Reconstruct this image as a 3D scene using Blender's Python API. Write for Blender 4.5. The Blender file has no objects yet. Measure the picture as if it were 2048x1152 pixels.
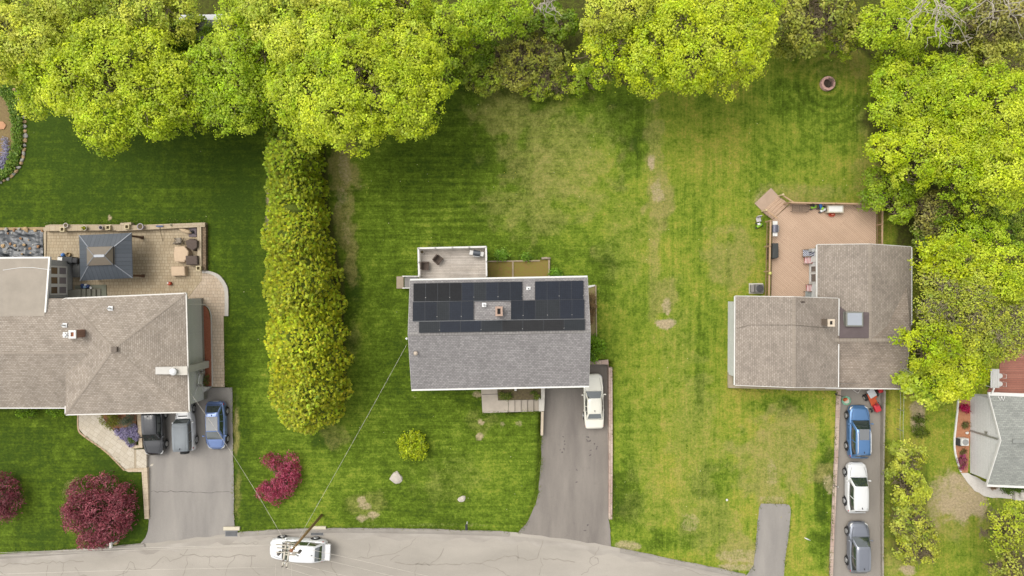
import bpy, bmesh, math, random
import numpy as np
from mathutils import Vector, Matrix

scene = bpy.context.scene
C = scene.collection
# ------------------------------------------------------------------ camera, sky, sun, exposure
H = 62.0                      # height of the drone above the lawn
LENS = 24.0
CX, CY = 1024.0, 576.0
F = 2048.0 * LENS / 36.0      # focal length in photograph pixels
cam = bpy.data.cameras.new("camera"); cam_o = bpy.data.objects.new("camera", cam); C.objects.link(cam_o)
cam.lens = LENS; cam.sensor_width = 36.0; cam.clip_end = 2000.0; cam.clip_start = 0.5
cam_o.location = (0, 0, H); cam_o.rotation_euler = (0, 0, 0)
scene.camera = cam_o

SUN_EL, SUN_AZ = math.radians(60), math.radians(145)   # azimuth measured from +X towards +Y: upper left
world = bpy.data.worlds.new("World"); scene.world = world; world.use_nodes = True
wn = world.node_tree.nodes; wl = world.node_tree.links
bg = wn["Background"]
sky = wn.new("ShaderNodeTexSky"); sky.sky_type = 'NISHITA'; sky.sun_disc = False
sky.sun_elevation = SUN_EL; sky.sun_rotation = math.pi/2 - SUN_AZ
sky.air_density = 1.0; sky.dust_density = 3.0; sky.ozone_density = 1.0
hs = wn.new("ShaderNodeHueSaturation"); hs.inputs["Saturation"].default_value = 0.06
wl.new(sky.outputs[0], hs.inputs["Color"]); wl.new(hs.outputs[0], bg.inputs["Color"])
bg.inputs["Strength"].default_value = 0.15
sun = bpy.data.lights.new("sun", 'SUN'); sun.energy = 0.85; sun.angle = math.radians(45); sun.color = (1.0, 0.93, 0.82)
sun_o = bpy.data.objects.new("sun", sun); C.objects.link(sun_o)
sd = Vector((math.cos(SUN_EL)*math.cos(SUN_AZ), math.cos(SUN_EL)*math.sin(SUN_AZ), math.sin(SUN_EL)))
sun_o.rotation_euler = sd.to_track_quat('Z', 'Y').to_euler(); sun_o.location = sd*100
scene.view_settings.view_transform = 'Standard'; scene.view_settings.look = 'None'
scene.view_settings.gamma = 1.0; scene.view_settings.use_curve_mapping = False
scene.view_settings.exposure = 1.18
K = 1.8                       # a diffuse surface of albedo a reads about K*a in the picture

# ------------------------------------------------------------------ helpers
rng = np.random.default_rng(7)
R_ = random.Random(11)
def P(px, py, z=0.0):
    """world point that stands at photo pixel (px,py) when it is z metres above the lawn"""
    return Vector(((px-CX)*(H-z)/F, (CY-py)*(H-z)/F, z))
def lin(v):
    v = v/255.0
    return v/12.92 if v <= 0.04045 else ((v+0.055)/1.055)**2.4
def col(r, g, b):
    return tuple(min(0.82, lin(x)/K) for x in (r, g, b)) + (1.0,)
def ncol(r, g, b):
    return np.array(col(r, g, b)[:3])

MATS = {}
def nodes_of(name):
    m = bpy.data.materials.new(name); m.use_nodes = True
    nt = m.node_tree; return m, nt, nt.nodes, nt.links, nt.nodes["Principled BSDF"]
def setp(b, **kw):
    for k, v in kw.items():
        k = k.replace('_', ' ')
        if k in b.inputs: b.inputs[k].default_value = v
def mat(name, c, rough=0.75, metal=0.0, spec=0.3, var=0.0, vscale=2.0, bump=0.0, bscale=20.0, c2=None, coat=0.0):
    if name in MATS: return MATS[name]
    m, nt, n, l, b = nodes_of(name)
    setp(b, Base_Color=c, Roughness=rough, Metallic=metal, Specular_IOR_Level=spec, Coat_Weight=coat)
    if var > 0 or c2 is not None:
        tc = n.new("ShaderNodeTexCoord"); nz = n.new("ShaderNodeTexNoise")
        nz.inputs["Scale"].default_value = vscale; nz.inputs["Detail"].default_value = 6; nz.inputs["Roughness"].default_value = 0.65
        l.new(tc.outputs["Object"], nz.inputs["Vector"])
        rp = n.new("ShaderNodeValToRGB"); e = rp.color_ramp.elements
        e[0].position = 0.3; e[1].position = 0.7
        if c2 is None:
            e[0].color = tuple(x*(1-var) for x in c[:3])+(1,); e[1].color = tuple(min(.85, x*(1+var)) for x in c[:3])+(1,)
        else:
            e[0].color = c; e[1].color = c2
        l.new(nz.outputs["Fac"], rp.inputs["Fac"]); l.new(rp.outputs[0], b.inputs["Base Color"])
    if bump > 0:
        tc = n.new("ShaderNodeTexCoord"); nz = n.new("ShaderNodeTexNoise")
        nz.inputs["Scale"].default_value = bscale; nz.inputs["Detail"].default_value = 4
        l.new(tc.outputs["Object"], nz.inputs["Vector"])
        bp = n.new("ShaderNodeBump"); bp.inputs["Strength"].default_value = bump; bp.inputs["Distance"].default_value = 0.03
        l.new(nz.outputs["Fac"], bp.inputs["Height"]); l.new(bp.outputs[0], b.inputs["Normal"])
    MATS[name] = m; return m
def brickmat(name, c1, c2, cm, w, h, ms, rot=0.0, uv=False, rough=0.85, stain=0.25, sscale=0.5, offset=0.5, squash=1.0, bump=0.25, stainc=None, spec=0.2, freq=2):
    """tiles, boards, shingles or blocks: brick pattern in metres, plus weathering noise"""
    if name in MATS: return MATS[name]
    m, nt, n, l, b = nodes_of(name)
    setp(b, Roughness=rough, Specular_IOR_Level=spec)
    tc = n.new("ShaderNodeTexCoord"); mp = n.new("ShaderNodeMapping"); mp.inputs["Rotation"].default_value = (0, 0, rot)
    l.new(tc.outputs["UV" if uv else "Object"], mp.inputs["Vector"])
    bt = n.new("ShaderNodeTexBrick"); bt.offset = offset; bt.squash = squash; bt.offset_frequency = freq
    bt.inputs["Color1"].default_value = c1; bt.inputs["Color2"].default_value = c2; bt.inputs["Mortar"].default_value = cm
    bt.inputs["Scale"].default_value = 1.0; bt.inputs["Brick Width"].default_value = w; bt.inputs["Row Height"].default_value = h
    bt.inputs["Mortar Size"].default_value = ms; bt.inputs["Mortar Smooth"].default_value = 0.3
    l.new(mp.outputs[0], bt.inputs["Vector"])
    nz = n.new("ShaderNodeTexNoise"); nz.inputs["Scale"].default_value = sscale; nz.inputs["Detail"].default_value = 7; nz.inputs["Roughness"].default_value = 0.62
    l.new(tc.outputs["Object"], nz.inputs["Vector"])
    rp = n.new("ShaderNodeValToRGB"); e = rp.color_ramp.elements; e[0].position = 0.32; e[1].position = 0.68
    e[0].color = (1-stain,)*3+(1,) if stainc is None else stainc; e[1].color = (1+stain*0.5,)*3+(1,)
    l.new(nz.outputs["Fac"], rp.inputs["Fac"])
    mx = n.new("ShaderNodeMix"); mx.data_type = 'RGBA'; mx.blend_type = 'MULTIPLY'; mx.inputs["Factor"].default_value = 1.0
    l.new(bt.outputs["Color"], mx.inputs["A"]); l.new(rp.outputs[0], mx.inputs["B"])
    nf = n.new("ShaderNodeTexNoise"); nf.inputs["Scale"].default_value = 14; nf.inputs["Detail"].default_value = 3
    l.new(tc.outputs["Object"], nf.inputs["Vector"])
    r2 = n.new("ShaderNodeValToRGB"); e = r2.color_ramp.elements; e[0].position = .25; e[1].position = .75
    e[0].color = (.86,)*3+(1,); e[1].color = (1.12,)*3+(1,)
    l.new(nf.outputs["Fac"], r2.inputs["Fac"])
    m2 = n.new("ShaderNodeMix"); m2.data_type = 'RGBA'; m2.blend_type = 'MULTIPLY'; m2.inputs["Factor"].default_value = 1.0
    l.new(mx.outputs["Result"], m2.inputs["A"]); l.new(r2.outputs[0], m2.inputs["B"])
    l.new(m2.outputs["Result"], b.inputs["Base Color"])
    if bump:
        bp = n.new("ShaderNodeBump"); bp.inputs["Strength"].default_value = bump; bp.inputs["Distance"].default_value = 0.02
        bp.invert = True
        l.new(bt.outputs["Fac"], bp.inputs["Height"]); l.new(bp.outputs[0], b.inputs["Normal"])
    MATS[name] = m; return m
def leafmat(name="leaf", trans=0.3, gloss=0.06):
    if name in MATS: return MATS[name]
    m, nt, n, l, b = nodes_of(name)
    at = n.new("ShaderNodeAttribute"); at.attribute_name = "tint"
    df = n.new("ShaderNodeBsdfDiffuse"); tr = n.new("ShaderNodeBsdfTranslucent"); mx = n.new("ShaderNodeMixShader")
    mx.inputs[0].default_value = trans
    l.new(at.outputs["Color"], df.inputs["Color"]); l.new(at.outputs["Color"], tr.inputs["Color"])
    l.new(df.outputs[0], mx.inputs[1]); l.new(tr.outputs[0], mx.inputs[2])
    gl = n.new("ShaderNodeBsdfGlossy"); gl.inputs["Roughness"].default_value = 0.5
    m2 = n.new("ShaderNodeMixShader"); m2.inputs[0].default_value = gloss
    l.new(mx.outputs[0], m2.inputs[1]); l.new(gl.outputs[0], m2.inputs[2])
    l.new(m2.outputs[0], n["Material Output"].inputs["Surface"])
    MATS[name] = m; return m

def tag(o, label=None, cat=None, group=None, kind=None):
    if label: o["label"] = label
    if cat: o["category"] = cat
    if group: o["group"] = group
    if kind: o["kind"] = kind
    return o
def thing(name, label, cat, loc=(0, 0, 0), rz=0.0, group=None):
    o = bpy.data.objects.new(name, None); C.objects.link(o)
    o.empty_display_size = 0.3
    o.location = loc; o.rotation_euler = (0, 0, rz)
    return tag(o, label, cat, group)
def origin_of(parent):
    v = Vector((0, 0, 0))
    while parent is not None:
        v += Vector(parent.location); parent = parent.parent
    return v

class MB:
    def __init__(s): s.v = []; s.f = []; s.uv = {}
    def add(s, vs, fs, uvs=None):
        o = len(s.v); s.v += [tuple(x) for x in vs]
        for i, f in enumerate(fs):
            if uvs is not None and uvs[i] is not None: s.uv[len(s.f)] = uvs[i]
            s.f.append(tuple(o+k for k in f))
        return s
    def box(s, c, d, rz=0.0, rx=0.0, ry=0.0):
        M = Matrix.Rotation(rz, 3, 'Z') @ Matrix.Rotation(ry, 3, 'Y') @ Matrix.Rotation(rx, 3, 'X')
        c = Vector(c); vs = []
        for z in (-.5, .5):
            for x, y in ((-.5, -.5), (.5, -.5), (.5, .5), (-.5, .5)):
                vs.append(c + M @ Vector((x*d[0], y*d[1], z*d[2])))
        return s.add(vs, [(3, 2, 1, 0), (4, 5, 6, 7), (0, 1, 5, 4), (1, 2, 6, 5), (2, 3, 7, 6), (3, 0, 4, 7)])
    def boxes(s, x0, y0, z0, x1, y1, z1):
        return s.box(((x0+x1)/2, (y0+y1)/2, (z0+z1)/2), (abs(x1-x0), abs(y1-y0), abs(z1-z0)))
    def prism(s, pts, z0, z1):
        """vertical prism over xy points; z1 may be a list"""
        n = len(pts); a = [(p[0], p[1], z0 if not isinstance(z0, (list, tuple)) else z0[i]) for i, p in enumerate(pts)]
        b = [(p[0], p[1], z1 if not isinstance(z1, (list, tuple)) else z1[i]) for i, p in enumerate(pts)]
        return s.add(a+b, [tuple(range(n))[::-1], tuple(range(n, 2*n))] + [(i, (i+1) % n, n+(i+1) % n, n+i) for i in range(n)])
    def prism_px(s, pts, z0, z1):
        return s.prism([P(x, y, z1) for x, y in pts], z0, z1)
    def bar(s, a, b, w, h):
        """rectangular bar from a to b, w wide and h high, its top line through a-b"""
        a = Vector(a); b = Vector(b); d = (b-a); side = Vector((-d.y, d.x, 0))
        if side.length < 1e-6: side = Vector((1, 0, 0))
        side = side.normalized()*w/2; dn = Vector((0, 0, -h))
        if abs(d.x)+abs(d.y) < 1e-6:
            dn = Vector((0, -h, 0)); a = a-dn/2; b = b-dn/2
        vs = [a-side, a+side, a+side+dn, a-side+dn, b-side, b+side, b+side+dn, b-side+dn]
        return s.add(vs, [(0, 1, 2, 3), (7, 6, 5, 4), (4, 5, 1, 0), (5, 6, 2, 1), (6, 7, 3, 2), (7, 4, 0, 3)])
    def tube(s, pts, r, n=8, cap=True):
        pts = [Vector(p) for p in pts]; rs = r if isinstance(r, (list, tuple)) else [r]*len(pts)
        rings = []
        for i, p in enumerate(pts):
            d = (pts[min(i+1, len(pts)-1)]-pts[max(i-1, 0)]).normalized()
            u = d.orthogonal().normalized() if i == 0 else (pu - d*pu.dot(d)).normalized()
            pu = u; w = d.cross(u)
            rings.append([p+(u*math.cos(2*math.pi*k/n)+w*math.sin(2*math.pi*k/n))*rs[i] for k in range(n)])
        vs = [v for r_ in rings for v in r_]; fs = []
        for i in range(len(pts)-1):
            for k in range(n):
                fs.append((i*n+k, i*n+(k+1) % n, (i+1)*n+(k+1) % n, (i+1)*n+k))
        if cap: fs += [tuple(range(n))[::-1], tuple(range((len(pts)-1)*n, len(pts)*n))]
        return s.add(vs, fs)
    def lathe(s, c, prof, n=20, sx=1.0, sy=1.0):
        """profile of (radius, z) turned about the vertical through c"""
        c = Vector(c); vs = []; m = len(prof)
        for r, z in prof:
            for k in range(n):
                a = 2*math.pi*k/n; vs.append(c+Vector((r*sx*math.cos(a), r*sy*math.sin(a), z)))
        fs = [(i*n+k, i*n+(k+1) % n, (i+1)*n+(k+1) % n, (i+1)*n+k) for i in range(m-1) for k in range(n)]
        fs += [tuple(range(n))[::-1], tuple(range((m-1)*n, m*n))]
        return s.add(vs, fs)
    def slab(s, pts, t, udir=None):
        """sloped slab: top polygon pts with UV in metres along udir, thickness t straight down"""
        pts = [Vector(p) for p in pts]; n = len(pts)
        u = (Vector(udir) if udir is not None else pts[1]-pts[0]).normalized()
        nr = (pts[1]-pts[0]).cross(pts[2]-pts[0]).normalized(); w = nr.cross(u).normalized()
        u = w.cross(nr).normalized()
        uvs = [((p).dot(u), (p).dot(w)) for p in pts]
        low = [p-Vector((0, 0, t)) for p in pts]
        side = [(i, (i+1) % n, n+(i+1) % n, n+i) for i in range(n)]
        return s.add(pts+low, [tuple(range(n)), tuple(range(n, 2*n))[::-1]]+side,
                     [uvs, uvs[::-1]]+[[uvs[f[0]], uvs[f[1]], uvs[f[1]], uvs[f[0]]] for f in side])
    def build(s, name, m, parent=None, smooth=False, bevel=0.0, bseg=2, fix=True, kind=None, sub=0):
        me = bpy.data.meshes.new(name)
        o0 = origin_of(parent) if parent is not None else Vector((0, 0, 0))
        me.from_pydata([(x-o0.x, y-o0.y, z-o0.z) for x, y, z in s.v], [], s.f)
        if s.uv:
            ul = me.uv_layers.new(name="UVMap")
            for p in me.polygons:
                uvs = s.uv.get(p.index)
                if uvs:
                    for k, li in enumerate(p.loop_indices): ul.data[li].uv = uvs[k]
        if fix:
            bm = bmesh.new(); bm.from_mesh(me); bmesh.ops.recalc_face_normals(bm, faces=bm.faces); bm.to_mesh(me); bm.free()
        if m is not None: me.materials.append(m)
        if smooth:
            for p in me.polygons: p.use_smooth = True
        o = bpy.data.objects.new(name, me); C.objects.link(o)
        if parent is not None: o.parent = parent
        if bevel > 0:
            bv = o.modifiers.new("bevel", 'BEVEL'); bv.width = bevel; bv.segments = bseg; bv.limit_method = 'ANGLE'; bv.angle_limit = math.radians(35)
        if sub:
            sm = o.modifiers.new("sub", 'SUBSURF'); sm.levels = sub; sm.render_levels = sub
        if kind: o["kind"] = kind
        return o

# value noise ---------------------------------------------------------------
_tab = np.random.default_rng(3).random((256, 256))
def vnoise(x, y):
    xi = np.floor(x).astype(int); yi = np.floor(y).astype(int); fx = x-xi; fy = y-yi
    fx = fx*fx*(3-2*fx); fy = fy*fy*(3-2*fy)
    g = lambda a, b: _tab[a % 256, b % 256]
    return (g(xi, yi)*(1-fx)+g(xi+1, yi)*fx)*(1-fy)+(g(xi, yi+1)*(1-fx)+g(xi+1, yi+1)*fx)*fy
def fbm(x, y, o=4):
    a = 0; s = 0.5
    for i in range(o):
        a = a+s*vnoise(x+17.3*i, y+9.1*i); x = x*2.03; y = y*2.03; s *= 0.5
    return a/(1-0.5**o)
def sdf_poly(px, py, poly):
    """signed distance (negative inside) to a polygon, vectorised"""
    d = np.full(px.shape, 1e18); inside = np.zeros(px.shape, bool); n = len(poly)
    for i in range(n):
        ax, ay = poly[i]; bx, by = poly[(i+1) % n]
        ex, ey = bx-ax, by-ay; wx, wy = px-ax, py-ay
        t = np.clip((wx*ex+wy*ey)/(ex*ex+ey*ey+1e-12), 0, 1)
        d = np.minimum(d, (wx-ex*t)**2+(wy-ey*t)**2)
        c = ((ay <= py) & (by > py)) | ((by <= py) & (ay > py))
        with np.errstate(divide='ignore', invalid='ignore'):
            xx = ax+(py-ay)/(by-ay if by != ay else 1e-12)*ex
        inside ^= c & (px < xx)
    return np.where(inside, -np.sqrt(d), np.sqrt(d))
def smooth01(t):
    t = np.clip(t, 0, 1); return t*t*(3-2*t)
def wob(pts, step=0.35, amp=0.05, seed=0, closed=True, keep=()):
    """subdivide an outline and roughen it a little, like a worn edge"""
    out = []; n = len(pts); rr = random.Random(seed)
    for i in range(n if closed else n-1):
        a = Vector(pts[i]).to_2d(); b = Vector(pts[(i+1) % n]).to_2d(); L = (b-a).length; k = max(1, int(L/step))
        nr = Vector((-(b-a).y, (b-a).x)); nr = nr.normalized() if nr.length > 0 else nr
        for j in range(k):
            q = a.lerp(b, j/k)
            if j: q = q+nr*rr.gauss(0, amp)
            out.append((q.x, q.y))
    if not closed: out.append(tuple(Vector(pts[-1]).to_2d()))
    return out
def bez(pts, n=8):
    """Catmull-Rom through 2-D points"""
    out = []
    for i in range(len(pts)-1):
        p0 = pts[max(i-1, 0)]; p1 = pts[i]; p2 = pts[i+1]; p3 = pts[min(i+2, len(pts)-1)]
        for k in range(n):
            t = k/n
            out.append(tuple(0.5*((2*p1[j])+(-p0[j]+p2[j])*t+(2*p0[j]-5*p1[j]+4*p2[j]-p3[j])*t*t+(-p0[j]+3*p1[j]-3*p2[j]+p3[j])*t**3) for j in range(len(p1))))
    out.append(tuple(pts[-1])); return out
# ------------------------------------------------------------------ ground
def lerp_tab(y, tab):
    return np.interp(y, [t[0] for t in tab], [t[1] for t in tab])
# driveways: rows of (photo y, left x, right x, z)
MIDZ = [(870, -0.8), (1062, -0.01)]
RIGZ = [(800, -0.55), (1160, -0.2)]
LEFZ = [(900, -0.32), (1055, -0.01)]
MID_ROWS = [(727, 1176, 1216.5), (776, 1176, 1216.5), (777, 1084, 1216.5), (870, 1084, 1217), (930, 1082, 1217), (985, 1077, 1217.5), (1010, 1070, 1218), (1035, 1059, 1218), (1050, 1050, 1219), (1066, 1035, 1220.5), (1100, 1030, 1223)]
RIG_ROWS = [(765, 1682, 1770), (800, 1680, 1769.5), (900, 1675, 1767), (1000, 1670.5, 1765), (1100, 1666, 1765), (1160, 1664, 1765.5), (1300, 1658, 1765.5), (1420, 1652, 1765.5)]
LEF_ROWS = [(775, 390, 464), (800, 390, 465), (801, 284, 465), (850, 285, 465.5), (940, 291, 467), (1000, 294, 468), (1040, 297, 469), (1060, 296, 470), (1075, 291, 471), (1095, 272, 473)]
def rowpoly(rows, ztab):
    L = [P(xl, y, float(lerp_tab(y, ztab))) for y, xl, xr in rows]; R = [P(xr, y, float(lerp_tab(y, ztab))) for y, xl, xr in rows]
    return [(p.x, p.y) for p in L]+[(p.x, p.y) for p in R[::-1]]

def axis(lo, hi, step, far):
    core = np.arange(lo, hi+1e-6, step)
    out = np.array([6, 14, 26, 45, 80, 140, 240, 420.0])
    return np.concatenate([lo-out[::-1], core, hi+out])
gx = axis(-51, 51, 0.2, 400); gy = axis(-31, 31, 0.2, 400)
X, Y = np.meshgrid(gx, gy)
PXX = X*F/H+CX; PYY = CY-Y*F/H          # photo pixel of each lawn point
Z = np.zeros_like(X)
for rows, zt, wd in ((MID_ROWS, MIDZ, 0.4), (RIG_ROWS, RIGZ, 0.35), (LEF_ROWS, LEFZ, 0.5)):
    poly = rowpoly(rows, zt)
    sdd = sdf_poly(X, Y, poly)
    d = -np.interp(PYY, [t[0] for t in zt], [t[1] for t in zt])+0.06
    Z = np.minimum(Z, -d*smooth01(1-(sdd-0.06)/wd))
sx_ = sdf_poly(PXX, PYY, [(1014, 799), (1084, 797), (1084, 825), (1014, 826)])
Z = np.minimum(Z, np.where(sx_ < 1.5, -1.0, 0)*smooth01((PXX-1010)/14))
# masks: r = dry grass, g = lush / tone, b = bare soil, a = woodland floor
n1 = fbm(X*0.35, Y*0.35); n2 = fbm(X*1.1+40, Y*1.1); n3 = fbm(X*0.12+9, Y*0.12+5, 3)
def blob(cx, cy, rx, ry, p=1.0, rag=0.55):
    q = np.sqrt(((PXX-cx)/rx)**2+((PYY-cy)/ry)**2)+(n2-0.5)*rag*1.6+(n1-0.5)*rag
    return p*smooth01((1.25-q)/0.7)
def sig(v, c, w): return smooth01((v-c)/w*0.5+0.5)
dry = np.zeros_like(X); soil = np.zeros_like(X); wood = np.zeros_like(X)
for b in [(1120, 330, 130, 140, .55), (1010, 225, 75, 70, .6), (1060, 420, 110, 60, .5), (1190, 300, 70, 120, .3), (1310, 300, 22, 140, .6), (1315, 400, 32, 65, .9), (1465, 520, 60, 80, .65), (1330, 590, 26, 40, .7),
          (1560, 900, 110, 110, .7), (1420, 1050, 60, 70, .5), (1545, 985, 40, 45, .75), (1480, 1100, 60, 35, .8), (1390, 900, 60, 160, .45), (1600, 390, 110, 26, .6), (1740, 330, 40, 110, .5), (1690, 120, 90, 50, .4),
          (685, 330, 36, 75, .9), (690, 440, 22, 60, .75), (702, 520, 16, 60, .7), (708, 670, 16, 70, .4), (735, 1010, 45, 32, .5), (960, 850, 40, 25, .4), (900, 960, 90, 60, .3), (1350, 770, 40, 220, .35), (1250, 480, 60, 130, .35),
          (1290, 860, 60, 200, .25), (1100, 600, 40, 60, .25), (470, 860, 10, 60, .8), (474, 1000, 10, 60, .6), (670, 870, 26, 26, .5), (1900, 1010, 90, 70, .6), (1670, 1120, 20, 40, .5), (1790, 1120, 40, 40, .6), (1300, 1010, 60, 60, .35)]:
    dry = np.maximum(dry, blob(*b, rag=.8))
dry = np.maximum(dry, blob(1308, 430, 17, 260, .6)); dry = np.maximum(dry, blob(1362, 980, 14, 130, .45))
for b in [(1330, 645, 20, 13, 1), (1334, 616, 8, 22, .75), (1302, 325, 8, 20, .85), (1313, 385, 15, 28, .65), (1925, 1000, 50, 50, .95), (1870, 1000, 22, 50, .6), (730, 1012, 12, 9, .8), (722, 1036, 14, 8, .8), (748, 1030, 14, 8, .8), (724, 1000, 9, 8, .8),
          (962, 844, 9, 6, .9), (957, 874, 11, 9, .9), (1005, 848, 6, 5, .6), (1038, 848, 8, 8, .6), (1545, 950, 12, 40, .45), (1545, 1000, 26, 10, .5), (1380, 1045, 16, 18, .5), (1480, 1110, 60, 14, .6), (1250, 1092, 34, 8, .7),
          (690, 330, 16, 46, .5), (683, 395, 16, 28, .5), (694, 455, 10, 40, .4), (540, 420, 10, 60, .7), (142, 976, 12, 22, .5), (565, 950, 12, 10, .9), (1838, 830, 18, 60, .9), (1816, 1140, 20, 16, .9), (470, 835, 8, 30, .5), (1470, 1135, 40, 8, .7), (219, 436, 4, 6, .9),
          (800, 680, 8, 20, .3), (830, 795, 8, 8, .4), (955, 788, 10, 6, .8), (800, 1050, 300, 4, .35), (1659, 970, 14, 20, .6), (1530, 400, 20, 16, .5), (1880, 480, 26, 30, .7)]:
    soil = np.maximum(soil, blob(*b, rag=.85))
def chain(pts, wob_=26):
    return sdf_poly(PXX, PYY, pts)+(n1-0.5)*wob_*2.2+(n2-0.5)*wob_
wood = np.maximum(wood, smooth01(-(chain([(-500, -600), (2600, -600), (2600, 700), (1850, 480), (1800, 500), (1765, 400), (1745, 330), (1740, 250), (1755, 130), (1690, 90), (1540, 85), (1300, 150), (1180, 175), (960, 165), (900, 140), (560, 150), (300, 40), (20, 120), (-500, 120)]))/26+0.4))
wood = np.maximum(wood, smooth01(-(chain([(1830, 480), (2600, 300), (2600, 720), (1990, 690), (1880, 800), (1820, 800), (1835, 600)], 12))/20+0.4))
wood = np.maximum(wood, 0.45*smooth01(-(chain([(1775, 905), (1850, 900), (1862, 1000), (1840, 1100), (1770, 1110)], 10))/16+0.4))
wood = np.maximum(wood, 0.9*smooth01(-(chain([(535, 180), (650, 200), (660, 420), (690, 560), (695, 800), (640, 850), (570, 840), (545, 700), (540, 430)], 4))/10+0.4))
# tone: 0 = deep green .. 1 = yellow green
tone = 0.40+0.22*sig(PXX, 1190, 160)+0.10*sig(PXX, 1400, 240)-0.23*(1-sig(PXX, 515, 60))+(n3-0.5)*0.35+(n1-0.5)*0.35
tone += -0.14*np.exp(-((PXX-900)/160)**2-((PYY-330)/140)**2)-0.1*np.exp(-((PXX-790)/40)**2-((PYY-700)/120)**2)
tone -= 0.12*np.exp(-((PXX-480)/60)**2-((PYY-500)/300)**2)+0.10*np.exp(-((PXX-300)/220)**2-((PYY-290)/60)**2)
tone += 0.06*np.exp(-((PXX-740)/220)**2-((PYY-930)/130)**2)-0.04*np.exp(-((PXX-850)/260)**4-((PYY-930)/150)**4)
# deeper green patches here and there in the lawns
for b in [(1250, 250, 45, 70, .22), (1290, 290, 30, 40, .18), (1260, 330, 34, 50, .2), (1440, 230, 60, 50, .15), (1205, 560, 30, 60, .25), (1400, 720, 12, 90, .15), (1650, 960, 26, 110, .5), (1560, 810, 80, 22, .35), (1440, 960, 60, 40, .25), (1250, 980, 40, 60, .3), (1640, 1080, 26, 60, .4), (1350, 1080, 60, 25, .25), (700, 590, 22, 120, .3), (650, 880, 30, 20, .25), (1650, 230, 90, 80, .22), (1580, 190, 60, 40, .2)]:
    tone -= blob(*b)
# mowing stripes
st = np.sin(PXX*2*math.pi/23+2.2*n3)*(PXX < 520)*0.03
st += np.sin((PYY+8*n3)*2*math.pi/15)*np.exp(-((PXX-880)/130)**2-((PYY-380)/110)**2)*0.09
st += np.sin((PXX+0.03*PYY)*2*math.pi/19+1.5*n3)*np.exp(-((PXX-1390)/110)**4-((PYY-600)/330)**4)*0.035
st += np.sin((PXX*0.8-PYY)*2*math.pi/24+2*n3)*np.exp(-((PXX-1560)/110)**2-((PYY-320)/70)**2)*0.07
rr_ = np.hypot(PXX-1658, PYY-168)
st += np.sin(rr_*2*math.pi/17)*np.exp(-(rr_/95)**2)*0.15
tone = tone+st*(1+(n1-.5))
dry = np.clip(dry+0.16*smooth01((n1-0.56)/0.15)*sig(PXX, 700, 500), 0, 1)
tone = np.clip(tone, 0.02, 1)
me = bpy.data.meshes.new("lawn"); ny, nx = X.shape
co = np.stack([X, Y, Z], -1).reshape(-1, 3).astype(np.float32)
ii = (np.arange(ny-1)[:, None]*nx+np.arange(nx-1)[None, :]).reshape(-1)
quads = np.stack([ii, ii+1, ii+nx+1, ii+nx], -1).astype(np.int32)
def mesh_from(me, co, quads, k=4):
    me.vertices.add(len(co)); me.vertices.foreach_set("co", np.ascontiguousarray(co, np.float32).reshape(-1))
    me.loops.add(len(quads)*k); me.loops.foreach_set("vertex_index", np.ascontiguousarray(quads, np.int32).reshape(-1))
    me.polygons.add(len(quads)); me.polygons.foreach_set("loop_start", np.arange(0, len(quads)*k, k, dtype=np.int32))
    me.update(calc_edges=True)
mesh_from(me, co, quads)
ca = me.color_attributes.new("cover", 'FLOAT_COLOR', 'POINT')
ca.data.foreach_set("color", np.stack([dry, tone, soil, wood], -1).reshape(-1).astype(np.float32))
me.polygons.foreach_set("use_smooth", np.ones(len(quads), bool))
lawn = bpy.data.objects.new("lawn", me); C.objects.link(lawn); tag(lawn, kind="structure")

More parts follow.
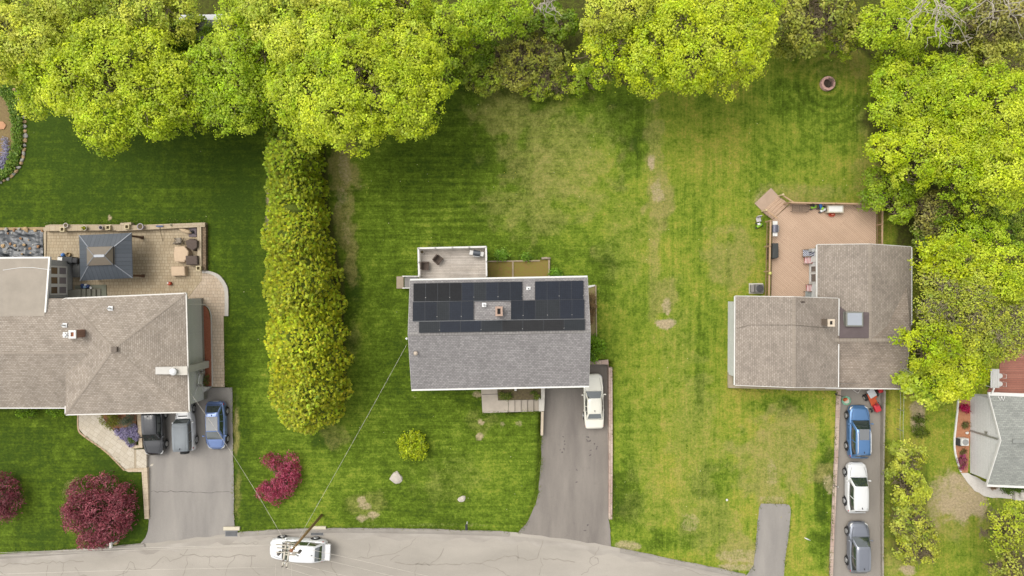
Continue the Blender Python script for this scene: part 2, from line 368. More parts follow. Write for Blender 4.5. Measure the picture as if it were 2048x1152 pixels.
def lawn_material():
    m, nt, n, l, b = nodes_of("lawn_grass")
    setp(b, Roughness=0.9, Specular_IOR_Level=0.12)
    at = n.new("ShaderNodeAttribute"); at.attribute_name = "cover"
    sp = n.new("ShaderNodeSeparateColor"); l.new(at.outputs["Color"], sp.inputs[0])
    tc = n.new("ShaderNodeTexCoord")
    def noise(scale, det, rough=0.6, vec=None):
        z = n.new("ShaderNodeTexNoise"); z.inputs["Scale"].default_value = scale; z.inputs["Detail"].default_value = det; z.inputs["Roughness"].default_value = rough
        l.new(tc.outputs["Object"] if vec is None else vec, z.inputs["Vector"]); return z.outputs["Fac"]
    def mth(op, a, b_=None, c_=None, clamp=False):
        q = n.new("ShaderNodeMath"); q.operation = op; q.use_clamp = clamp
        for i, v in enumerate((a, b_, c_)):
            if v is None: continue
            if isinstance(v, (int, float)): q.inputs[i].default_value = v
            else: l.new(v, q.inputs[i])
        return q.outputs[0]
    def mix(f, a, b_, mode='MIX'):
        q = n.new("ShaderNodeMix"); q.data_type = 'RGBA'; q.blend_type = mode
        if isinstance(f, (int, float)): q.inputs["Factor"].default_value = f
        else: l.new(f, q.inputs["Factor"])
        for k, v in (("A", a), ("B", b_)):
            if isinstance(v, tuple): q.inputs[k].default_value = v
            else: l.new(v, q.inputs[k])
        return q.outputs["Result"]
    fine = noise(4.0, 6, 0.78); mid = noise(1.1, 6, 0.7); vf = noise(5.5, 6, 0.85)
    def streak(sx, sy):
        mp = n.new("ShaderNodeMapping"); mp.inputs["Scale"].default_value = (sx, sy, 1); l.new(tc.outputs["Object"], mp.inputs[0]); return noise(1.0, 5, .7, mp.outputs[0])
    xyz = n.new("ShaderNodeSeparateXYZ"); l.new(tc.outputs["Object"], xyz.inputs[0])
    side = mth('MULTIPLY_ADD', xyz.outputs[0], 0.12, -0.6, clamp=True)
    sv, sh = streak(3.2, .12), streak(.15, 3.2)
    stk = mth('ADD', mth('MULTIPLY', sv, side), mth('MULTIPLY', sh, mth('SUBTRACT', 1.0, side)))
    tn = mth('ADD', mth('ADD', sp.outputs[1], mth('MULTIPLY_ADD', stk, 0.8, -0.4)), mth('MULTIPLY_ADD', mid, 1.15, -0.575)); tn = mth('ADD', tn, mth('MULTIPLY_ADD', fine, 1.1, -0.55), clamp=True)
    rp = n.new("ShaderNodeValToRGB"); e = rp.color_ramp.elements
    e[0].position = 0.05; e[0].color = col(62, 84, 18); e[1].position = 0.95; e[1].color = col(164, 158, 68)
    for p_, c_ in ((0.25, col(80, 100, 20)), (0.45, col(100, 124, 32)), (0.65, col(129, 146, 46))):
        x = e.new(p_); x.color = c_
    l.new(tn, rp.inputs["Fac"])
    dr = mth('ADD', mth('MULTIPLY', sp.outputs[0], 1.0), mth('ADD', mth('MULTIPLY_ADD', fine, 1.5, -0.9), mth('MULTIPLY_ADD', mid, 1.3, -0.65))); dr = mth('MULTIPLY', dr, mth('MULTIPLY', sp.outputs[0], 1.5, clamp=True), clamp=True)
    c1 = mix(dr, rp.outputs[0], mix(mid, col(140, 134, 68), col(172, 160, 104)))
    so = mth('ADD', mth('MULTIPLY', sp.outputs[2], 1.7), mth('ADD', mth('MULTIPLY_ADD', fine, 2.0, -1.6), mth('MULTIPLY_ADD', mid, 1.2, -0.6))); so = mth('MULTIPLY', so, mth('MULTIPLY', sp.outputs[2], 3.0, clamp=True), clamp=True)
    c2 = mix(so, c1, mix(fine, col(166, 146, 112), col(196, 180, 150)))
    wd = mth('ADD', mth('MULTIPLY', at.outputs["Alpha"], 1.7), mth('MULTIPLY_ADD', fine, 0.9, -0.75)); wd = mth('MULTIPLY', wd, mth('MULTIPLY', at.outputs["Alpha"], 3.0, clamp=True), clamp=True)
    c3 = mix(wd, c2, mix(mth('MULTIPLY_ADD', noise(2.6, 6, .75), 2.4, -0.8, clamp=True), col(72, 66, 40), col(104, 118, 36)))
    # blade-to-blade variation in colour of the turf
    vr = n.new("ShaderNodeValToRGB"); e = vr.color_ramp.elements; e[0].position = .28; e[1].position = .72
    e[0].color = (.40, .43, .40, 1); e[1].color = (1.66, 1.62, 1.55, 1)
    l.new(vf, vr.inputs["Fac"])
    c4 = mix(0.85, c3, vr.outputs[0], 'MULTIPLY')
    l.new(c4, b.inputs["Base Color"])
    bp = n.new("ShaderNodeBump"); bp.inputs["Strength"].default_value = 0.6; bp.inputs["Distance"].default_value = 0.06
    l.new(mth('ADD', fine, vf), bp.inputs["Height"]); l.new(bp.outputs[0], b.inputs["Normal"])
    return m
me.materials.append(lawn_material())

# ------------------------------------------------------------------ road, driveways, kerbs
def asphalt(name, base, patch, dark, sc=0.35, streak=None):
    m, nt, n, l, b = nodes_of(name); setp(b, Roughness=0.9, Specular_IOR_Level=0.2)
    tc = n.new("ShaderNodeTexCoord")
    def noise(s, d, r, sx=1, sy=1):
        mp = n.new("ShaderNodeMapping"); mp.inputs["Scale"].default_value = (sx, sy, 1); l.new(tc.outputs["Object"], mp.inputs[0])
        z = n.new("ShaderNodeTexNoise"); z.inputs["Scale"].default_value = s; z.inputs["Detail"].default_value = d; z.inputs["Roughness"].default_value = r
        l.new(mp.outputs[0], z.inputs["Vector"]); return z.outputs["Fac"]
    rp = n.new("ShaderNodeValToRGB"); e = rp.color_ramp.elements; e[0].position = .3; e[1].position = .7; e[0].color = base; e[1].color = patch
    sx, sy = streak if streak else (1, 1)
    l.new(noise(sc, 6, .6, sx, sy), rp.inputs["Fac"])
    mx = n.new("ShaderNodeMix"); mx.data_type = 'RGBA'; mx.blend_type = 'MIX'
    r2 = n.new("ShaderNodeValToRGB"); e = r2.color_ramp.elements; e[0].position = .62; e[1].position = .8; e[0].color = (0, 0, 0, 1); e[1].color = (.55, .55, .55, 1)
    l.new(noise(1.3, 5, .7), r2.inputs["Fac"]); l.new(r2.outputs[0], mx.inputs["Factor"])
    l.new(rp.outputs[0], mx.inputs["A"]); mx.inputs["B"].default_value = dark
    m2 = n.new("ShaderNodeMix"); m2.data_type = 'RGBA'; m2.blend_type = 'MULTIPLY'; m2.inputs["Factor"].default_value = 1
    r3 = n.new("ShaderNodeValToRGB"); e = r3.color_ramp.elements; e[0].position = .25; e[1].position = .75; e[0].color = (.82, .82, .82, 1); e[1].color = (1.16, 1.16, 1.16, 1)
    l.new(noise(28, 3, .7), r3.inputs["Fac"]); l.new(mx.outputs["Result"], m2.inputs["A"]); l.new(r3.outputs[0], m2.inputs["B"])
    l.new(m2.outputs["Result"], b.inputs["Base Color"]); return m
M_road = asphalt("old_asphalt", col(166, 159, 148), col(188, 180, 168), col(152, 145, 135), 0.3, (0.35, 1))
M_berm = asphalt("berm_asphalt", col(150, 143, 134), col(172, 165, 155), col(136, 130, 122), 0.5)
M_drive = asphalt("drive_asphalt", col(124, 117, 111), col(154, 146, 137), col(108, 101, 97), 0.35, (1.6, 0.3))
M_drive2 = asphalt("drive_asphalt_pale", col(142, 137, 132), col(168, 162, 154), col(132, 127, 122), 0.35, (1.6, 0.3))
M_drive3 = asphalt("drive_asphalt_right", col(152, 145, 136), col(168, 160, 150), col(136, 129, 120), 0.35, (1.6, 0.3))
M_oil = mat("oil_stain", col(92, 84, 82), .6, var=.15, vscale=6)
M_crack = mat("crack_filler", col(156, 148, 136), .9, var=.1)

RE = [(-900, 1240), (-500, 1150), (-200, 1121), (0, 1109), (150, 1099), (290, 1087), (380, 1077), (460, 1067), (520, 1062), (640, 1057), (800, 1058), (930, 1061), (1035, 1066), (1130, 1078), (1222, 1093), (1350, 1120), (1490, 1149), (1700, 1200), (2200, 1340), (3200, 1680)]
REs = bez(RE, 6)
def sheet(name, L, Rr, m, kind, parent=None, label=None):
    """strip of quads between two lines of world points"""
    mb = MB(); n = len(L)
    mb.add(list(L)+list(Rr), [(i, i+1, n+i+1, n+i) for i in range(n-1)])
    o = mb.build(name, m, parent, fix=False); tag(o, kind=kind); return o
up = [P(x, y) for x, y in REs]; rd = []
for i, p in enumerate(up):
    d = (up[min(i+1, len(up)-1)]-up[max(i-1, 0)]).normalized(); rd.append(p+Vector((d.y, -d.x, 0))*7.6)
rr2 = random.Random(5)
road = sheet("road", [p+Vector((0, rr2.gauss(0, .03), .03)) for p in up], [p+Vector((0, 0, .03)) for p in rd], M_road, "structure")
def crack(mb, pts, w=0.05, seed=0, z=0.036):
    rr = random.Random(seed); q = []
    w = w*0.8
    for i in range(len(pts)-1):
        a = P(*pts[i]); b = P(*pts[i+1]); k = max(1, int((b-a).length/0.3)); nr = Vector((-(b-a).y, (b-a).x, 0)).normalized()
        for j in range(k): q.append(a.lerp(b, j/k)+nr*rr.gauss(0, .06))
    q.append(P(*pts[-1])); n = len(q); vs = []
    for i, p in enumerate(q):
        d = (q[min(i+1, n-1)]-q[max(i-1, 0)]); d = d.normalized() if d.length > 1e-6 else Vector((1, 0, 0)); s = Vector((-d.y, d.x, 0))*w*0.5*rr.uniform(.5, 1.3)
        vs += [p+s+Vector((0, 0, z)), p-s+Vector((0, 0, z))]
    mb.add(vs, [(2*i, 2*i+1, 2*i+3, 2*i+2) for i in range(n-1)])
mb = MB()
CR = [[(0, 1133), (20, 1126), (60, 1128), (100, 1125), (140, 1122), (168, 1122)], [(95, 1152), (96, 1130)], [(125, 1152), (128, 1126)], [(150, 1134), (160, 1150), (175, 1152)], [(300, 1138), (328, 1113), (340, 1122), (366, 1112), (376, 1098)], [(376, 1112), (374, 1135), (366, 1152)],
      [(360, 1108), (410, 1112), (440, 1114), (480, 1110), (512, 1112)], [(420, 1112), (418, 1130), (440, 1140)], [(470, 1112), (455, 1130), (450, 1152)], [(505, 1112), (500, 1135), (520, 1150)], [(458, 1087), (500, 1086), (512, 1082), (518, 1086), (512, 1090), (506, 1086)], [(528, 1073), (560, 1076)], [(640, 1136), (652, 1150)],
      [(715, 1116), (760, 1112), (790, 1106), (815, 1094), (832, 1076)], [(737, 1113), (738, 1086)], [(790, 1124), (820, 1129), (850, 1128), (872, 1122), (884, 1105), (888, 1096)], [(830, 1152), (832, 1130), (840, 1122)], [(780, 1118), (800, 1110)], [(832, 1129), (900, 1128), (960, 1126), (1024, 1112), (1052, 1116), (1054, 1120), (1076, 1116), (1080, 1100), (1086, 1080)],
      [(1034, 1122), (1035, 1090)], [(1080, 1116), (1086, 1130), (1078, 1150)], [(1197, 1092), (1190, 1112), (1180, 1116), (1178, 1126), (1186, 1132), (1196, 1126), (1195, 1117), (1189, 1115)], [(1184, 1132), (1172, 1140), (1162, 1150)], [(1294, 1118), (1320, 1126), (1360, 1134), (1400, 1146), (1424, 1152)], [(650, 1108), (665, 1140), (675, 1152)], [(245, 1152), (262, 1122), (272, 1140)], [(0, 1142), (12, 1150)], [(1086, 1116), (1150, 1124)], [(960, 1126), (1000, 1140), (1020, 1152)], [(300, 1138), (260, 1140), (230, 1152)]]
for i, c_ in enumerate(CR): crack(mb, c_, 0.07 if i % 3 else 0.1, i)
mb.build("crack", M_crack, road, fix=False)["kind"] = "stuff"

def berm(name, x0, x1, m=M_berm, w=0.32, h=0.10):
    q = [p for (x, y), p in zip(REs, up) if x0 <= x <= x1]
    mb = MB(); vs = []; n = len(q); rr = random.Random(int(x0))
    for i, p in enumerate(q):
        d = (q[min(i+1, n-1)]-q[max(i-1, 0)]).normalized(); s = Vector((-d.y, d.x, 0))
        j = rr.gauss(0, .025)
        for off, z in ((0.06+j, -.05), (0.03+j, h), (-w*.55, h+.02), (-w-.08, .031)): vs.append(p+s*off+Vector((0, 0, z)))
    fs = [(4*i+k, 4*i+k+1, 4*i+5+k, 4*i+4+k) for i in range(n-1) for k in range(3)]
    mb.add(vs, fs); o = mb.build(name, m, None, smooth=True, fix=False); tag(o, kind="structure"); return o
berm("kerb", -500, 290); berm("kerb", 475, 1030); berm("kerb", 1226, 1500)
# darker gutter band along the road edge
gb = [p+Vector((0, -.30, .034)) for (x, y), p in zip(REs, up) if -500 < x < 1900]; g2 = [p+Vector((0, -0.85-.25*math.sin(i*1.7), .034)) for i, ((x, y), p) in enumerate(zip(REs, up)) if -500 < x < 1900]
sheet("gutter_strip", gb, g2, asphalt("gutter_asphalt", col(160, 152, 142), col(188, 181, 170), col(150, 143, 133), .8, (.4, 1)), "structure")

def drive_sheet(name, rows, zt, m, dz=0.0):
    ys = sorted(set([r[0] for r in rows]+list(range(int(rows[0][0]), int(rows[-1][0]), 12))))
    yy = [r[0] for r in rows]; L, Rr = [], []
    rr = random.Random(3)
    for y in ys:
        z = float(lerp_tab(y, zt))+dz
        L.append(P(np.interp(y, yy, [r[1] for r in rows])+rr.gauss(0, .5), y, z)); Rr.append(P(np.interp(y, yy, [r[2] for r in rows])+rr.gauss(0, .5), y, z))
    return sheet(name, L, Rr, m, "structure")
d_mid = drive_sheet("driveway", MID_ROWS, MIDZ, M_drive, 0.025)
d_lef = drive_sheet("driveway", LEF_ROWS, LEFZ, M_drive2, 0.025)
d_rig = drive_sheet("driveway", RIG_ROWS, RIGZ, M_drive3, 0.0)
# spare asphalt bay on the empty lawn
stub = MB()
pts = [(1522, 1007), (1570, 1008), (1578, 1010), (1581, 1016), (1580, 1040), (1576, 1080), (1570, 1120), (1566, 1170), (1480, 1160), (1496, 1147), (1507, 1130), (1512, 1080), (1518, 1016)]
stub.prism(wob([P(x, y) for x, y in pts], .4, .02, 4), -.04, .026); tag(stub.build("parking_bay", M_drive2), kind="structure")
# stains on the middle driveway
mb = MB(); rr = random.Random(8)
for cx, cy, k, sp_ in ((1180, 880, 9, 9), (1128, 884, 3, 5), (1126, 900, 4, 8), (1194, 896, 2, 3), (1150, 960, 2, 20), (1174, 1050, 2, 6)):
    for _ in range(k):
        x, y = cx+rr.gauss(0, sp_*.45), cy+rr.gauss(0, sp_*.9); z = float(lerp_tab(y, MIDZ))+.031
        a = rr.uniform(0, 3); r1, r2 = rr.uniform(.05, .16), rr.uniform(.03, .07); c0 = P(x, y, z)
        ring = [c0+Vector((math.cos(a)*r1*math.cos(t)-math.sin(a)*r2*math.sin(t), math.sin(a)*r1*math.cos(t)+math.cos(a)*r2*math.sin(t), 0)) for t in [k_*math.pi/4 for k_ in range(8)]]
        mb.add(ring, [tuple(range(8))])
mb.build("oil_stain", M_oil, d_mid, fix=False)["kind"] = "stuff"
mb = MB(); rr = random.Random(9)
crack(mb, [(300, 984), (380, 985), (458, 984)], .05, 3, float(lerp_tab(984, LEFZ))+.03); mb.build("crack", M_oil, d_lef, fix=False)["kind"] = "stuff"
# ------------------------------------------------------------------ foliage
M_leaf = leafmat("leaf", 0.46, 0.02)
M_bark = mat("bark", col(126, 112, 86), .9, var=.3, vscale=3)
M_bark_pale = mat("pale_bark", col(196, 186, 170), .9, var=.2, vscale=3)
def unit(a): return a/np.maximum(np.linalg.norm(a, axis=1, keepdims=True), 1e-9)
def leaves_obj(name, cen, nor, size, aspect, colr, parent, m=None, axis_dir=None, fold=0.25, kind=None):
    """one mesh of many diamond-shaped leaves"""
    n = len(cen); g = np.random.default_rng(n+1)
    nor = unit(nor)
    t = g.normal(size=(n, 3)) if axis_dir is None else axis_dir
    t = unit(t-nor*np.sum(t*nor, 1, keepdims=True)); b = np.cross(nor, t)
    L = (size*0.5)[:, None]; Wd = L*np.asarray(aspect).reshape(-1, 1)
    v = np.empty((n, 4, 3)); up_ = nor*Wd*fold
    v[:, 0] = cen-t*L; v[:, 1] = cen+b*Wd+up_; v[:, 2] = cen+t*L; v[:, 3] = cen-b*Wd+up_
    o0 = np.array(origin_of(parent)) if parent is not None else 0
    me = bpy.data.meshes.new(name)
    mesh_from(me, (v-o0).reshape(-1, 3), np.arange(n*4).reshape(n, 4))
    ca = me.color_attributes.new("tint", 'FLOAT_COLOR', 'POINT')
    c4 = np.concatenate([np.clip(colr, .004, .8), np.ones((n, 1))], 1).repeat(4, 0)
    ca.data.foreach_set("color", c4.reshape(-1).astype(np.float32))
    me.materials.append(m or M_leaf)
    o = bpy.data.objects.new(name, me); C.objects.link(o)
    if parent is not None: o.parent = parent
    if kind: o["kind"] = kind
    return o
def twigs_obj(name, p0, p1, r0, r1, m, parent, kind=None):
    p0 = np.asarray(p0, float); p1 = np.asarray(p1, float); n = len(p0)
    d = unit(p1-p0); a = np.cross(d, np.where(np.abs(d[:, 2:3]) > .9, [[1., 0, 0]], [[0, 0, 1.]])); a = unit(a); b = np.cross(d, a)
    r0 = np.asarray(r0).reshape(-1, 1)*np.ones((n, 1)); r1 = np.asarray(r1).reshape(-1, 1)*np.ones((n, 1))
    v = np.empty((n, 8, 3))
    for k in range(4):
        w = a*math.cos(k*math.pi/2)+b*math.sin(k*math.pi/2)
        v[:, k] = p0+w*r0; v[:, 4+k] = p1+w*r1
    q = np.array([(k, (k+1) % 4, 4+(k+1) % 4, 4+k) for k in range(4)])
    fs = (np.arange(n)[:, None, None]*8+q[None]).reshape(-1, 4)
    o0 = np.array(origin_of(parent)) if parent is not None else 0
    me = bpy.data.meshes.new(name); mesh_from(me, (v-o0).reshape(-1, 3), fs); me.materials.append(m)
    o = bpy.data.objects.new(name, me); C.objects.link(o)
    if parent is not None: o.parent = parent
    if kind: o["kind"] = kind
    return o
def branch(p0, p1, r0, r1, g, bend=0.12, k=5):
    """wiggly limb as k short segments"""
    t = np.linspace(0, 1, k+1)[:, None]; L = np.linalg.norm(p1-p0)
    q = p0+(p1-p0)*t; q[1:-1] += g.normal(size=(k-1, 3))*bend*L*.5
    q[1:-1, 2] += np.sin(np.pi*t[1:-1, 0])*L*.06
    r = r0+(r1-r0)*t[:, 0]
    return q[:-1], q[1:], r[:-1], r[1:]

def deciduous(label, px, py, rx, ry, top, tint, seed, dens=1.25, size=0.185, puff=0.54, gap=0.20, twiggy=0.0, name="deciduous_tree", group=None, base=None, bark=None, depth=0.55, spread=0.2, cat="tree"):
    """broadleaf tree whose crown shows at photo point (px,py) with half-widths rx, ry in photo pixels"""
    g = np.random.default_rng(seed)
    top = top*.72 if top > 4 else top
    zc = top*0.62; s = (H-top*0.78)/F; c = np.array(P(px, py, top*.78)); c[2] = zc
    Rx, Ry = rx*s, ry*s; Rz = max((top-zc), 1.2); Rm = (Rx+Ry)/2
    root = thing(name, label, cat, (c[0], c[1], 0), 0, group)
    # lobes
    nl = int(np.clip(12+Rm*2.8, 10, 38)); lob = []
    for i in range(nl):
        fr = math.sqrt((i+.5)/nl); az = i*2.39996+g.normal()*.3
        rr_ = fr*0.80*(1+g.normal()*.06); zz = math.sqrt(max(0, 1-fr*fr*.85))
        lr = Rm*g.uniform(.26, .40)*(1.15-.28*fr)
        lob.append((c[0]+Rx*rr_*math.cos(az), c[1]+Ry*rr_*math.sin(az), zc+Rz*(zz*.78-.12+g.normal()*.12), lr, g.normal()))
    lob = np.array(lob)
    cs, ns, cols, ts = [], [], [], []
    tint = np.asarray(tint)
    for i, (lx, ly, lz, lr, lt) in enumerate(lob):
        npf = max(6, int(4*math.pi*lr*lr*.62/(puff*puff*1.5)*dens)); d = unit(g.normal(size=(npf*2, 3))); d = d[d[:, 2] > -.35][:npf]
        p = np.array([lx, ly, lz])+d*lr*np.array([1, 1, min(1.0, .55+.45*Rz/Rm)])*(0.72+.40*g.random((len(d), 1)))
        keep = vnoise(p[:, 0]*.9+p[:, 2]*.7+seed, p[:, 1]*.9-p[:, 2]*.5) > gap*(.75+.5*g.random(len(p)))
        dd = np.linalg.norm((p[:, None]-lob[None, :, :3]), axis=2)/lob[None, :, 3]; dd[:, i] = 9
        keep &= dd.min(1) > .62
        p, d = p[keep], d[keep]
        if not len(p): continue
        k = int(32*(.8+.4*g.random()))
        pc = p.repeat(k, 0); dc = d.repeat(k, 0); up_ = np.array([[0, 0, 1.]])
        off = g.normal(size=pc.shape)*puff*.42; off -= dc*np.sum(off*dc, 1, keepdims=True)*.45
        cen = pc+off; nor = unit(dc*.40+up_*.75+unit(off)*.55+g.normal(size=pc.shape)*.32)
        pt = (1+spread*lt*.5+g.normal(size=(len(p), 1))*.13).repeat(k, 0); lf = 1+g.normal(size=(len(pc), 1))*.12
        hue = np.concatenate([1+np.clip(g.normal(size=(len(p), 1))*.05+lt*.03, -.12, .06), np.ones((len(p), 1)), 1+g.normal(size=(len(p), 1))*.15], 1).repeat(k, 0)
        cs.append(cen); ns.append(nor); 
        pale_w = np.clip(.14+.16*lt+.22*g.normal(size=(len(p), 1)), 0, .6).repeat(k, 0)      # paler tint on some sprays, deeper green on others, picked at random
        deep_w = np.clip(-.05-.22*lt+.2*g.normal(size=(len(p), 1)), 0, .6).repeat(k, 0)
        tc_ = tint[None]*(1-pale_w)+(tint*.55+ncol(236, 240, 130)*.45)[None]*pale_w; tc_ = tc_*(1-deep_w)+(tint*np.array([.66, .80, .7]))[None]*deep_w
        cols.append(tc_*pt*lf*hue)
    cen = np.concatenate(cs); nor = np.concatenate(ns); cl = np.concatenate(cols)
    if twiggy > 0:
        kk = g.random(len(cen)) > twiggy; cen, nor, cl = cen[kk], nor[kk], cl[kk]
    leaves_obj("crown", cen, nor, size*g.uniform(.7, 1.3, len(cen)), g.uniform(.5, .8, len(cen)), cl, root)
    # trunk and limbs
    kb = 1+.9*((H)/(H-.78*top)-1)      # foot set back: crowns at the woods' edge lean out to the light
    bs = np.array([c[0]*kb, c[1]*kb, 0.0]); fork = np.array([c[0]*(.6+.4*kb), c[1]*(.6+.4*kb), zc*.45]); bm_ = bark or M_bark
    tr = MB(); tr.tube([bs-np.array([0, 0, .2]), (bs*.6+fork*.4), fork], [Rm*.055+.08, Rm*.042+.06, Rm*.036+.05], 9); tr.build("trunk", bm_, root, smooth=True)
    a0, a1, r0, r1 = [], [], [], []
    def addb(*q):
        for lst, v in zip((a0, a1, r0, r1), q): lst.extend(v)
    for lx, ly, lz, lr, lt in lob:
        e = np.array([lx, ly, lz+lr*.2]); addb(*branch(fork, e, Rm*.022+.03, .035, g))
        m_ = 5 if twiggy == 0 else 16
        for _ in range(m_):
            d = unit(g.normal(size=(1, 3)))[0]; d[2] = abs(d[2])*.8; e2 = e+d*lr*g.uniform(.7, 1.15)
            addb(*branch(e, e2, .035, .012, g, .2, 3))
            if twiggy > 0:
                for _ in range(3):
                    q = e+(e2-e)*g.uniform(.4, .9); addb(*branch(q, q+g.normal(size=3)*lr*.35, .016, .008, g, .2, 2))
    twigs_obj("limb", a0, a1, r0, r1, bm_, root)
    return root

YG = ncol(228, 248, 40); YG2 = ncol(240, 250, 84); GR = ncol(208, 238, 32); DG = ncol(150, 182, 18); OL = ncol(206, 210, 80); YB = ncol(230, 246, 24); BR = ncol(182, 178, 88)
TREES = [
 ("yellow tree between the island bed and the broad scalloped tree", 95, 140, 112, 98, 13, YG, {}),
 ("leafy tree right of the broad scalloped tree, its tip nearest the gazebo", 345, 190, 92, 92, 12, YG*.7+GR*.3, {}),
 ("green tree tip hanging over the upper end of the arborvitae row's left side", 500, 185, 62, 72, 11, GR, {}),
 ("green tree at the top left of the largest tree, beside the white shed roof", 505, 75, 88, 88, 12, GR*.6+YG*.4, {}),
 ("yellow tree forming the upper shoulder of the largest tree", 640, 70, 140, 92, 16, YG2*.5+YG*.5, {}),
 ("yellow-green tree forming the right shoulder of the largest tree", 835, 165, 86, 92, 14, YG, {}),
 ("small yellow-green tree in the gap right of the largest tree's top", 880, 60, 70, 62, 12, GR*.5+YG*.5, {}),
 ("pale yellow tree at the top edge in the left half", 170, 20, 110, 60, 14, YG2, {}),
 ("lime tree filling the right woods between the fire pit and the olive tree", 1920, 180, 84, 70, 10, YG*.5+GR*.5, {}),
 ("lime tree in the right woods between the wide tree and the right edge", 1925, 330, 74, 70, 11, YG*.6+GR*.4, {}),
 ("green tree in the right woods above the bright roof-side tree", 1950, 470, 70, 42, 8, GR, {}),
 ("lime tree between the rear roof and the right edge", 1960, 580, 66, 58, 11, YG*.7+OL*.3, {}),
 ("pale lime tree between the feathery olive tree and the brick patio", 1950, 680, 66, 52, 10, YG*.5+OL*.5, {}),
 ("green tree at the top edge left of the sparse brown corner tree", 1895, 30, 70, 50, 10, GR*.7+OL*.3, {}),
 # label, x, y, rx, ry, top, tint, kw
 ("pale yellow-green tree in the top left corner of the woods", 40, 70, 120, 105, 15, YG2, {}),
 ("broad yellow-green tree with scalloped lower edge hanging over the dark left lawn", 225, 165, 165, 122, 15, YG, {}),
 ("green tree filling the gap between two broad yellow trees above the dark lawn", 455, 165, 100, 105, 12, GR, {}),
 ("largest yellow-green tree, overhanging the upper end of the arborvitae row", 712, 155, 190, 145, 16, YG, {}),
 ("small yellow tree at the top edge above the largest tree", 590, 20, 110, 70, 16, YG2, {}),
 ("pale tree at the top edge partly hiding a white shed roof", 300, 20, 120, 60, 14, YG2, {}),
 ("yellow-green tree touching the top edge right of the largest tree", 790, 10, 90, 60, 15, YG, {}),
 ("small green tree at the top edge, left of the brushy thicket", 985, 28, 80, 62, 12, GR, dict(base=None)),
 ("ragged green tree reaching down beside the two-lobed bright tree", 1225, 95, 72, 80, 11, YB, dict(gap=.44)),
 ("bright yellow-green tree with two lobes hanging over the middle of the back lawn", 1400, 88, 150, 115, 15, YB*.5+YG*.5, {}),
 ("pale tree at the top edge behind the bright two-lobed tree", 1260, 5, 110, 60, 15, YG2, dict(gap=.42)),
 ("pale yellow tree at the top edge right of the bright two-lobed tree", 1500, 10, 80, 70, 14, YG, {}),
 ("dull green brushy tree at the top, left of the bare white branches", 1640, 40, 100, 66, 9, OL, dict(twiggy=.3, gap=.3, size=.24)),
 ("yellow-green tree crossed by bare white branches near the top right", 1800, 55, 95, 62, 11, YG*.6+GR*.4, dict(bark=None)),
 ("brown sparse tree in the top right corner", 1995, 40, 75, 55, 12, BR, dict(twiggy=.55, size=.24)),
 ("olive tree at the right edge below the sparse brown tree", 1975, 120, 90, 62, 10, OL, dict(gap=.3)),
 ("rounded yellow-green tree right of the brick fire pit", 1850, 195, 108, 88, 10, YG*.75+GR*.25, dict(puff=.5)),
 ("bright tree at the right edge level with the fire pit", 1990, 215, 92, 88, 13, YG, dict(puff=.5)),
 ("wide yellow-green tree beside the upper right lawn, above the deck corner", 1845, 300, 112, 78, 11, YB*.6+YG*.25+GR*.15, dict(puff=.5)),
 ("bright yellow tree at the right edge above the dark hollow", 1998, 345, 82, 85, 14, YG, dict(puff=.5)),
 ("dark green tree touching the outer corner of the brown deck", 1786, 385, 62, 56, 4, DG*.6+GR*.4, dict(puff=.45, gap=.12)),
 ("brownish thin shrubby tree right of the deck railing", 1868, 425, 60, 42, 5, BR, dict(twiggy=.4, size=.22)),
 ("deep green tree in the dark hollow right of the deck", 1945, 425, 70, 46, 7, DG, dict(gap=.42)),
 ("bright yellow tree beside the right house's rear roof", 1905, 520, 72, 56, 10, YB, {}),
 ("yellow-green tree at the right edge beyond the rear roof", 2010, 545, 62, 72, 12, YG, {}),
 ("dull feathery olive tree overhanging the right house's roof edge", 1915, 612, 96, 72, 11, OL*.75+YG*.25, dict(twiggy=.45, size=.17, bark=mat("grey_twigs", col(160, 150, 120), .9, var=.2, vscale=3))),
 ("bright lime tree leaning over the lower right roof corner", 1862, 690, 58, 58, 11, YB, {}),
 ("olive tree at the right edge above the brick patio", 2000, 655, 76, 70, 11, OL*.75+YG*.25, dict(twiggy=.4, size=.17, bark=mat("grey_twigs", col(160, 150, 120), .9))),
 ("vivid lime tree between the lower right roof corner and the white patio table", 1915, 735, 78, 60, 9, YB, {}),
 ("darker green tree under the lime tree by the wire fence", 1862, 768, 62, 48, 6, GR*.7+OL*.3, dict(size=.26)),
 ("half bare tree in the bottom right corner", 2010, 1055, 60, 52, 8, YG*.6+OL*.4, dict(twiggy=.45, gap=.4, size=.2)),
 ("half bare tree at the bottom edge below the corner tree", 2030, 1135, 60, 40, 8, OL, dict(twiggy=.5, gap=.3, size=.2)),
]
for i, (lb, x, y, rx, ry, tp, ti, kw) in enumerate(TREES):
    deciduous(lb, x, y, rx, ry, tp, ti, 100+i, group="broadleaf trees of the woods", **kw)
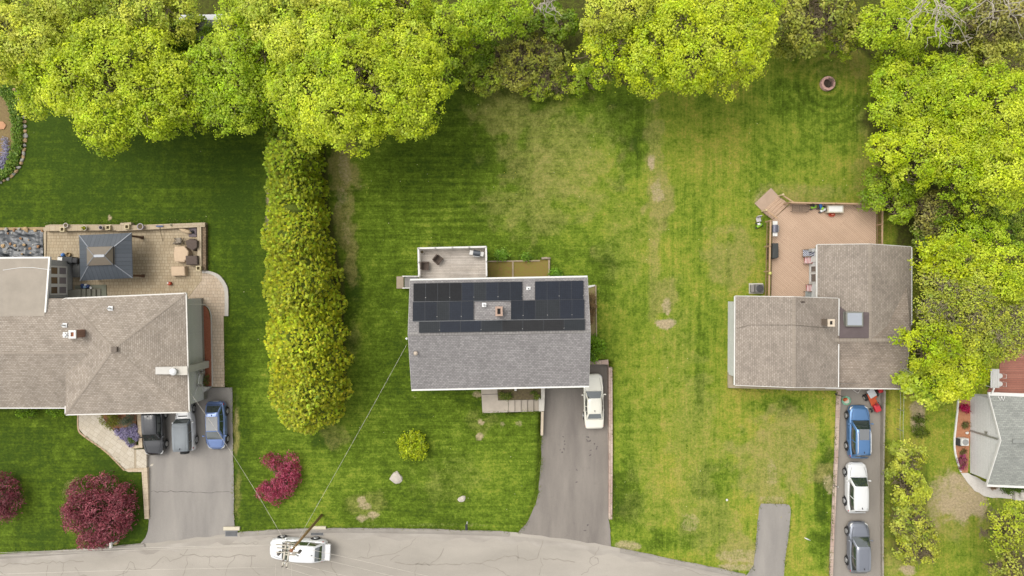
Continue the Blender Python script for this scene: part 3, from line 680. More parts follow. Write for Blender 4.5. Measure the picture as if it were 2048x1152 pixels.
# low brushy growth along the woods' edge
BUSH = [
 ("low brushy growth left of the twiggy thicket at the back lawn's edge", 985, 150, 62, 42, 1.6, OL*.6+GR*.4, dict(twiggy=.15, size=.17, puff=.36)),
 ("low green growth in front of the twiggy thicket, touching the dry lawn", 1095, 165, 62, 32, 1.3, GR*.6+OL*.4, dict(twiggy=.1, size=.17, puff=.36)),
 ("brushy thicket of thin twigs at the woods' edge above the dry lawn", 1060, 120, 85, 62, 2.6, OL, dict(twiggy=.35, size=.2, puff=.4)),
 ("green undergrowth bush between the largest tree and the thicket", 940, 110, 55, 60, 3.0, DG*.8+GR*.2, dict(size=.2, puff=.4)),
 ("green undergrowth bush above the brushy thicket", 1080, 45, 80, 45, 3.5, DG, dict(size=.22, puff=.4)),
 ("green undergrowth bush under the ragged tree", 1170, 160, 40, 30, 1.6, GR*.8, dict(size=.18, puff=.35)),
 ("dull green undergrowth bush left of the fire pit lawn's top end", 1590, 85, 56, 36, 2.4, OL*.7+DG*.3, dict(size=.2, puff=.4)),
 ("green undergrowth bush above the fire pit", 1690, 85, 56, 34, 3.0, GR*.8+OL*.2, dict(size=.2, puff=.4)),
 ("shaded undergrowth bush in the hollow right of the rear roof", 1870, 475, 55, 30, 2.5, DG*.8, dict(size=.2, puff=.4, twiggy=.3)),
 ("shaded undergrowth bush at the right edge below the bright yellow tree", 2005, 455, 60, 36, 3.0, DG*.9, dict(size=.2, puff=.4)),
 ("dark undergrowth bush beside the top right bare branches", 1915, 80, 50, 40, 3.5, DG*.7, dict(size=.2, puff=.4)),
 ("low green bush by the trees right of the fire pit", 1770, 145, 30, 36, 3, GR*.8, dict(size=.2, puff=.4)),
 ("undergrowth bush at the left woods' edge beneath the broad tree", 380, 85, 90, 50, 4, DG, dict(size=.22, puff=.45)),
 ("yellow-green twiggy bush at the top of the roadside bush row", 1810, 915, 42, 36, 2.4, OL*.8+YG*.2, dict(size=.2, puff=.4)),
 ("bushy lime shrub in the middle of the roadside bush row", 1812, 972, 46, 46, 2.6, YG*.35+OL*.65, dict(size=.2, puff=.42)),
 ("loose olive shrub below the middle of the roadside bush row", 1818, 1035, 46, 42, 2.4, OL*.85+YG*.15, dict(twiggy=.1, size=.2, puff=.4)),
 ("sparse olive shrub at the bottom of the roadside bush row", 1830, 1090, 48, 38, 1.9, OL*.8+YG*.2, dict(twiggy=.25, size=.2, puff=.4)),
]
for i, (lb, x, y, rx, ry, tp, ti, kw) in enumerate(BUSH):
    kw = dict(kw); kw.setdefault("gap", .3)
    deciduous(lb, x, y, rx, ry, tp, ti, 300+i, name="wild_bush", cat="bush", group="wild bushes at the woods' edge" if i < 13 else "bushes beside the right driveway", dens=.9, **kw)

# bare pale branches standing out of the top right trees
def bare_tree(label, base, top, tips, seed, r=.12):
    g = np.random.default_rng(seed); root = thing("bare_tree", label, "tree", (base.x, base.y, 0), 0, "bare trees in the woods")
    tr = MB(); tr.tube([base, base.lerp(top, .5)+Vector((.2, .1, 0)), top], [r*1.5, r*1.2, r], 8); tr.build("trunk", M_bark_pale, root, smooth=True)
    a0, a1, r0, r1 = [], [], [], []
    for t in tips:
        t = np.array(t); q = branch(np.array(top), t, r*.6, .03, g, .16, 6)
        for lst, v in zip((a0, a1, r0, r1), q): lst.extend(v)
        for _ in range(7):
            k = g.integers(2, 6); s0 = q[1][min(k, 5)]; e = s0+(t-np.array(top))*g.uniform(.2, .4)+g.normal(size=3)*.7
            b = branch(s0, e, .035, .01, g, .2, 4)
            for lst, v in zip((a0, a1, r0, r1), b): lst.extend(v)
    twigs_obj("limb", a0, a1, r0, r1, M_bark_pale, root)
bare_tree("bare tree with long white branches sprawling over the yellow crown near the top right", P(1868, -20, 0), P(1866, -12, 11.5), [P(1820, 45, 11.8), P(1878, 58, 11.8), P(1905, 20, 12), P(1912, 48, 11.6), P(1835, 12, 12.2), P(1880, 30, 12.5)], 1, .075)
bare_tree("bare tree with drooping white twigs at the top edge, right of the sprawling one", P(1990, -30, 0), P(1985, -25, 11.5), [P(1985, 30, 11.4), P(2020, 22, 11.6), P(1960, 10, 12), P(2040, 30, 11.5)], 2, .065)
bare_tree("bare forked snag standing in the dark gap below the white branches", P(1950, 50, 0), P(1951, 58, 6), [P(1920, 86, 6.5), P(1952, 34, 7), P(1972, 72, 6.6)], 3, .08)
bare_tree("small bare twig cluster at the top edge left of the ragged tree", P(1092, -15, 0), P(1092, -6, 10), [P(1080, 18, 10), P(1104, 14, 10.2), P(1095, 25, 9.6)], 4, .07)

# row of arborvitae ---------------------------------------------------------
def arborvitae(label, px, py, rpx, h, seed, tint, droop=0.0):
    """dense conical evergreen whose foot stands at photo point px,py; curled upright sprays"""
    g = np.random.default_rng(seed); b = np.array(P(px, py, 0)); R = rpx*H/F*.95; h = h*(1+.09*math.sin(seed*2.7))
    root = thing("arborvitae", label, "tree", (b[0], b[1], 0), 0, "arborvitae in the dividing row")
    cs, ns, ax, cols = [], [], [], []
    n = int(100*R*h); zz = h*g.random(n)**.8; az = g.random(n)*2*math.pi
    prof = lambda z: R*np.clip(1-(z/h)**3.2, 0.0, 1)**.55*(.84+.16*np.minimum(1, z/(.2*h)))
    wobb = 1+.22*(vnoise(az*3+seed, zz*.9)-.5)+.10*np.sin(az*5+seed)
    rr_ = prof(zz)*wobb*(.84+.18*g.random(n))
    # the flat-domed head gets its own sprays
    m_ = int(42*R*R); q_ = np.sqrt(g.random(m_)); hz_ = h*np.clip(1-(q_/1.0)**(2/.55), 0, 1)**(1/3.2)
    zz = np.concatenate([zz, hz_*(.93+.12*g.random(m_))]); az = np.concatenate([az, g.random(m_)*2*math.pi]); rr_ = np.concatenate([rr_, R*q_*.97]); n = len(zz)
    pos = np.stack([b[0]+rr_*np.cos(az), b[1]+rr_*np.sin(az), zz+.15], 1)
    out = np.stack([np.cos(az), np.sin(az), .35+1.6*(zz/h)**2], 1); out = unit(out)
    keep = vnoise(pos[:, 0]*1.6+zz*1.1+seed, pos[:, 1]*1.6-zz*.9) > .2
    pos, out, az = pos[keep], out[keep], az[keep]; n = len(pos)
    # each spray: a fan of slim fronds in a more or less upright plane
    k = 9; fan = np.tile(np.linspace(-1, 1, k), n); i = np.arange(n).repeat(k)
    pl = unit(np.stack([-np.sin(az), np.cos(az), 0*az], 1)+g.normal(size=(n, 3))*.55)
    upd = unit(out*.75+np.array([[0, 0, .85]])+g.normal(size=(n, 3))*.2)
    dirs = unit(upd[i]+pl[i]*fan[:, None]*.9+g.normal(size=(n*k, 3))*.12)
    L = g.uniform(.18, .32, n)[i]*(1-.25*np.abs(fan))
    cen = pos[i]+dirs*(L*.5)[:, None]
    nor = unit(np.cross(dirs, pl[i]+g.normal(size=(n*k, 3))*.3)+out[i]*.5+np.array([[0, 0, .7]]))
    t = np.asarray(tint)[None]*g.uniform(.84, 1.08)*(1+g.normal(size=(n, 1))*.22)[i]*(1+g.normal(size=(n*k, 1))*.1)*np.stack([1+g.normal(size=n)*.10, np.ones(n), 1+g.normal(size=n)*.1], 1)[i]
    leaves_obj("foliage", cen, nor, L, np.full(n*k, .42), t, root, axis_dir=dirs)
    # dense inner body of older branchlets that keeps the tree from being see-through
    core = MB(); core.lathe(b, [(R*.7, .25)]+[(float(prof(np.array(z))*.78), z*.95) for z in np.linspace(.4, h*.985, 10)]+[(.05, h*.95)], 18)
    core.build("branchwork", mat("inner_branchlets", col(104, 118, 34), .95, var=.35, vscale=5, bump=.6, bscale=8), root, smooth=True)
    tr = MB(); tr.tube([b, b+np.array([0, 0, .6]), b+np.array([0, 0, h*.6])], [.16, .14, .05], 8); tr.build("trunk", M_bark, root, smooth=True)
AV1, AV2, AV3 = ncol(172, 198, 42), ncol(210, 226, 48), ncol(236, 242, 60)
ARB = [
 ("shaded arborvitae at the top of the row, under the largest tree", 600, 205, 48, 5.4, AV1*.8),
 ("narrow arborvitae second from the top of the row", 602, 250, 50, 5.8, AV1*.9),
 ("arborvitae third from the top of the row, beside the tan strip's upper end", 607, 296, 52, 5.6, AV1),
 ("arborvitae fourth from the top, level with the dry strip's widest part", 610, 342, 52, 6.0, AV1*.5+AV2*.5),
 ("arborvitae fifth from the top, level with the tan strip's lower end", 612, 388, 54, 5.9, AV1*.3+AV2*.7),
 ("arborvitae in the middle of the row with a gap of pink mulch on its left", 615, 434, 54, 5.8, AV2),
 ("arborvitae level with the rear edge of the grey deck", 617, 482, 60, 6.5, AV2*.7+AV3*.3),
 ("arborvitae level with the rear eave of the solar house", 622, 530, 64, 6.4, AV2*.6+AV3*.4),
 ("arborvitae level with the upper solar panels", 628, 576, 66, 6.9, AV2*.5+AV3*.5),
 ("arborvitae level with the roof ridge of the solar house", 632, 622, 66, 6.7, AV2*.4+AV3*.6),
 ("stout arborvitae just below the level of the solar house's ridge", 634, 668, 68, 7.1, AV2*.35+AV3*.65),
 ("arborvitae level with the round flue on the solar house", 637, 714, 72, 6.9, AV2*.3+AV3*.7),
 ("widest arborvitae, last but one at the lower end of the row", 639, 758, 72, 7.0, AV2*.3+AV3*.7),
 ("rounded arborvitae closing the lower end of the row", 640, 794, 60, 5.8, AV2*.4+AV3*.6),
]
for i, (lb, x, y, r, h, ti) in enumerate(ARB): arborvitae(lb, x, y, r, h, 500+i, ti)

# ornamental shrubs ---------------------------------------------------------
def shrub(name, label, cat, blobs, h, tint, tint2, seed, size=.16, aspect=.5, dens=1.0, group=None, up_bias=.5, mixp=.4, inner=True, stemm=None):
    """low shrub made of rounded clumps; blobs = (x, y, r) in photo pixels at its mid height"""
    g = np.random.default_rng(seed)
    cx = sum(b[0]*b[2] for b in blobs)/sum(b[2] for b in blobs); cy = sum(b[1]*b[2] for b in blobs)/sum(b[2] for b in blobs)
    o = P(cx, cy, h*.5); root = thing(name, label, cat, (o.x, o.y, 0), 0, group)
    cs, ns, cl = [], [], []; st = []
    B = [(np.array(P(x, y, h*.55)), r*(H-h*.55)/F) for x, y, r in blobs]
    for c, r in B:
        n = int(150*r*r*dens*(.16/size)**1.3)+30; d = unit(g.normal(size=(n*2, 3))); d = d[d[:, 2] > -.25][:n]; n = len(d)
        hh = h*(.55+.45*min(1, r/max(q[1] for q in B)))
        p = np.stack([c[0]+d[:, 0]*r*(.8+.28*g.random(n)), c[1]+d[:, 1]*r*(.8+.28*g.random(n)), .12+hh*.38+d[:, 2]*hh*.6*(.85+.2*g.random(n))], 1)
        keep = vnoise(p[:, 0]*2.2+seed, p[:, 1]*2.2+p[:, 2]) > .22; p, d = p[keep], d[keep]; n = len(p)
        k = 6; i = np.arange(n).repeat(k); q = p[i]+g.normal(size=(n*k, 3))*size*.75
        nn = unit(d[i]*.6+np.array([[0, 0, up_bias]])+g.normal(size=(n*k, 3))*.45)
        w = (g.random(n) < mixp)[i][:, None]
        t = np.where(w, tint2[None], tint[None])*(1+g.normal(size=(n, 1))*.18)[i]*(1+g.normal(size=(n*k, 1))*.14)
        cs.append(q); ns.append(nn); cl.append(t)
        for _ in range(5):
            e = np.array([c[0]+g.normal()*r*.5, c[1]+g.normal()*r*.5, hh*.75]); st.append((np.array([o.x, o.y, .0]), e))
    cen = np.concatenate(cs); cen[:, 2] = np.maximum(cen[:, 2], .03)
    leaves_obj("foliage", cen, np.concatenate(ns), size*g.uniform(.7, 1.3, len(cen)), np.full(len(cen), aspect), np.concatenate(cl), root)
    a0, a1, r0, r1 = [], [], [], []
    for s0, e in st:
        for lst, v in zip((a0, a1, r0, r1), branch(s0, e, .03, .012, g, .15, 3)): lst.extend(v)
    twigs_obj("stem", a0, a1, r0, r1, stemm or M_bark, root)
    return root
RED, RED2, PNK = ncol(142, 58, 70), ncol(186, 100, 112), ncol(176, 62, 92)
shrub("red_maple", "large lacy dark red maple on the lower left lawn beside the road", "tree", [(165, 985, 26), (208, 975, 24), (240, 995, 22), (250, 1020, 18), (160, 1015, 28), (200, 1015, 30), (235, 1030, 26), (150, 1040, 22), (185, 1055, 28), (220, 1060, 24), (172, 1082, 16), (195, 1080, 16), (140, 1018, 15), (245, 985, 14), (245, 1050, 12)], 2.6, RED, RED2, 1, size=.22, aspect=.4, up_bias=.7)
shrub("red_maple", "smaller dark red maple cut by the left edge of the picture", "tree", [(6, 985, 28), (14, 1010, 24), (-12, 1000, 30), (10, 1028, 14), (-6, 965, 18)], 2.3, RED*.85, RED2*.8, 2, size=.2, aspect=.35, up_bias=.7)
shrub("red_barberry", "crimson C-shaped shrub alone on the lawn below the arborvitae row", "shrub", [(538, 922, 13), (556, 927, 15), (580, 922, 16), (584, 942, 16), (562, 944, 14), (588, 958, 12), (576, 966, 17), (558, 972, 16), (540, 986, 16), (524, 984, 12), (552, 998, 12), (571, 984, 12), (530, 974, 9)], 1.2, ncol(176, 58, 84), ncol(222, 104, 136), 3, size=.15, aspect=.45, mixp=.5)
shrub("round_bush", "round lime-green bush alone on the middle front lawn", "shrub", [(826, 893, 22), (812, 885, 15), (840, 884, 15), (838, 902, 15), (816, 903, 14), (826, 875, 10)], 1.5, ncol(212, 226, 30), ncol(180, 206, 24), 4, size=.17, aspect=.7)
shrub("foundation_shrub", "clipped bright green shrub by the left house wall, left of its twin", "shrub", [(53, 820, 15), (44, 822, 10), (63, 822, 10)], .9, ncol(128, 170, 14), ncol(150, 190, 24), 5, size=.14, aspect=.6)
shrub("foundation_shrub", "clipped bright green shrub tucked by the step in the left house's eaves", "shrub", [(112, 818, 14), (103, 819, 9), (122, 820, 9)], .9, ncol(128, 170, 14), ncol(150, 190, 24), 6, size=.14, aspect=.6)
shrub("bed_shrub", "olive juniper beside the left house's front walk", "shrub", [(212, 838, 11), (222, 850, 9), (230, 840, 10), (225, 832, 8)], .8, ncol(140, 150, 40), ncol(160, 160, 50), 7, size=.12, aspect=.4)
shrub("bed_shrub", "blue-grey spiky shrub above the purple phlox", "shrub", [(252, 838, 9), (260, 846, 8), (246, 846, 6), (262, 834, 6)], .7, ncol(112, 130, 100), ncol(140, 150, 120), 8, size=.16, aspect=.2)
shrub("phlox", "mat of pale purple creeping phlox in the left front bed", "flowers", [(240, 861, 8), (252, 866, 9), (264, 862, 9), (270, 874, 8), (258, 876, 7), (262, 886, 6), (268, 855, 6), (246, 872, 5)], .25, ncol(184, 172, 214), ncol(206, 196, 226), 9, size=.11, aspect=.8, dens=2.2)
shrub("bed_shrub", "small green tuft at the tip of the phlox", "shrub", [(264, 880, 6), (260, 876, 3)], .5, ncol(110, 140, 34), ncol(130, 150, 40), 10, size=.1)
shrub("bed_shrub", "leafy shrub near the downspout in the red mulch strip", "shrub", [(415, 756, 5), (413, 764, 5)], .5, ncol(110, 140, 60), ncol(150, 120, 70), 11, size=.1)
shrub("hosta", "bright green hosta against the planting bed near the deck corner", "plant", [(1002, 511, 9), (998, 508, 5), (1007, 508, 5)], .5, ncol(140, 190, 46), ncol(170, 210, 80), 12, size=.2, aspect=.4)
shrub("hosta", "smaller green hosta in front of the second planting bed", "plant", [(1054, 514, 6), (1050, 512, 4)], .45, ncol(130, 180, 40), ncol(160, 200, 70), 13, size=.18, aspect=.4)
shrub("hosta", "green hosta at the foot of the wall right of the planting beds", "plant", [(1112, 546, 8), (1106, 548, 5), (1117, 549, 5)], .5, ncol(130, 180, 30), ncol(150, 200, 50), 14, size=.18, aspect=.4)
shrub("side_bush", "loose light green bush at the solar house's right corner", "shrub", [(1194, 688, 12), (1190, 704, 10), (1200, 698, 9), (1186, 716, 6), (1186, 680, 8)], 1.0, ncol(130, 176, 26), ncol(156, 196, 40), 15, size=.2, aspect=.45)
shrub("dry_shrub", "withered brown shrub in the narrow bed beside the solar house", "shrub", [(1183, 596, 7), (1184, 612, 8), (1182, 628, 7), (1181, 642, 5)], .9, ncol(150, 116, 78), ncol(182, 148, 104), 16, size=.14, aspect=.3, dens=1.8, mixp=.5)
shrub("bed_shrub", "green clump at the left of the entry bed by the concrete walk", "shrub", [(1004, 790, 6), (1014, 793, 6), (1022, 790, 5)], .4, ncol(110, 140, 30), ncol(150, 160, 60), 17, size=.1)
shrub("bed_shrub", "green clump at the right of the entry bed above the steps", "shrub", [(1068, 788, 6), (1074, 793, 5)], .4, ncol(110, 140, 30), ncol(150, 160, 60), 18, size=.1)
shrub("azalea", "magenta azalea at the upper end of the white-edged bed", "shrub", [(1931, 817, 7), (1926, 815, 4)], .7, ncol(196, 14, 84), ncol(214, 40, 110), 19, size=.12, aspect=.7, mixp=.3)
shrub("azalea", "pink azalea at the lower end of the white-edged bed", "shrub", [(1925, 921, 6), (1922, 931, 6), (1928, 914, 4)], .6, ncol(190, 70, 130), ncol(160, 110, 90), 20, size=.12, aspect=.7)
shrub("bed_shrub", "small green plant in the middle of the white-edged bed", "shrub", [(1931, 849, 5), (1928, 852, 3)], .4, ncol(120, 130, 60), ncol(140, 120, 80), 21, size=.1)
shrub("bed_shrub", "small brownish plant above the pink azalea", "shrub", [(1926, 902, 4), (1923, 904, 3)], .35, ncol(130, 126, 66), ncol(150, 120, 80), 22, size=.1)
shrub("foundation_shrub", "dense green shrub below the far right house's eave", "shrub", [(2024, 977, 12), (2012, 976, 8), (2038, 976, 9)], .9, ncol(96, 130, 24), ncol(120, 150, 40), 23, size=.13, aspect=.6)
shrub("bed_shrub", "rusty shrub in the pale gravel by the far right house", "shrub", [(1985, 972, 5), (1990, 970, 4)], .4, ncol(150, 112, 74), ncol(170, 130, 90), 24, size=.1)
shrub("mound_shrub", "flattened evergreen mound in the upper part of the orange mulch patch", "shrub", [(1837, 836, 9), (1845, 838, 8), (1830, 835, 5)], .5, ncol(116, 136, 40), ncol(96, 116, 30), 25, size=.12)
shrub("mound_shrub", "broader evergreen mound in the lower part of the orange mulch patch", "shrub", [(1832, 860, 10), (1843, 864, 10), (1852, 868, 6)], .55, ncol(120, 140, 30), ncol(96, 116, 24), 26, size=.12)
shrub("dry_grass_tuft", "tan dry grass tuft behind the large red maple", "grass", [(140, 975, 9), (148, 968, 7), (136, 986, 6), (156, 962, 6)], .7, ncol(196, 180, 120), ncol(170, 160, 90), 27, size=.2, aspect=.08, mixp=.5)
# ground cover in the round island bed at the left edge
def cover_patch(name, outline, n, h, tint, tint2, size, seed, label=None):
    g = np.random.default_rng(seed); pts = [tuple(P(x, y, 0).to_2d()) for x, y in outline]; a = np.array(pts)
    q = g.random((n*4, 2))*(a.max(0)-a.min(0))+a.min(0); q = q[sdf_poly(q[:, 0], q[:, 1], pts) < 0][:n]
    p = np.concatenate([q, h*g.random((len(q), 1))**.6+.03], 1); k = 4; i = np.arange(len(p)).repeat(k)
    c = p[i]+g.normal(size=(len(i), 3))*size*.6; c[:, 2] = np.maximum(c[:, 2], .03)
    t = np.where(g.random((len(p), 1))[i] < .35, tint2[None], tint[None])*(1+g.normal(size=(len(i), 1))*.2)
    o = leaves_obj(name, c, np.array([[0, 0, 1.]])+g.normal(size=(len(i), 3))*.5, size*g.uniform(.7, 1.3, len(i)), np.full(len(i), .65), t, None, kind="stuff")
    return tag(o, label, "ground cover")
cover_patch("ground_cover", [(8, 172), (30, 185), (40, 205), (47, 240), (46, 290), (40, 325), (22, 350), (-10, 368), (-10, 352), (12, 340), (24, 320), (30, 285), (28, 240), (20, 205), (2, 185)], 1500, .3, ncol(120, 160, 40), ncol(160, 186, 70), .17, 1, "green ground cover inside the curved stone edging")
cover_patch("flower_patch", [(8, 276), (16, 276), (20, 300), (14, 325), (8, 340), (-10, 345), (-10, 325), (6, 312)], 260, .25, ncol(176, 172, 206), ncol(206, 204, 220), .12, 2, "lavender flowers inside the island bed at the left edge")

# tufts of longer grass along hard edges, and small flowers scattered in the turf
def edge_grass(name, lines, per_m=26, spread=.11, h=.1, seed=1):
    g = np.random.default_rng(seed); cs = []
    for z, pts in lines:
        for a, b in zip(pts[:-1], pts[1:]):
            p, q = np.array(P(*a, z)), np.array(P(*b, z)); L = np.linalg.norm(q-p); n = int(L*per_m); nr = np.array([-(q-p)[1], (q-p)[0], 0])/max(L, 1e-6)
            t = g.random((n, 1)); keep = vnoise(t[:, 0]*L*1.3+a[0], t[:, 0]*0+a[1]) > .35; t = t[keep]; n = len(t)
            cs.append(p+(q-p)*t+nr*np.abs(g.normal(size=(n, 1)))*spread*g.choice([-1, 1, 1], (n, 1))+np.array([0, 0, 1.])*g.random((n, 1))*h)
    c = np.concatenate(cs); n = len(c)
    t = np.where(g.random((n, 1)) < .3, ncol(150, 150, 66)[None], ncol(104, 130, 34)[None])*(1+g.normal(size=(n, 1))*.2)
    o = leaves_obj(name, c, g.normal(size=(n, 3))*.6+[0, 0, 1], g.uniform(.07, .17, n), np.full(n, .35), t, None, kind="stuff"); tag(o, kind="stuff", cat="grass", label="tufts of grass growing along driveway and path edges"); return o
def rows_edge(rows, side, zt, y0, y1): return [(r[1+side], r[0]) for r in rows if y0 <= r[0] <= y1]
edge_grass("edge_grass", [(.03, rows_edge(MID_ROWS, 0, MIDZ, 870, 1066)), (.03, rows_edge(LEF_ROWS, 1, LEFZ, 775, 1060)), (.03, [(1522, 1007), (1518, 1016), (1512, 1080), (1507, 1130), (1496, 1147)]), (.03, [(1581, 1016), (1580, 1040), (1576, 1080), (1570, 1120), (1567, 1160)]), (.03, [(1522, 1006), (1570, 1007), (1580, 1014)]),
  (.1, [(1225.5, 735), (1226, 900), (1225.5, 1040)]), (.1, [(1673, 780), (1669, 900), (1661, 1100), (1658, 1160)]), (.06, [(1773, 778), (1770, 900), (1769, 1160)]), (.04, [(965, 827), (1016, 826), (1080, 824)]), (.04, [(158, 858), (172, 874), (213, 905), (250, 940)]), (.04, [(456, 560), (458, 640), (450, 640), (450, 774)]), (.04, [(90, 447), (240, 444), (412, 443), (415, 540)]),
  (.05, [(x, y-1) for x, y in REs if 0 < x < 290]), (.05, [(x, y-1) for x, y in REs if 475 < x < 1030]), (.05, [(x, y-1) for x, y in REs if 1226 < x < 1500]), (.04, [(1083, 872), (1083, 930), (1078, 985)]), (.03, [(974, 560), (976, 520), (1100, 516), (1101, 555)]), (.03, [(1194, 570), (1196, 690)]), (.05, [(1456, 745), (1456, 778), (1575, 783), (1672, 783)]), (.03, [(836, 492), (972, 490)])], 30)
g_ = np.random.default_rng(12); q_ = np.stack([g_.uniform(-44, 44, 900), g_.uniform(-21, 18, 900), np.full(900, .05)], 1); kk_ = np.interp(q_[:, 0], [-44, 44], [.35, 1]) > g_.random(900)
q_ = q_[kk_ & (vnoise(q_[:, 0]*.3, q_[:, 1]*.3) > .45)]; n_ = len(q_)
pol_ = [rowpoly(r, t) for r, t in ((MID_ROWS, MIDZ), (RIG_ROWS, RIGZ), (LEF_ROWS, LEFZ))]; ok_ = np.ones(n_, bool)
for pl_ in pol_: ok_ &= sdf_poly(q_[:, 0], q_[:, 1], pl_) > .3
q_ = q_[ok_]; n_ = len(q_)
leaves_obj("lawn_flowers", q_, np.array([[0, 0, 1.]])+g_.normal(size=(n_, 3))*.2, g_.uniform(.05, .12, n_), np.full(n_, .8), np.where(g_.random((n_, 1)) < .5, ncol(214, 206, 170)[None], ncol(196, 186, 60)[None])*np.ones((n_, 1)), None, kind="stuff")
tag(bpy.data.objects["lawn_flowers"], "scattered tiny pale and yellow flowers in the lawn", "flowers", kind="stuff")
# ------------------------------------------------------------------ houses
M_shing = brickmat("brown_shingles", col(186, 174, 160), col(160, 148, 134), col(138, 127, 115), .25, .15, .016, uv=True, stain=.17, sscale=.45, bump=.3)
M_shing2 = brickmat("tan_shingles", col(178, 166, 153), col(154, 143, 131), col(134, 123, 112), .25, .15, .016, uv=True, stain=.15, sscale=.5, bump=.3)
M_grey_sh = brickmat("grey_shingles", col(166, 162, 160), col(142, 138, 137), col(120, 116, 115), .25, .15, .016, uv=True, stain=.12, sscale=.6, bump=.3)
M_pale_sh = brickmat("pale_grey_shingles", col(176, 178, 170), col(154, 156, 150), col(136, 138, 132), .34, .15, .016, uv=True, stain=.10, sscale=.6, bump=.3)
M_cap = brickmat("ridge_shingles", col(170, 158, 144), col(158, 146, 132), col(144, 132, 120), .25, .4, .02, uv=True, stain=.12, bump=.2)
M_cap_g = brickmat("ridge_shingles_grey", col(160, 156, 152), col(142, 138, 135), col(120, 116, 114), .25, .4, .02, uv=True, stain=.12, bump=.2)
M_white = mat("white_paint", col(238, 236, 230), .5, var=.05, vscale=3)
M_fascia = mat("white_fascia", col(226, 222, 214), .5, var=.08, vscale=2)
M_siding = brickmat("grey_siding", col(236, 236, 232), col(232, 232, 228), col(196, 196, 194), 6, .18, .012, uv=True, stain=.06, bump=.2)
M_wsiding = brickmat("white_siding", col(240, 239, 235), col(236, 235, 231), col(205, 205, 202), 8, .2, .012, uv=True, stain=.04, bump=.2)
M_found = mat("concrete_foundation", col(166, 162, 152), .9, var=.15, vscale=3)
M_conc = mat("concrete", col(196, 184, 168), .9, var=.10, vscale=1.5, bump=.2, bscale=30)
M_conc2 = mat("pale_concrete", col(214, 208, 196), .9, var=.10, vscale=2)
M_glass = mat("window_glass", (.045, .05, .055, 1), .05, spec=.9, coat=.5)
M_sky_glass = mat("skylight_glass", col(166, 172, 180), .06, spec=.9, coat=1.0)
M_brick = brickmat("chimney_brick", col(168, 122, 100), col(140, 98, 80), col(170, 156, 140), .22, .08, .012, stain=.15)
M_dark = mat("dark_void", (.012, .011, .01, 1), .9)
M_metal = mat("galvanised_metal", col(196, 194, 190), .4, metal=.6, var=.1, vscale=5)
M_whitemetal = mat("white_metal", col(240, 240, 238), .35, var=.04, vscale=4)
M_membrane = mat("roof_membrane", col(168, 158, 144), .85, var=.10, vscale=.8, bump=.15, bscale=6)
M_membrane2 = mat("dark_roof_membrane", col(104, 92, 92), .85, var=.10, vscale=1.5, bump=.1, bscale=10)

def wallbox(root, name, pts, z0, z1, m, side_only=True):
    """upright walls round xy points, UV in metres"""
    mb = MB(); n = len(pts); zz = z1 if isinstance(z1, (list, tuple)) else [z1]*n
    for i in range(n):
        a, b = Vector((*pts[i], 0)), Vector((*pts[(i+1) % n], 0)); L = (b-a).length
        za, zb = zz[i], zz[(i+1) % n]
        mb.add([(a.x, a.y, z0), (b.x, b.y, z0), (b.x, b.y, zb), (a.x, a.y, za)], [(0, 1, 2, 3)], [[(0, z0), (L, z0), (L, zb), (0, za)]])
    return mb.build(name, m, root, fix=False)
def inset(pts, d):
    """shrink a convex polygon (either winding) by d"""
    n = len(pts); c = Vector((sum(p[0] for p in pts)/n, sum(p[1] for p in pts)/n)); out = []
    for i in range(n):
        p0, p1, p2 = Vector(pts[i-1]).to_2d(), Vector(pts[i]).to_2d(), Vector(pts[(i+1) % n]).to_2d()
        def off(a, b):
            e = (b-a).normalized(); nr = Vector((-e.y, e.x))
            if nr.dot(c-a) < 0: nr = -nr
            return a+nr*d, e
        a, e1 = off(p0, p1); b, e2 = off(p1, p2)
        den = e1.x*e2.y-e1.y*e2.x
        t = ((b.x-a.x)*e2.y-(b.y-a.y)*e2.x)/den if abs(den) > 1e-9 else 0
        q = a+e1*t; out.append((q.x, q.y))
    return out
def fascia(root, lines, w=.09, h=.17, m=None, name="gutter", lift=.0):
    for a, b in lines:
        mb = MB(); mb.bar(Vector(a)+Vector((0, 0, lift)), Vector(b)+Vector((0, 0, lift)), w, h); mb.build(name, m or M_fascia, root)
def chimney(parent, px, py, zb, zt, sx, sy, rz=0.0, cap=None, m=None, capm=None, flue=True):
    c = P(px, py, zt); mb = MB(); mb.box((c.x, c.y, (zb+zt)/2), (sx, sy, zt-zb), rz); ch = mb.build("chimney", m or M_brick, parent, bevel=.01)
    mb = MB()
    ca, sa = math.cos(rz), math.sin(rz); w = .16
    for ox, oy, dx, dy in ((0, sy/2-w/2+.03, sx+.08, w), (0, -sy/2+w/2-.03, sx+.08, w), (sx/2-w/2+.03, 0, w, sy-2*w+.06), (-sx/2+w/2-.03, 0, w, sy-2*w+.06)):
        mb.box((c.x+ox*ca-oy*sa, c.y+ox*sa+oy*ca, zt+.06), (dx, dy, .12), rz)
    mb.build("chimney_cap", capm or M_conc, ch)
    if flue:
        mb = MB(); mb.box((c.x, c.y, zt+.013), (max(.1, sx-2*w+.05), max(.1, sy-2*w+.05), .02), rz); mb.build("flue", M_dark, ch)
    return ch
def pipe_vent(parent, px, py, z, r=.07, h=.35, m=None, hood=True):
    c = P(px, py, z); mb = MB(); mb.lathe((c.x, c.y, z-h), [(r*1.9, 0), (r*1.7, .05), (r, .07), (r, h), (r*.7, h), (r*.7, h-.05)], 12)
    if hood: mb.box((c.x, c.y, z-h+.04), (r*4.4, r*4.4, .02))
    o = mb.build("vent_pipe", m or M_whitemetal, parent)
    d = MB(); d.lathe((c.x, c.y, z-.045), [(r*.68, 0), (r*.66, .01)], 12); d.build("opening", M_dark, o)
    return o

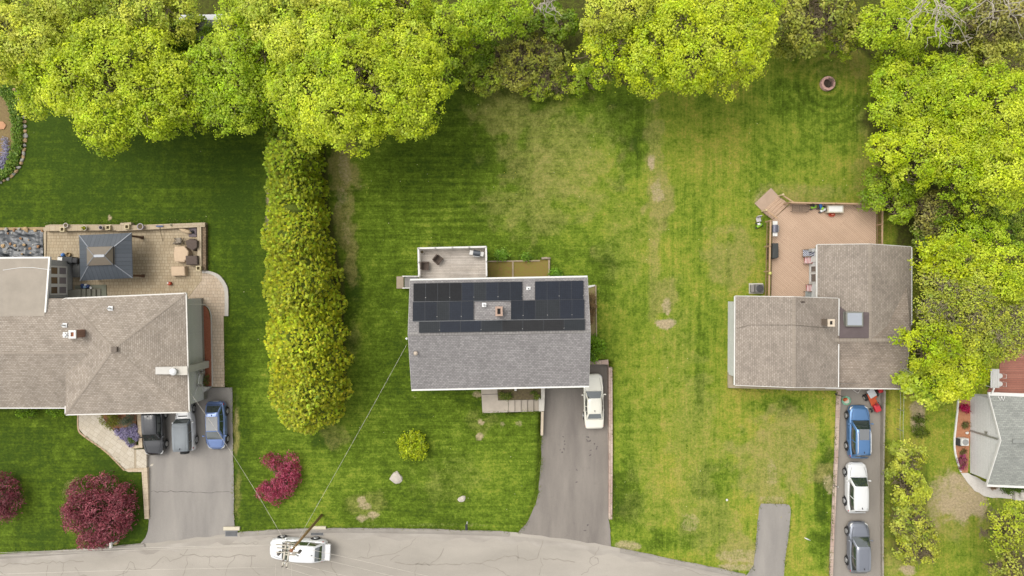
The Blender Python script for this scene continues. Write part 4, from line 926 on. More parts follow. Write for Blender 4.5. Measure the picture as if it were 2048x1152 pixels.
# ---- middle house with solar panels
ze, zr = 4.6, 6.2
A, B, Cc, D = P(820, 561, ze), P(1175, 554.5, ze), P(1178, 771.5, ze), P(823, 778.5, ze)
E, G = P(816, 668.5, zr), P(1181, 663, zr)
mid = thing("solar_house", "long grey shingled house in the centre with black solar panels on its rear roof slope", "house", ((A.x+Cc.x)/2, (A.y+Cc.y)/2, 0))
u_m = (B-A).normalized()
mb = MB(); mb.slab([A, E, G, B], .16, u_m); mb.slab([E, D, Cc, G], .16, u_m); roof = mb.build("roof", M_grey_sh, mid, fix=False)
mb = MB(); up_m = Vector((0, 0, .02)); dn = (A-E).normalized(); ds = (D-E).normalized()
mb.slab([E+up_m, E+dn*.16+up_m, G+dn*.16+up_m, G+up_m], .03, u_m); mb.slab([E+ds*.16+up_m, E+up_m, G+up_m, G+ds*.16+up_m], .03, u_m); mb.build("ridge_cap", M_cap_g, roof, fix=False)
nn = Vector((-u_m.y, u_m.x, 0))
fascia(mid, [(A+nn*.07, B+nn*.07), (D-nn*.07, Cc-nn*.07)], .13, .14, M_white)
for a, b in ((A, E), (E, D), (B, G), (G, Cc)):
    mb = MB(); s = Vector((-.01, 0, -.03)) if a.x < 0 else Vector((.01, 0, -.03)); mb.bar(a+s, b+s, .025, .2); mb.build("rake_board", M_fascia, mid)
w4 = inset([(A.x, A.y), (B.x, B.y), (Cc.x, Cc.y), (D.x, D.y)], .38)
wallbox(mid, "wall", w4, -.9, ze-.1, M_siding)
for i, j, k in ((0, 3, E), (1, 2, G)):
    a, b = Vector((*w4[i], ze-.1)), Vector((*w4[j], ze-.1)); mb = MB(); m_ = (a+b)/2; mb.add([a, b, (m_.x, m_.y, zr-.22)], [(0, 1, 2)], [[(0, 0), ((b-a).length, 0), ((b-a).length/2, 1.5)]]); mb.build("gable", M_siding, mid, fix=False)
def wall_window(root, a, b, t, z0, z1, w, name="window", out=1):
    """framed window on the wall from a to b at fraction t"""
    a, b = Vector((*a, 0)), Vector((*b, 0)); u = (b-a).normalized(); nr = Vector((u.y, -u.x, 0))*out; c = a.lerp(b, t)
    rz = math.atan2(u.y, u.x); f = MB()
    for ox, dz, dx, dzz in ((-w/2, 0, .08, z1-z0), (w/2, 0, .08, z1-z0), (0, (z1-z0)/2, w+.08, .08), (0, -(z1-z0)/2, w+.08, .08), (0, 0, w-.08, .05)):
        q = c+u*ox+nr*.03; f.box((q.x, q.y, (z0+z1)/2+dz), (dx, .06, dzz), rz)
    fo = f.build(name, M_white, root); g = MB(); q = c+nr*.012; g.box((q.x, q.y, (z0+z1)/2), (w-.06, .02, z1-z0-.06), rz); g.build("pane", M_glass, fo)
for t in (.14, .36, .62, .84): wall_window(mid, w4[3], w4[2], t, 2.4, 3.7, 1.3, out=1)
for t in (.12, .5, .72): wall_window(mid, w4[1], w4[0], t, 2.4, 3.7, 1.2)
mb = MB(); q0, q1 = Vector((*w4[3], 0)), Vector((*w4[2], 0))
for t0 in (.80,):
    c = q0.lerp(q1, .86); mb.box((c.x, c.y-.02, .35), (3.0, .08, 2.3), math.atan2((q1-q0).y, (q1-q0).x))
mb.build("garage_door", M_white, mid)
c = q0.lerp(q1, .44); mb = MB(); mb.box((c.x, c.y-.02, 1.75), (.95, .07, 2.1), math.atan2((q1-q0).y, (q1-q0).x)); mb.build("door", mat("red_door", col(120, 60, 50), .5), mid)
# solar panels: quads on the rear slope
def on_plane(px, py, p0, nrm, lift):
    """point of the plane through p0 (normal nrm) seen at photo pixel, lifted along the normal"""
    o = Vector((0, 0, H)); d = Vector(((px-CX)/F, (CY-py)/F, -1)); t = (p0-o).dot(nrm)/d.dot(nrm); return o+d*t+nrm*lift
nr_m = (E-A).cross(B-A).normalized(); nr_m = nr_m if nr_m.z > 0 else -nr_m
def panel_mats():
    out = []
    for i, (c0, c1) in enumerate([((22, 23, 26), (28, 29, 32)), ((34, 40, 52), (38, 44, 56)), ((42, 46, 50), (46, 50, 54)), ((30, 35, 45), (34, 40, 50)), ((38, 38, 40), (44, 44, 45))]):
        m = brickmat("solar_cells_%d" % i, col(*c0), col(*c1), col(20, 22, 28), .16, .16, .006, uv=True, offset=0, stain=.12, rough=.55, bump=0, spec=.16)
        out.append(m)
    return out
PM = panel_mats(); M_pframe = mat("panel_frame", col(46, 49, 54), .6)
def rowpts(x0, yt0, yb0, x1, yt1, yb1, n):
    out = []
    for i in range(n):
        t0, t1 = i/n, (i+1)/n; f = lambda a, b, t: a+(b-a)*t
        out.append([(f(x0, x1, t0), f(yt0, yt1, t0)), (f(x0, x1, t1), f(yt0, yt1, t1)), (f(x0, x1, t1), f(yb0, yb1, t1)), (f(x0, x1, t0), f(yb0, yb1, t0))])
    return out
def zz(x, y): return 770+x*.22949, 470+y*.22949
def zrow(x0, yt0, yb0, x1, yt1, yb1, n):
    a, b = zz(x0, yt0); _, c = zz(x0, yb0); d, e = zz(x1, yt1); _, f = zz(x1, yb1); return rowpts(a, b, c, d, e, f, n)
QU = zrow(250, 427, 584, 1196, 411, 574, 9)+zrow(1307, 409, 572, 1728, 402, 566, 4)+zrow(244, 589, 754, 772, 580, 745, 5)+zrow(1098, 576, 740, 1735, 566, 732, 6)+zrow(298, 760, 856, 1741, 738, 832, 8)
pr = random.Random(4)
for i, q in enumerate(QU):
    cx = sum(p[0] for p in q)/4; cy = sum(p[1] for p in q)/4
    q2 = [(cx+(x-cx)*.985, cy+(y-cy)*.99) for x, y in q]
    top = [on_plane(x, y, A, nr_m, .13) for x, y in q2]
    if i < 4: k = 0
    elif i >= 28 and i < 31: k = 4
    else: k = pr.choice([1, 1, 2, 3, 3]) if i != 0 else 0
    mb = MB(); mb.slab(top, .04, u_m); pn = mb.build("solar_panel", PM[k], mid, fix=False)
    fr = MB()
    for a in range(4):
        p, r = top[a], top[(a+1) % 4]; ctr = sum(top, Vector())/4
        fr.bar(p+nr_m*.004, r+nr_m*.004, .026, .045)
    fr.build("panel_frame", M_pframe, pn)
    if i % 2 == 0:
        mb = MB(); c = top[0].lerp(top[1], .97); c2 = top[2].lerp(top[1], .2)
        mb.box(c2+nr_m*.012, (.045, .045, .02)); mb.build("clamp", M_metal, pn)
mb = MB()
for (a, b) in ((zz(244, 587), zz(1740, 569)), (zz(240, 757), zz(1740, 735))):
    p, q = on_plane(*a, A, nr_m, .11), on_plane(*b, A, nr_m, .11); mb.bar(p, q, .035, .05)
mb.build("mounting_rail", mat("dull_rail", col(130, 132, 134), .6), mid)
chimney(mid, 998, 622.5, 5.0, 6.75, .52, .72, math.radians(1), m=M_brick, capm=mat("tan_cap", col(186, 158, 140), .85, var=.1))
pipe_vent(mid, 968, 610, 5.9, .08); pipe_vent(mid, 1057, 577.5, 5.25, .08)
c = P(831, 707, 6.0); mb = MB(); mb.lathe((c.x, c.y, 5.35), [(.26, 0), (.24, .05), (.11, .1), (.11, .5), (.19, .52), (.17, .62), (.03, .68)], 14); mb.build("flue_pipe", mat("buff_metal", col(206, 190, 172), .5, metal=.3, var=.15), mid, smooth=True)
mb = MB(); c = P(813.5, 677, 5.6); mb.lathe((c.x, c.y, 5.3), [(.05, 0), (.05, .3), (.09, .32), (.09, .42), (.02, .45)], 10); mb.build("service_mast", M_whitemetal, mid)
# ---- deck behind the middle house
M_gdeck = brickmat("weathered_boards", col(216, 206, 194), col(198, 187, 174), col(164, 153, 141), 5, .145, .012, rot=math.radians(1), stain=.22, sscale=.8, bump=.3)
M_rail = mat("white_rail", col(236, 232, 226), .5, var=.06, vscale=4)
dk = thing("wooden_deck", "weathered grey deck with white railing behind the solar house", "deck", tuple(P(905, 526, 0)))
zd = 2.3
mb = MB(); mb.prism_px([(838, 497), (971, 494), (973, 560), (838, 562)], zd-.2, zd); fl = mb.build("floor", M_gdeck, dk)
def railing(root, pts_px, zf, hgt, m, name="railing", every=1.9, bal=.13, postw=.11, topw=.14, capm=None, balm=None):
    q = [P(x, y, zf+hgt) for x, y in pts_px]
    mb = MB(); bb = MB(); posts = []
    for a, b in zip(q[:-1], q[1:]):
        mb.bar(a, b, topw, .06); lo = Vector((0, 0, -hgt+.18)); mb.bar(a+lo, b+lo, .05, .05)
        L = (b-a).length; k = max(1, round(L/every)); posts += [a.lerp(b, i/k) for i in range(k)]
        nb = int(L/bal)
        for i in range(1, nb):
            c = a.lerp(b, i/nb); bb.box((c.x, c.y, c.z-hgt/2+.05), (.055, .055, hgt-.25))
    posts.append(q[-1])
    r = mb.build(name, m, root); bb.build("baluster", balm or m, r)["kind"] = "stuff"
    for p in posts:
        pb = MB(); pb.box((p.x, p.y, zf+hgt/2-.12), (postw, postw, hgt+.3)); pb.lathe((p.x, p.y, zf+hgt+.03), [(postw*.78, 0), (postw*.78, .04), (postw*.3, .10)], 4); pb.build("post", capm or m, root)
railing(dk, [(838, 553), (836.5, 496.5), (972, 493.5), (973, 552)], zd, 1.0, M_rail, every=1.55)
for x, y in ((842, 500), (968, 498), (842, 550), (968, 550), (905, 499)):
    c = P(x, y, zd); mb = MB(); mb.box((c.x, c.y, zd/2-.1), (.14, .14, zd-.2)); mb.build("support_post", M_gdeck, dk)
for i in range(8):
    z = zd-.25*(i+1); x1 = 836-3.2*i; a = P(x1, 553.5, z); b = P(x1-4.5, 576, z); mb = MB(); mb.boxes(a.x, a.y, z-.05, b.x, b.y, z); mb.build("stair_tread", mat("grey_tread", col(150, 146, 142), .8, var=.1), dk)
mb = MB(); mb.prism_px([(793, 553), (807, 552.5), (807, 577), (793, 577)], 0.0, .12); mb.build("landing", mat("tan_landing", col(178, 162, 140), .9, var=.1), dk)
for yy_ in (552.5, 576):
    a = P(836, yy_, zd+.9); b = P(806, yy_, .95); mb = MB(); mb.bar(a, b, .09, .07); mb.bar(a-Vector((0, 0, .7)), b-Vector((0, 0, .7)), .05, .05); mb.box((b.x, b.y, .5), (.1, .1, 1.0)); mb.build("stair_rail", M_rail, dk)
# ---- front steps and planting beds of the middle house
M_timber = mat("landscape_timber", col(178, 160, 134), .9, var=.2, vscale=2)
M_mulch = mat("brown_mulch", col(126, 104, 74), .95, c2=col(150, 132, 84), vscale=7, bump=.6, bscale=25)
M_rmulch = mat("red_mulch", col(146, 84, 60), .95, c2=col(176, 112, 84), vscale=9, bump=.6, bscale=25)
M_omulch = mat("orange_mulch", col(182, 120, 88), .95, c2=col(200, 146, 110), vscale=8, bump=.6, bscale=25)
M_dsoil = mat("dark_bed_soil", col(92, 78, 62), .95, c2=col(128, 116, 80), vscale=5, bump=.6, bscale=20)
M_gravel = mat("pale_gravel", col(214, 206, 196), .95, c2=col(238, 232, 224), vscale=9, bump=.6, bscale=30)
wk = thing("front_walk", "concrete front walk with steps down to the middle driveway", "walkway", tuple(P(1010, 810, 0)))
mb = MB(); mb.prism_px([(961, 770), (994, 769), (996, 801), (1016, 800.5), (1016.5, 824.5), (965, 826), (963, 790)], -.1, .06); mb.build("slab", M_conc, wk)
for i in range(5):
    z = .0-.15*i; x0, x1 = 1016.8+i*12.6, 1016.8+(i+1)*12.6-.2; mb = MB(); mb.prism_px([(x0, 800.5-.3*i), (x1, 800.2-.3*i), (x1, 824-.2*i), (x0, 824.3-.2*i)], -1.0, z); mb.build("step", M_conc, wk, bevel=.015)
mb = MB(); mb.prism_px([(964, 788.5), (995, 787.5), (995, 788.6), (964, 789.6)], .055, .066); mb.build("joint", M_oil, wk)
rw = thing("retaining_wall", "pale concrete retaining wall between front steps and middle driveway", "wall", tuple(P(1086, 825, 0)))
mb = MB(); mb.prism_px([(1082, 771), (1089.5, 771), (1089.5, 798), (1082.3, 798)], -1, .22); mb.build("upper_wall", M_conc2, rw, bevel=.01)
mb = MB(); mb.prism_px([(1077.5, 794), (1082, 798.3), (1089.3, 798.3), (1088.3, 822), (1078, 823)], -1, .10); mb.build("pier", M_conc2, rw, bevel=.01)
mb = MB(); mb.prism_px([(1082.4, 823.3), (1087.4, 823.3), (1086.2, 871), (1081.4, 871)], -1, .06); mb.build("lower_wall", mat("buff_block", col(206, 190, 166), .9, var=.1), rw, bevel=.01)
bed = MB(); bed.prism_px([(995.2, 770), (1081.7, 770), (1081.7, 794), (1077.2, 799), (996.4, 800)], -.05, .045); tag(bed.build("entry_bed", M_dsoil), kind="structure")
c = P(1031, 779, .3); lt = thing("path_light", "small white square path light in the entry bed under the eave", "light", (c.x, c.y, 0)); mb = MB(); mb.box((c.x, c.y, .2), (.05, .05, .4)); mb.build("stem", M_metal, lt); mb = MB(); mb.box((c.x, c.y, .44), (.2, .2, .12)); mb.build("lamp_head", M_white, lt, bevel=.02)
M_blocks = brickmat("pink_wall_blocks", col(206, 186, 170), col(186, 160, 146), col(140, 122, 110), .6, .42, .014, rot=math.radians(90), stain=.12, sscale=.9)
rw = thing("block_wall", "low pinkish block wall along the right edge of the middle driveway", "wall", tuple(P(1221, 880, 0)))
mb = MB(); mb.prism_px([(1217.4, 735), (1224.8, 735), (1225.6, 900), (1224.6, 1039), (1217.4, 1039), (1218.4, 900)], -1.0, .12); mb.build("wall", M_blocks, rw, bevel=.02)
mb = MB(); mb.prism_px([(1177, 722.5), (1216.5, 719.5), (1217.4, 734.8), (1216.5, 729), (1177, 729)], -1.0, .115); mb.build("return_wall", M_blocks, rw, bevel=.02)
c = P(1221.5, 726, .6); bx = thing("utility_cabinet", "grey-blue metal box standing at the wall corner by the middle driveway", "box", (c.x, c.y, .12), math.radians(40))
mb = MB(); mb.box((0, 0, .3), (.78, .5, .55)); b_ = mb.build("cabinet", mat("bluegrey_metal", col(192, 198, 204), .5, var=.1), bx, bevel=.04)
mb = MB(); mb.box((0, 0, .59), (.8, .52, .03)); mb.box((.12, .05, .61), (.35, .25, .03)); mb.build("lid", mat("pale_lid", col(206, 210, 214), .5, var=.15, vscale=5), bx, bevel=.01)
# planting beds with timber edges behind the house
pb = thing("planting_bed", "two-part planting bed edged with timbers beside the grey deck", "garden bed", tuple(P(1040, 535, 0)))
mb = MB(); mb.prism_px([(975, 523), (1098, 519), (1099, 560), (975, 562)], -.02, .05); mb.build("soil", mat("leafy_soil", col(150, 112, 74), .95, c2=col(136, 140, 54), vscale=9, bump=.5, bscale=20), pb)
for pts in ([(976, 521.5), (1080, 520), (1080, 522.6), (976, 524.2)], [(1024, 523), (1027.5, 523), (1027.5, 556), (1024, 556)], [(1096.5, 518), (1100, 518), (1100, 555), (1096.5, 555)]):
    mb = MB(); mb.prism_px(pts, -.05, .16); mb.build("timber", M_timber, pb, bevel=.02)
a, b = P(1083, 517, .2), P(1101, 517, .2); lg = MB(); lg.tube([a, a.lerp(b, .5)+Vector((0, .03, 0)), b], [.10, .11, .09], 10); tag(lg.build("log", mat("grey_log", col(176, 160, 140), .9, var=.3, vscale=4), None, smooth=True), "short weathered log on the corner of the timber planting bed", "log")
pb = thing("side_bed", "narrow bed edged with a pale timber along the solar house's right wall", "garden bed", tuple(P(1185, 620, 0)))
mb = MB(); mb.prism_px([(1172, 574), (1190, 573), (1191, 676), (1176, 677)], -.03, .04); mb.build("soil", mat("dry_soil", col(166, 140, 106), .95, c2=col(150, 150, 84), vscale=5, bump=.5), pb)
mb = MB(); mb.prism_px([(1190.3, 570), (1192.8, 570), (1194.2, 676), (1192, 676)], -.05, .14); mb.build("timber", M_timber, pb, bevel=.015)
mb = MB(); mb.prism_px([(1172, 572), (1189.8, 569.5), (1189.8, 572.5), (1173, 576.5)], -.05, .15); mb.build("timber", M_white, pb, bevel=.015)

# ---- left house
zl = 4.2; zp = 5.6
L1, L2, L3, L4 = P(131, 598, zl), P(371, 587.5, zl), P(377, 823.5, zl), P(131, 828.5, zl)
L4 = Vector((L1.x+.02, L4.y, zl)); pk = P(227.5, 697.5, zp)
lh = thing("hip_roof_house", "brown hip roofed house on the left with a lower wing and flat rear roof", "house", ((L1.x+L3.x)/2, (L1.y+L3.y)/2, 0))
mb = MB()
for a, b in ((L1, L2), (L2, L3), (L3, L4), (L4, L1)): mb.slab([b, a, pk], .14, (b-a))
hr = mb.build("roof", M_shing, lh, fix=False)
def ridge_caps(root, lines, m=M_cap, w=.18):
    for a, b in lines:
        mb = MB(); d = (b-a).normalized(); s = Vector((-d.y, d.x, 0)).normalized()*w/2; z = Vector((0, 0, .03)); e = Vector((0, 0, -.012))
        n = max(2, int((b-a).length/.3))
        for i in range(n):
            p = a.lerp(b, i/n)+z; q = a.lerp(b, (i+1)/n)+z-Vector((0, 0, .02))
            mb.add([p-s+e, p, p+s+e, q-s+e, q, q+s+e], [(0, 1, 4, 3), (1, 2, 5, 4)], [[(0, 0), (.11, 0), (.11, .3), (0, .3)]]*2)
        mb.build("ridge_cap", m, root, fix=False)
ridge_caps(hr, [(L1, pk), (L2, pk), (L3, pk), (L4, pk)])
fascia(lh, [(L1+Vector((0, .05, .0)), L2+Vector((0.05, .05, 0))), (L2+Vector((.05, 0, 0)), L3+Vector((.05, 0, 0))), (L3-Vector((0, .05, 0)), L4-Vector((0, .05, 0)))], .1, .16)
mb = MB(); a = Vector((L4.x, L4.y, zl)); b = Vector((L4.x, P(0, 812, zl).y, zl)); mb.bar(a-Vector((.05, 0, 0)), b-Vector((.05, 0, 0)), .1, .16); mb.build("gutter", M_fascia, lh)
wl_ = inset([(L1.x, L1.y), (L2.x, L2.y), (L3.x, L3.y), (L4.x, L4.y)], .42)
wallbox(lh, "wall", wl_, .35, zl-.05, M_siding)
wallbox(lh, "foundation", inset([(L1.x, L1.y), (L2.x, L2.y), (L3.x, L3.y), (L4.x, L4.y)], .40), -.6, .35, M_found)
# wing
yr_, ye1, ye0 = -5.45, P(0, 597, zl).y, P(0, 815, zl).y
xw0, xw1 = P(-420, 700, zl).x, L1.x+.1
zw = 4.9; W = lambda x, y, z: Vector((x, y, z)); zwe = 3.05; zwu = 4.15; ye0 = P(0, 815, zwe).y
mb = MB(); mb.slab([W(xw0, yr_, zw), W(xw1+2.3, yr_, zw), W(xw1, ye1, zwu), W(xw0, ye1, zwu)][::-1], .14, (1, 0, 0))
mb.slab([W(xw0, ye0, zwe), W(xw1-.16, ye0, zwe), W(xw1-.16, -7.5, zwe+(zw-zwe)*(ye0+7.5)/(ye0-yr_)), W(xw1+2.3, yr_, zw), W(xw0, yr_, zw)][::-1], .14, (1, 0, 0)); wr = mb.build("wing_roof", M_shing, lh, fix=False)
ridge_caps(wr, [(W(xw0, yr_, zw), W(xw1+1.6, yr_, zw))])
fascia(lh, [(W(xw0, ye0-.05, zwe), W(xw1-.2, ye0-.05, zwe)), (P(94, 618, 4.25), P(131, 597, zwu)+Vector((0, .02, 0)))], .1, .15)
wallbox(lh, "wing_wall", [(xw0, ye0+.4), (xw1, ye0+.4), (xw1, ye1-.35), (xw0, ye1-.35)], -.2, zwe-.05, M_siding)
# flat rear roof and glazed room
ms = [P(-420, 520, 3.9), P(97.5, 516.5, 3.9), P(93.5, 632, 4.4), P(-420, 632, 4.4)]
ms[2] = W(ms[1].x, ms[2].y, 4.42); ms[3] = W(ms[0].x, ms[3].y, 4.42)
mb = MB(); mb.slab(ms[::-1], .16, (1, 0, 0)); fr_ = mb.build("flat_roof", M_membrane, lh, fix=False)
mb = MB(); g0 = [P(x, y, 4.36) for x, y in [(0, 540), (20, 537), (40, 534.5), (60, 534.8), (80, 537.5), (96, 539.5)]]
sl_ = (4.42-3.9)/(ms[2].y-ms[1].y)
mb.tube([Vector((p.x, p.y, 3.9+sl_*(p.y-ms[1].y)+.02)) for p in g0], .02, 6); mb.build("cable", M_whitemetal, fr_)
fascia(lh, [(ms[0]+W(0, .06, .02), ms[1]+W(.08, .06, .02)), (ms[1]+W(.06, .1, .03), ms[2]+W(.06, .3, .03))], .14, .2, M_white)
xs = ms[1].x-.36; y0_, y1_ = ms[1].y-.1, ye1+.02
sw = MB(); sw.boxes(xs-3.2, y1_, .2, xs, y0_, 3.85); sw.build("sunroom_wall", M_siding, lh)
rows_ = [(3.12, 2.45), (2.25, 1.2)]
yy0 = P(0, 590, 2).y; yy1 = P(0, 532, 2).y
for i in range(3):
    a = yy0+(yy1-yy0)*i/3; b = yy0+(yy1-yy0)*(i+1)/3
    f = MB(); f.boxes(xs, a, 1.0, xs+.07, a+.14, 3.3); f.boxes(xs, b-.14, 1.0, xs+.07, b, 3.3)
    for z0, z1 in ((1.0, 1.14), (2.1, 2.3), (3.16, 3.3)): f.boxes(xs, a+.14, z0, xs+.07, b-.14, z1)
    fo = f.build("window", M_white, lh)
    mb = MB(); mb.boxes(xs, a+.14, 1.14, xs+.035, b-.14, 2.1); mb.build("pane", mat("lavender_reflection", col(160, 152, 156), .1, spec=.8), fo)  # lavender reflection is put into the pane's colour
    mb = MB(); mb.boxes(xs, a+.14, 2.3, xs+.035, b-.14, 3.16); mb.build("pane", mat("brown_pane", col(116, 92, 66), .1, spec=.8), fo)
# chimney stack on the gable wall with a white cap, bits on the roof
c0, c1 = P(419, 735, 0), P(394, 721.5, 0)
mb = MB(); mb.boxes(c1.x-1.2, c0.y, -.3, c0.x-.02, c1.y, 4.95); st_ = mb.build("chimney_stack", mat("pale_stucco", col(214, 210, 202), .85, var=.05), lh, bevel=.02)
c = P(352, 742, 5.2); mb = MB(); mb.box((c.x+.25, c.y, 4.98), (1.22, .72, .07)); mb.build("chimney_cap", M_conc2, st_)
c = P(346, 743.5, 5.3); mb = MB(); mb.lathe((c.x, c.y, 5.0), [(.26, 0), (.26, .28), (.32, .3), (.30, .36), (.05, .42)], 16); mb.build("cowl", mat("bright_steel", col(244, 244, 242), .3, metal=.2), st_, smooth=True)
ch = chimney(lh, 146, 668.5, 4.4, 6.0, .52, .62, 0, m=M_brick, capm=M_white, flue=False)
c = P(146.5, 668.5, 6.02); mb = MB(); mb.box((c.x, c.y, 6.02), (.34, .46, .03)); mb.build("flue", mat("terracotta", col(156, 96, 66), .8, var=.1), ch)
c = P(129.5, 670, 5.6); mb = MB(); mb.box((c.x, c.y, 5.2), (.42, .46, .7)); mb.lathe((c.x, c.y, 5.55), [(.22, 0), (.2, .1), (.04, .14)], 4); mb.build("roof_vent", M_whitemetal, lh, bevel=.03)
c = P(228, 699, 5.75); mb = MB(); mb.box((c.x, c.y, 5.6), (.38, .38, .25)); mb.box((c.x, c.y, 5.75), (.46, .46, .05)); mb.build("roof_vent", mat("grey_vent", col(112, 100, 88), .6, var=.15), lh, bevel=.02)
pipe_vent(lh, 216, 617, 4.95, .085, .4); pipe_vent(lh, 124, 651, 4.95, .085, .4)
# downspout, side conduits, small side roof at the garage corner
a, b = P(372, 609, 3.9), P(412, 608.5, .3); mb = MB(); mb.tube([P(374, 608.5, 4.1), P(392, 608.5, 2.2), P(411, 609, .25)], .045, 8); mb.build("downspout", M_white, lh)
mb = MB(); mb.tube([P(386, 800, 3), P(394, 778, 2.0), P(397, 765, 1.8), P(399, 748, 1.7), P(404, 745, .6)], .035, 8); mb.build("conduit", M_whitemetal, lh)
for x, y, z in ((399, 749, 1.9), (404, 745, 1.2), (397, 772, 1.9)):
    c = P(x, y, z); mb = MB(); mb.box((c.x, c.y, z-.15), (.26, .2, .4)); mb.lathe((c.x+.05, c.y, z+.05), [(.1, 0), (.1, .06), (.07, .1)], 12); mb.build("meter", M_metal, lh, bevel=.02)
mb = MB(); q = [P(374, 797, .9), P(398, 790, .9), P(414, 776, .9), P(400, 774, .9), P(375, 774, .9)]
mb.prism([(p.x, p.y) for p in q], -.4, .55); mb.build("side_stoop", mat("pale_stoop", col(206, 204, 198), .8, var=.06), lh, bevel=.02)
for t in (.25, .7): wall_window(lh, wl_[3], wl_[2], t, 2.2, 3.4, 1.4, out=1)
mb = MB(); mb.boxes(P(290, 0, 0).x, wl_[3][1]-.06, -.4, P(370, 0, 0).x, wl_[3][1]-.01, 1.9); mb.build("garage_door", M_white, lh)

# ---- right house
rh = thing("gabled_house", "tan shingled house on the right made of three joined gables with a skylight", "house", tuple(P(1640, 640, 0)))
ze1, zr1 = 3.6, 5.0
a1, b1, c1_, d1 = P(1471, 592.5, ze1), P(1677, 597, ze1), P(1676, 775, ze1), P(1470, 770, ze1)
e1, f1 = P(1588, 594, zr1), P(1588, 774.5, zr1)
mb = MB(); mb.slab([a1, d1, f1, e1], .15, (0, 1, 0)); mb.slab([e1, f1, c1_, b1], .15, (0, 1, 0)); r1_ = mb.build("roof", M_shing2, rh, fix=False)
ridge_caps(r1_, [(e1, f1)], w=.3)
fascia(rh, [(a1-W(.05, 0, 0), d1-W(.05, 0, 0)), (b1+W(.05, 0, 0), c1_+W(.05, 0, 0))], .08, .16, M_white)
for a, b in ((a1, e1), (e1, b1), (d1, f1), (f1, c1_)):
    s = W(0, .03, -.01) if a.y > -5 else W(0, -.03, -.01); mb = MB(); mb.bar(a+s, b+s, .05, .17); mb.build("rake_board", M_fascia, rh)
w1 = inset([(a1.x, a1.y), (b1.x, b1.y), (c1_.x, c1_.y), (d1.x, d1.y)], .5)
wallbox(rh, "wall", w1, -.1, ze1, M_siding)
for i, j in ((0, 1), (3, 2)):
    a, b = Vector((*w1[i], ze1)), Vector((*w1[j], ze1)); mb = MB(); mb.add([a, b, ((a.x+b.x)/2, a.y, zr1-.16)], [(0, 1, 2)]); mb.build("gable", M_siding, rh, fix=False)
for t in (.3, .7): wall_window(rh, w1[3], w1[2], t, 1.0, 2.3, 1.5, out=1)
# stone ledge along the front foot
mb = MB(); mb.prism_px([(1457, 745), (1466, 745), (1466, 768), (1530, 772), (1683, 774), (1683, 781), (1575, 781), (1572, 779), (1457, 776)], -.1, .3); mb.build("stone_ledge", mat("buff_stone", col(178, 164, 138), .9, var=.15, vscale=2), rh, bevel=.02)
# rear block
zea, zra = 2.9, 3.7
xa, xb = P(1635, 0, zea).x, P(1740, 0, zra).x; xc = P(1822.5, 0, zea).x; yt = P(0, 489.5, zea).y; yrg = P(0, 680, zra).y; yb_ = b1.y-.02
slo = lambda x: zea+(zra-zea)*(x-xa)/(xb-xa)
xcut = b1.x+.02; ytr = P(0, 494, zea).y
mb = MB(); mb.slab([W(xa, yt, zea), W(xa, yb_, zea), W(xcut, yb_, slo(xcut)), W(xb, yb_, zra), W(xb, yt, zra)], .15, (0, 1, 0))
mb.slab([W(xcut, yb_, slo(xcut)), W(xcut, yrg, slo(xcut)), W(xb, yrg, zra), W(xb, yb_, zra)], .15, (0, 1, 0))
mb.slab([W(xb, yt, zra), W(xb, yrg, zra), W(xc, yrg, zea), W(xc, ytr, zea)], .15, (0, 1, 0)); r2_ = mb.build("rear_roof", M_shing2, rh, fix=False)
ridge_caps(r2_, [(W(xb, yt, zra), W(xb, yrg, zra))], w=.3)
fascia(rh, [(W(xa-.05, yt, zea), W(xa-.05, yb_, zea)), (W(xc+.05, ytr, zea), W(xc+.05, -3.2, zea))], .08, .16, M_white)
for a, b in ((W(xa, yt, zea), W(xb, yt, zra)), (W(xb, yt, zra), W(xc, ytr, zea))):
    mb = MB(); mb.bar(a+W(0, .03, -.01), b+W(0, .03, -.01), .05, .17); mb.build("rake_board", M_fascia, rh)
wallbox(rh, "rear_wall", [(xa+.22, yt-.3), (xa+.22, -8.3), (xc-.4, -8.3), (xc-.4, ytr-.3)], -.5, [zea]*2+[zea-.5]*2, M_siding)
xwl = xa+.22
for py0, py1 in ((531, 545), (546.5, 565)):
    y0, y1 = P(0, py1, 2).y, P(0, py0, 2).y
    f = MB(); f.boxes(xwl-.07, y0, 1.1, xwl, y0+.07, 2.6); f.boxes(xwl-.07, y1-.07, 1.1, xwl, y1, 2.6); f.boxes(xwl-.07, y0+.07, 1.1, xwl, y1-.07, 1.2); f.boxes(xwl-.07, y0+.07, 2.5, xwl, y1-.07, 2.6)
    fo = f.build("window", M_white, rh); mb = MB(); mb.boxes(xwl-.035, y0+.07, 1.2, xwl, y1-.07, 2.5); mb.build("pane", M_glass, fo)
mb = MB(); mb.boxes(xwl-.06, P(0, 524, 2).y, .72, xwl, P(0, 512, 2).y, 2.65); mb.build("door", M_white, rh)
mb = MB(); q = P(1622, 500, 2.0); mb.boxes(xwl-.3, P(0, 503, 2).y, .7, xwl, P(0, 497, 2).y, 2.0); mb.build("bay", M_siding, rh)
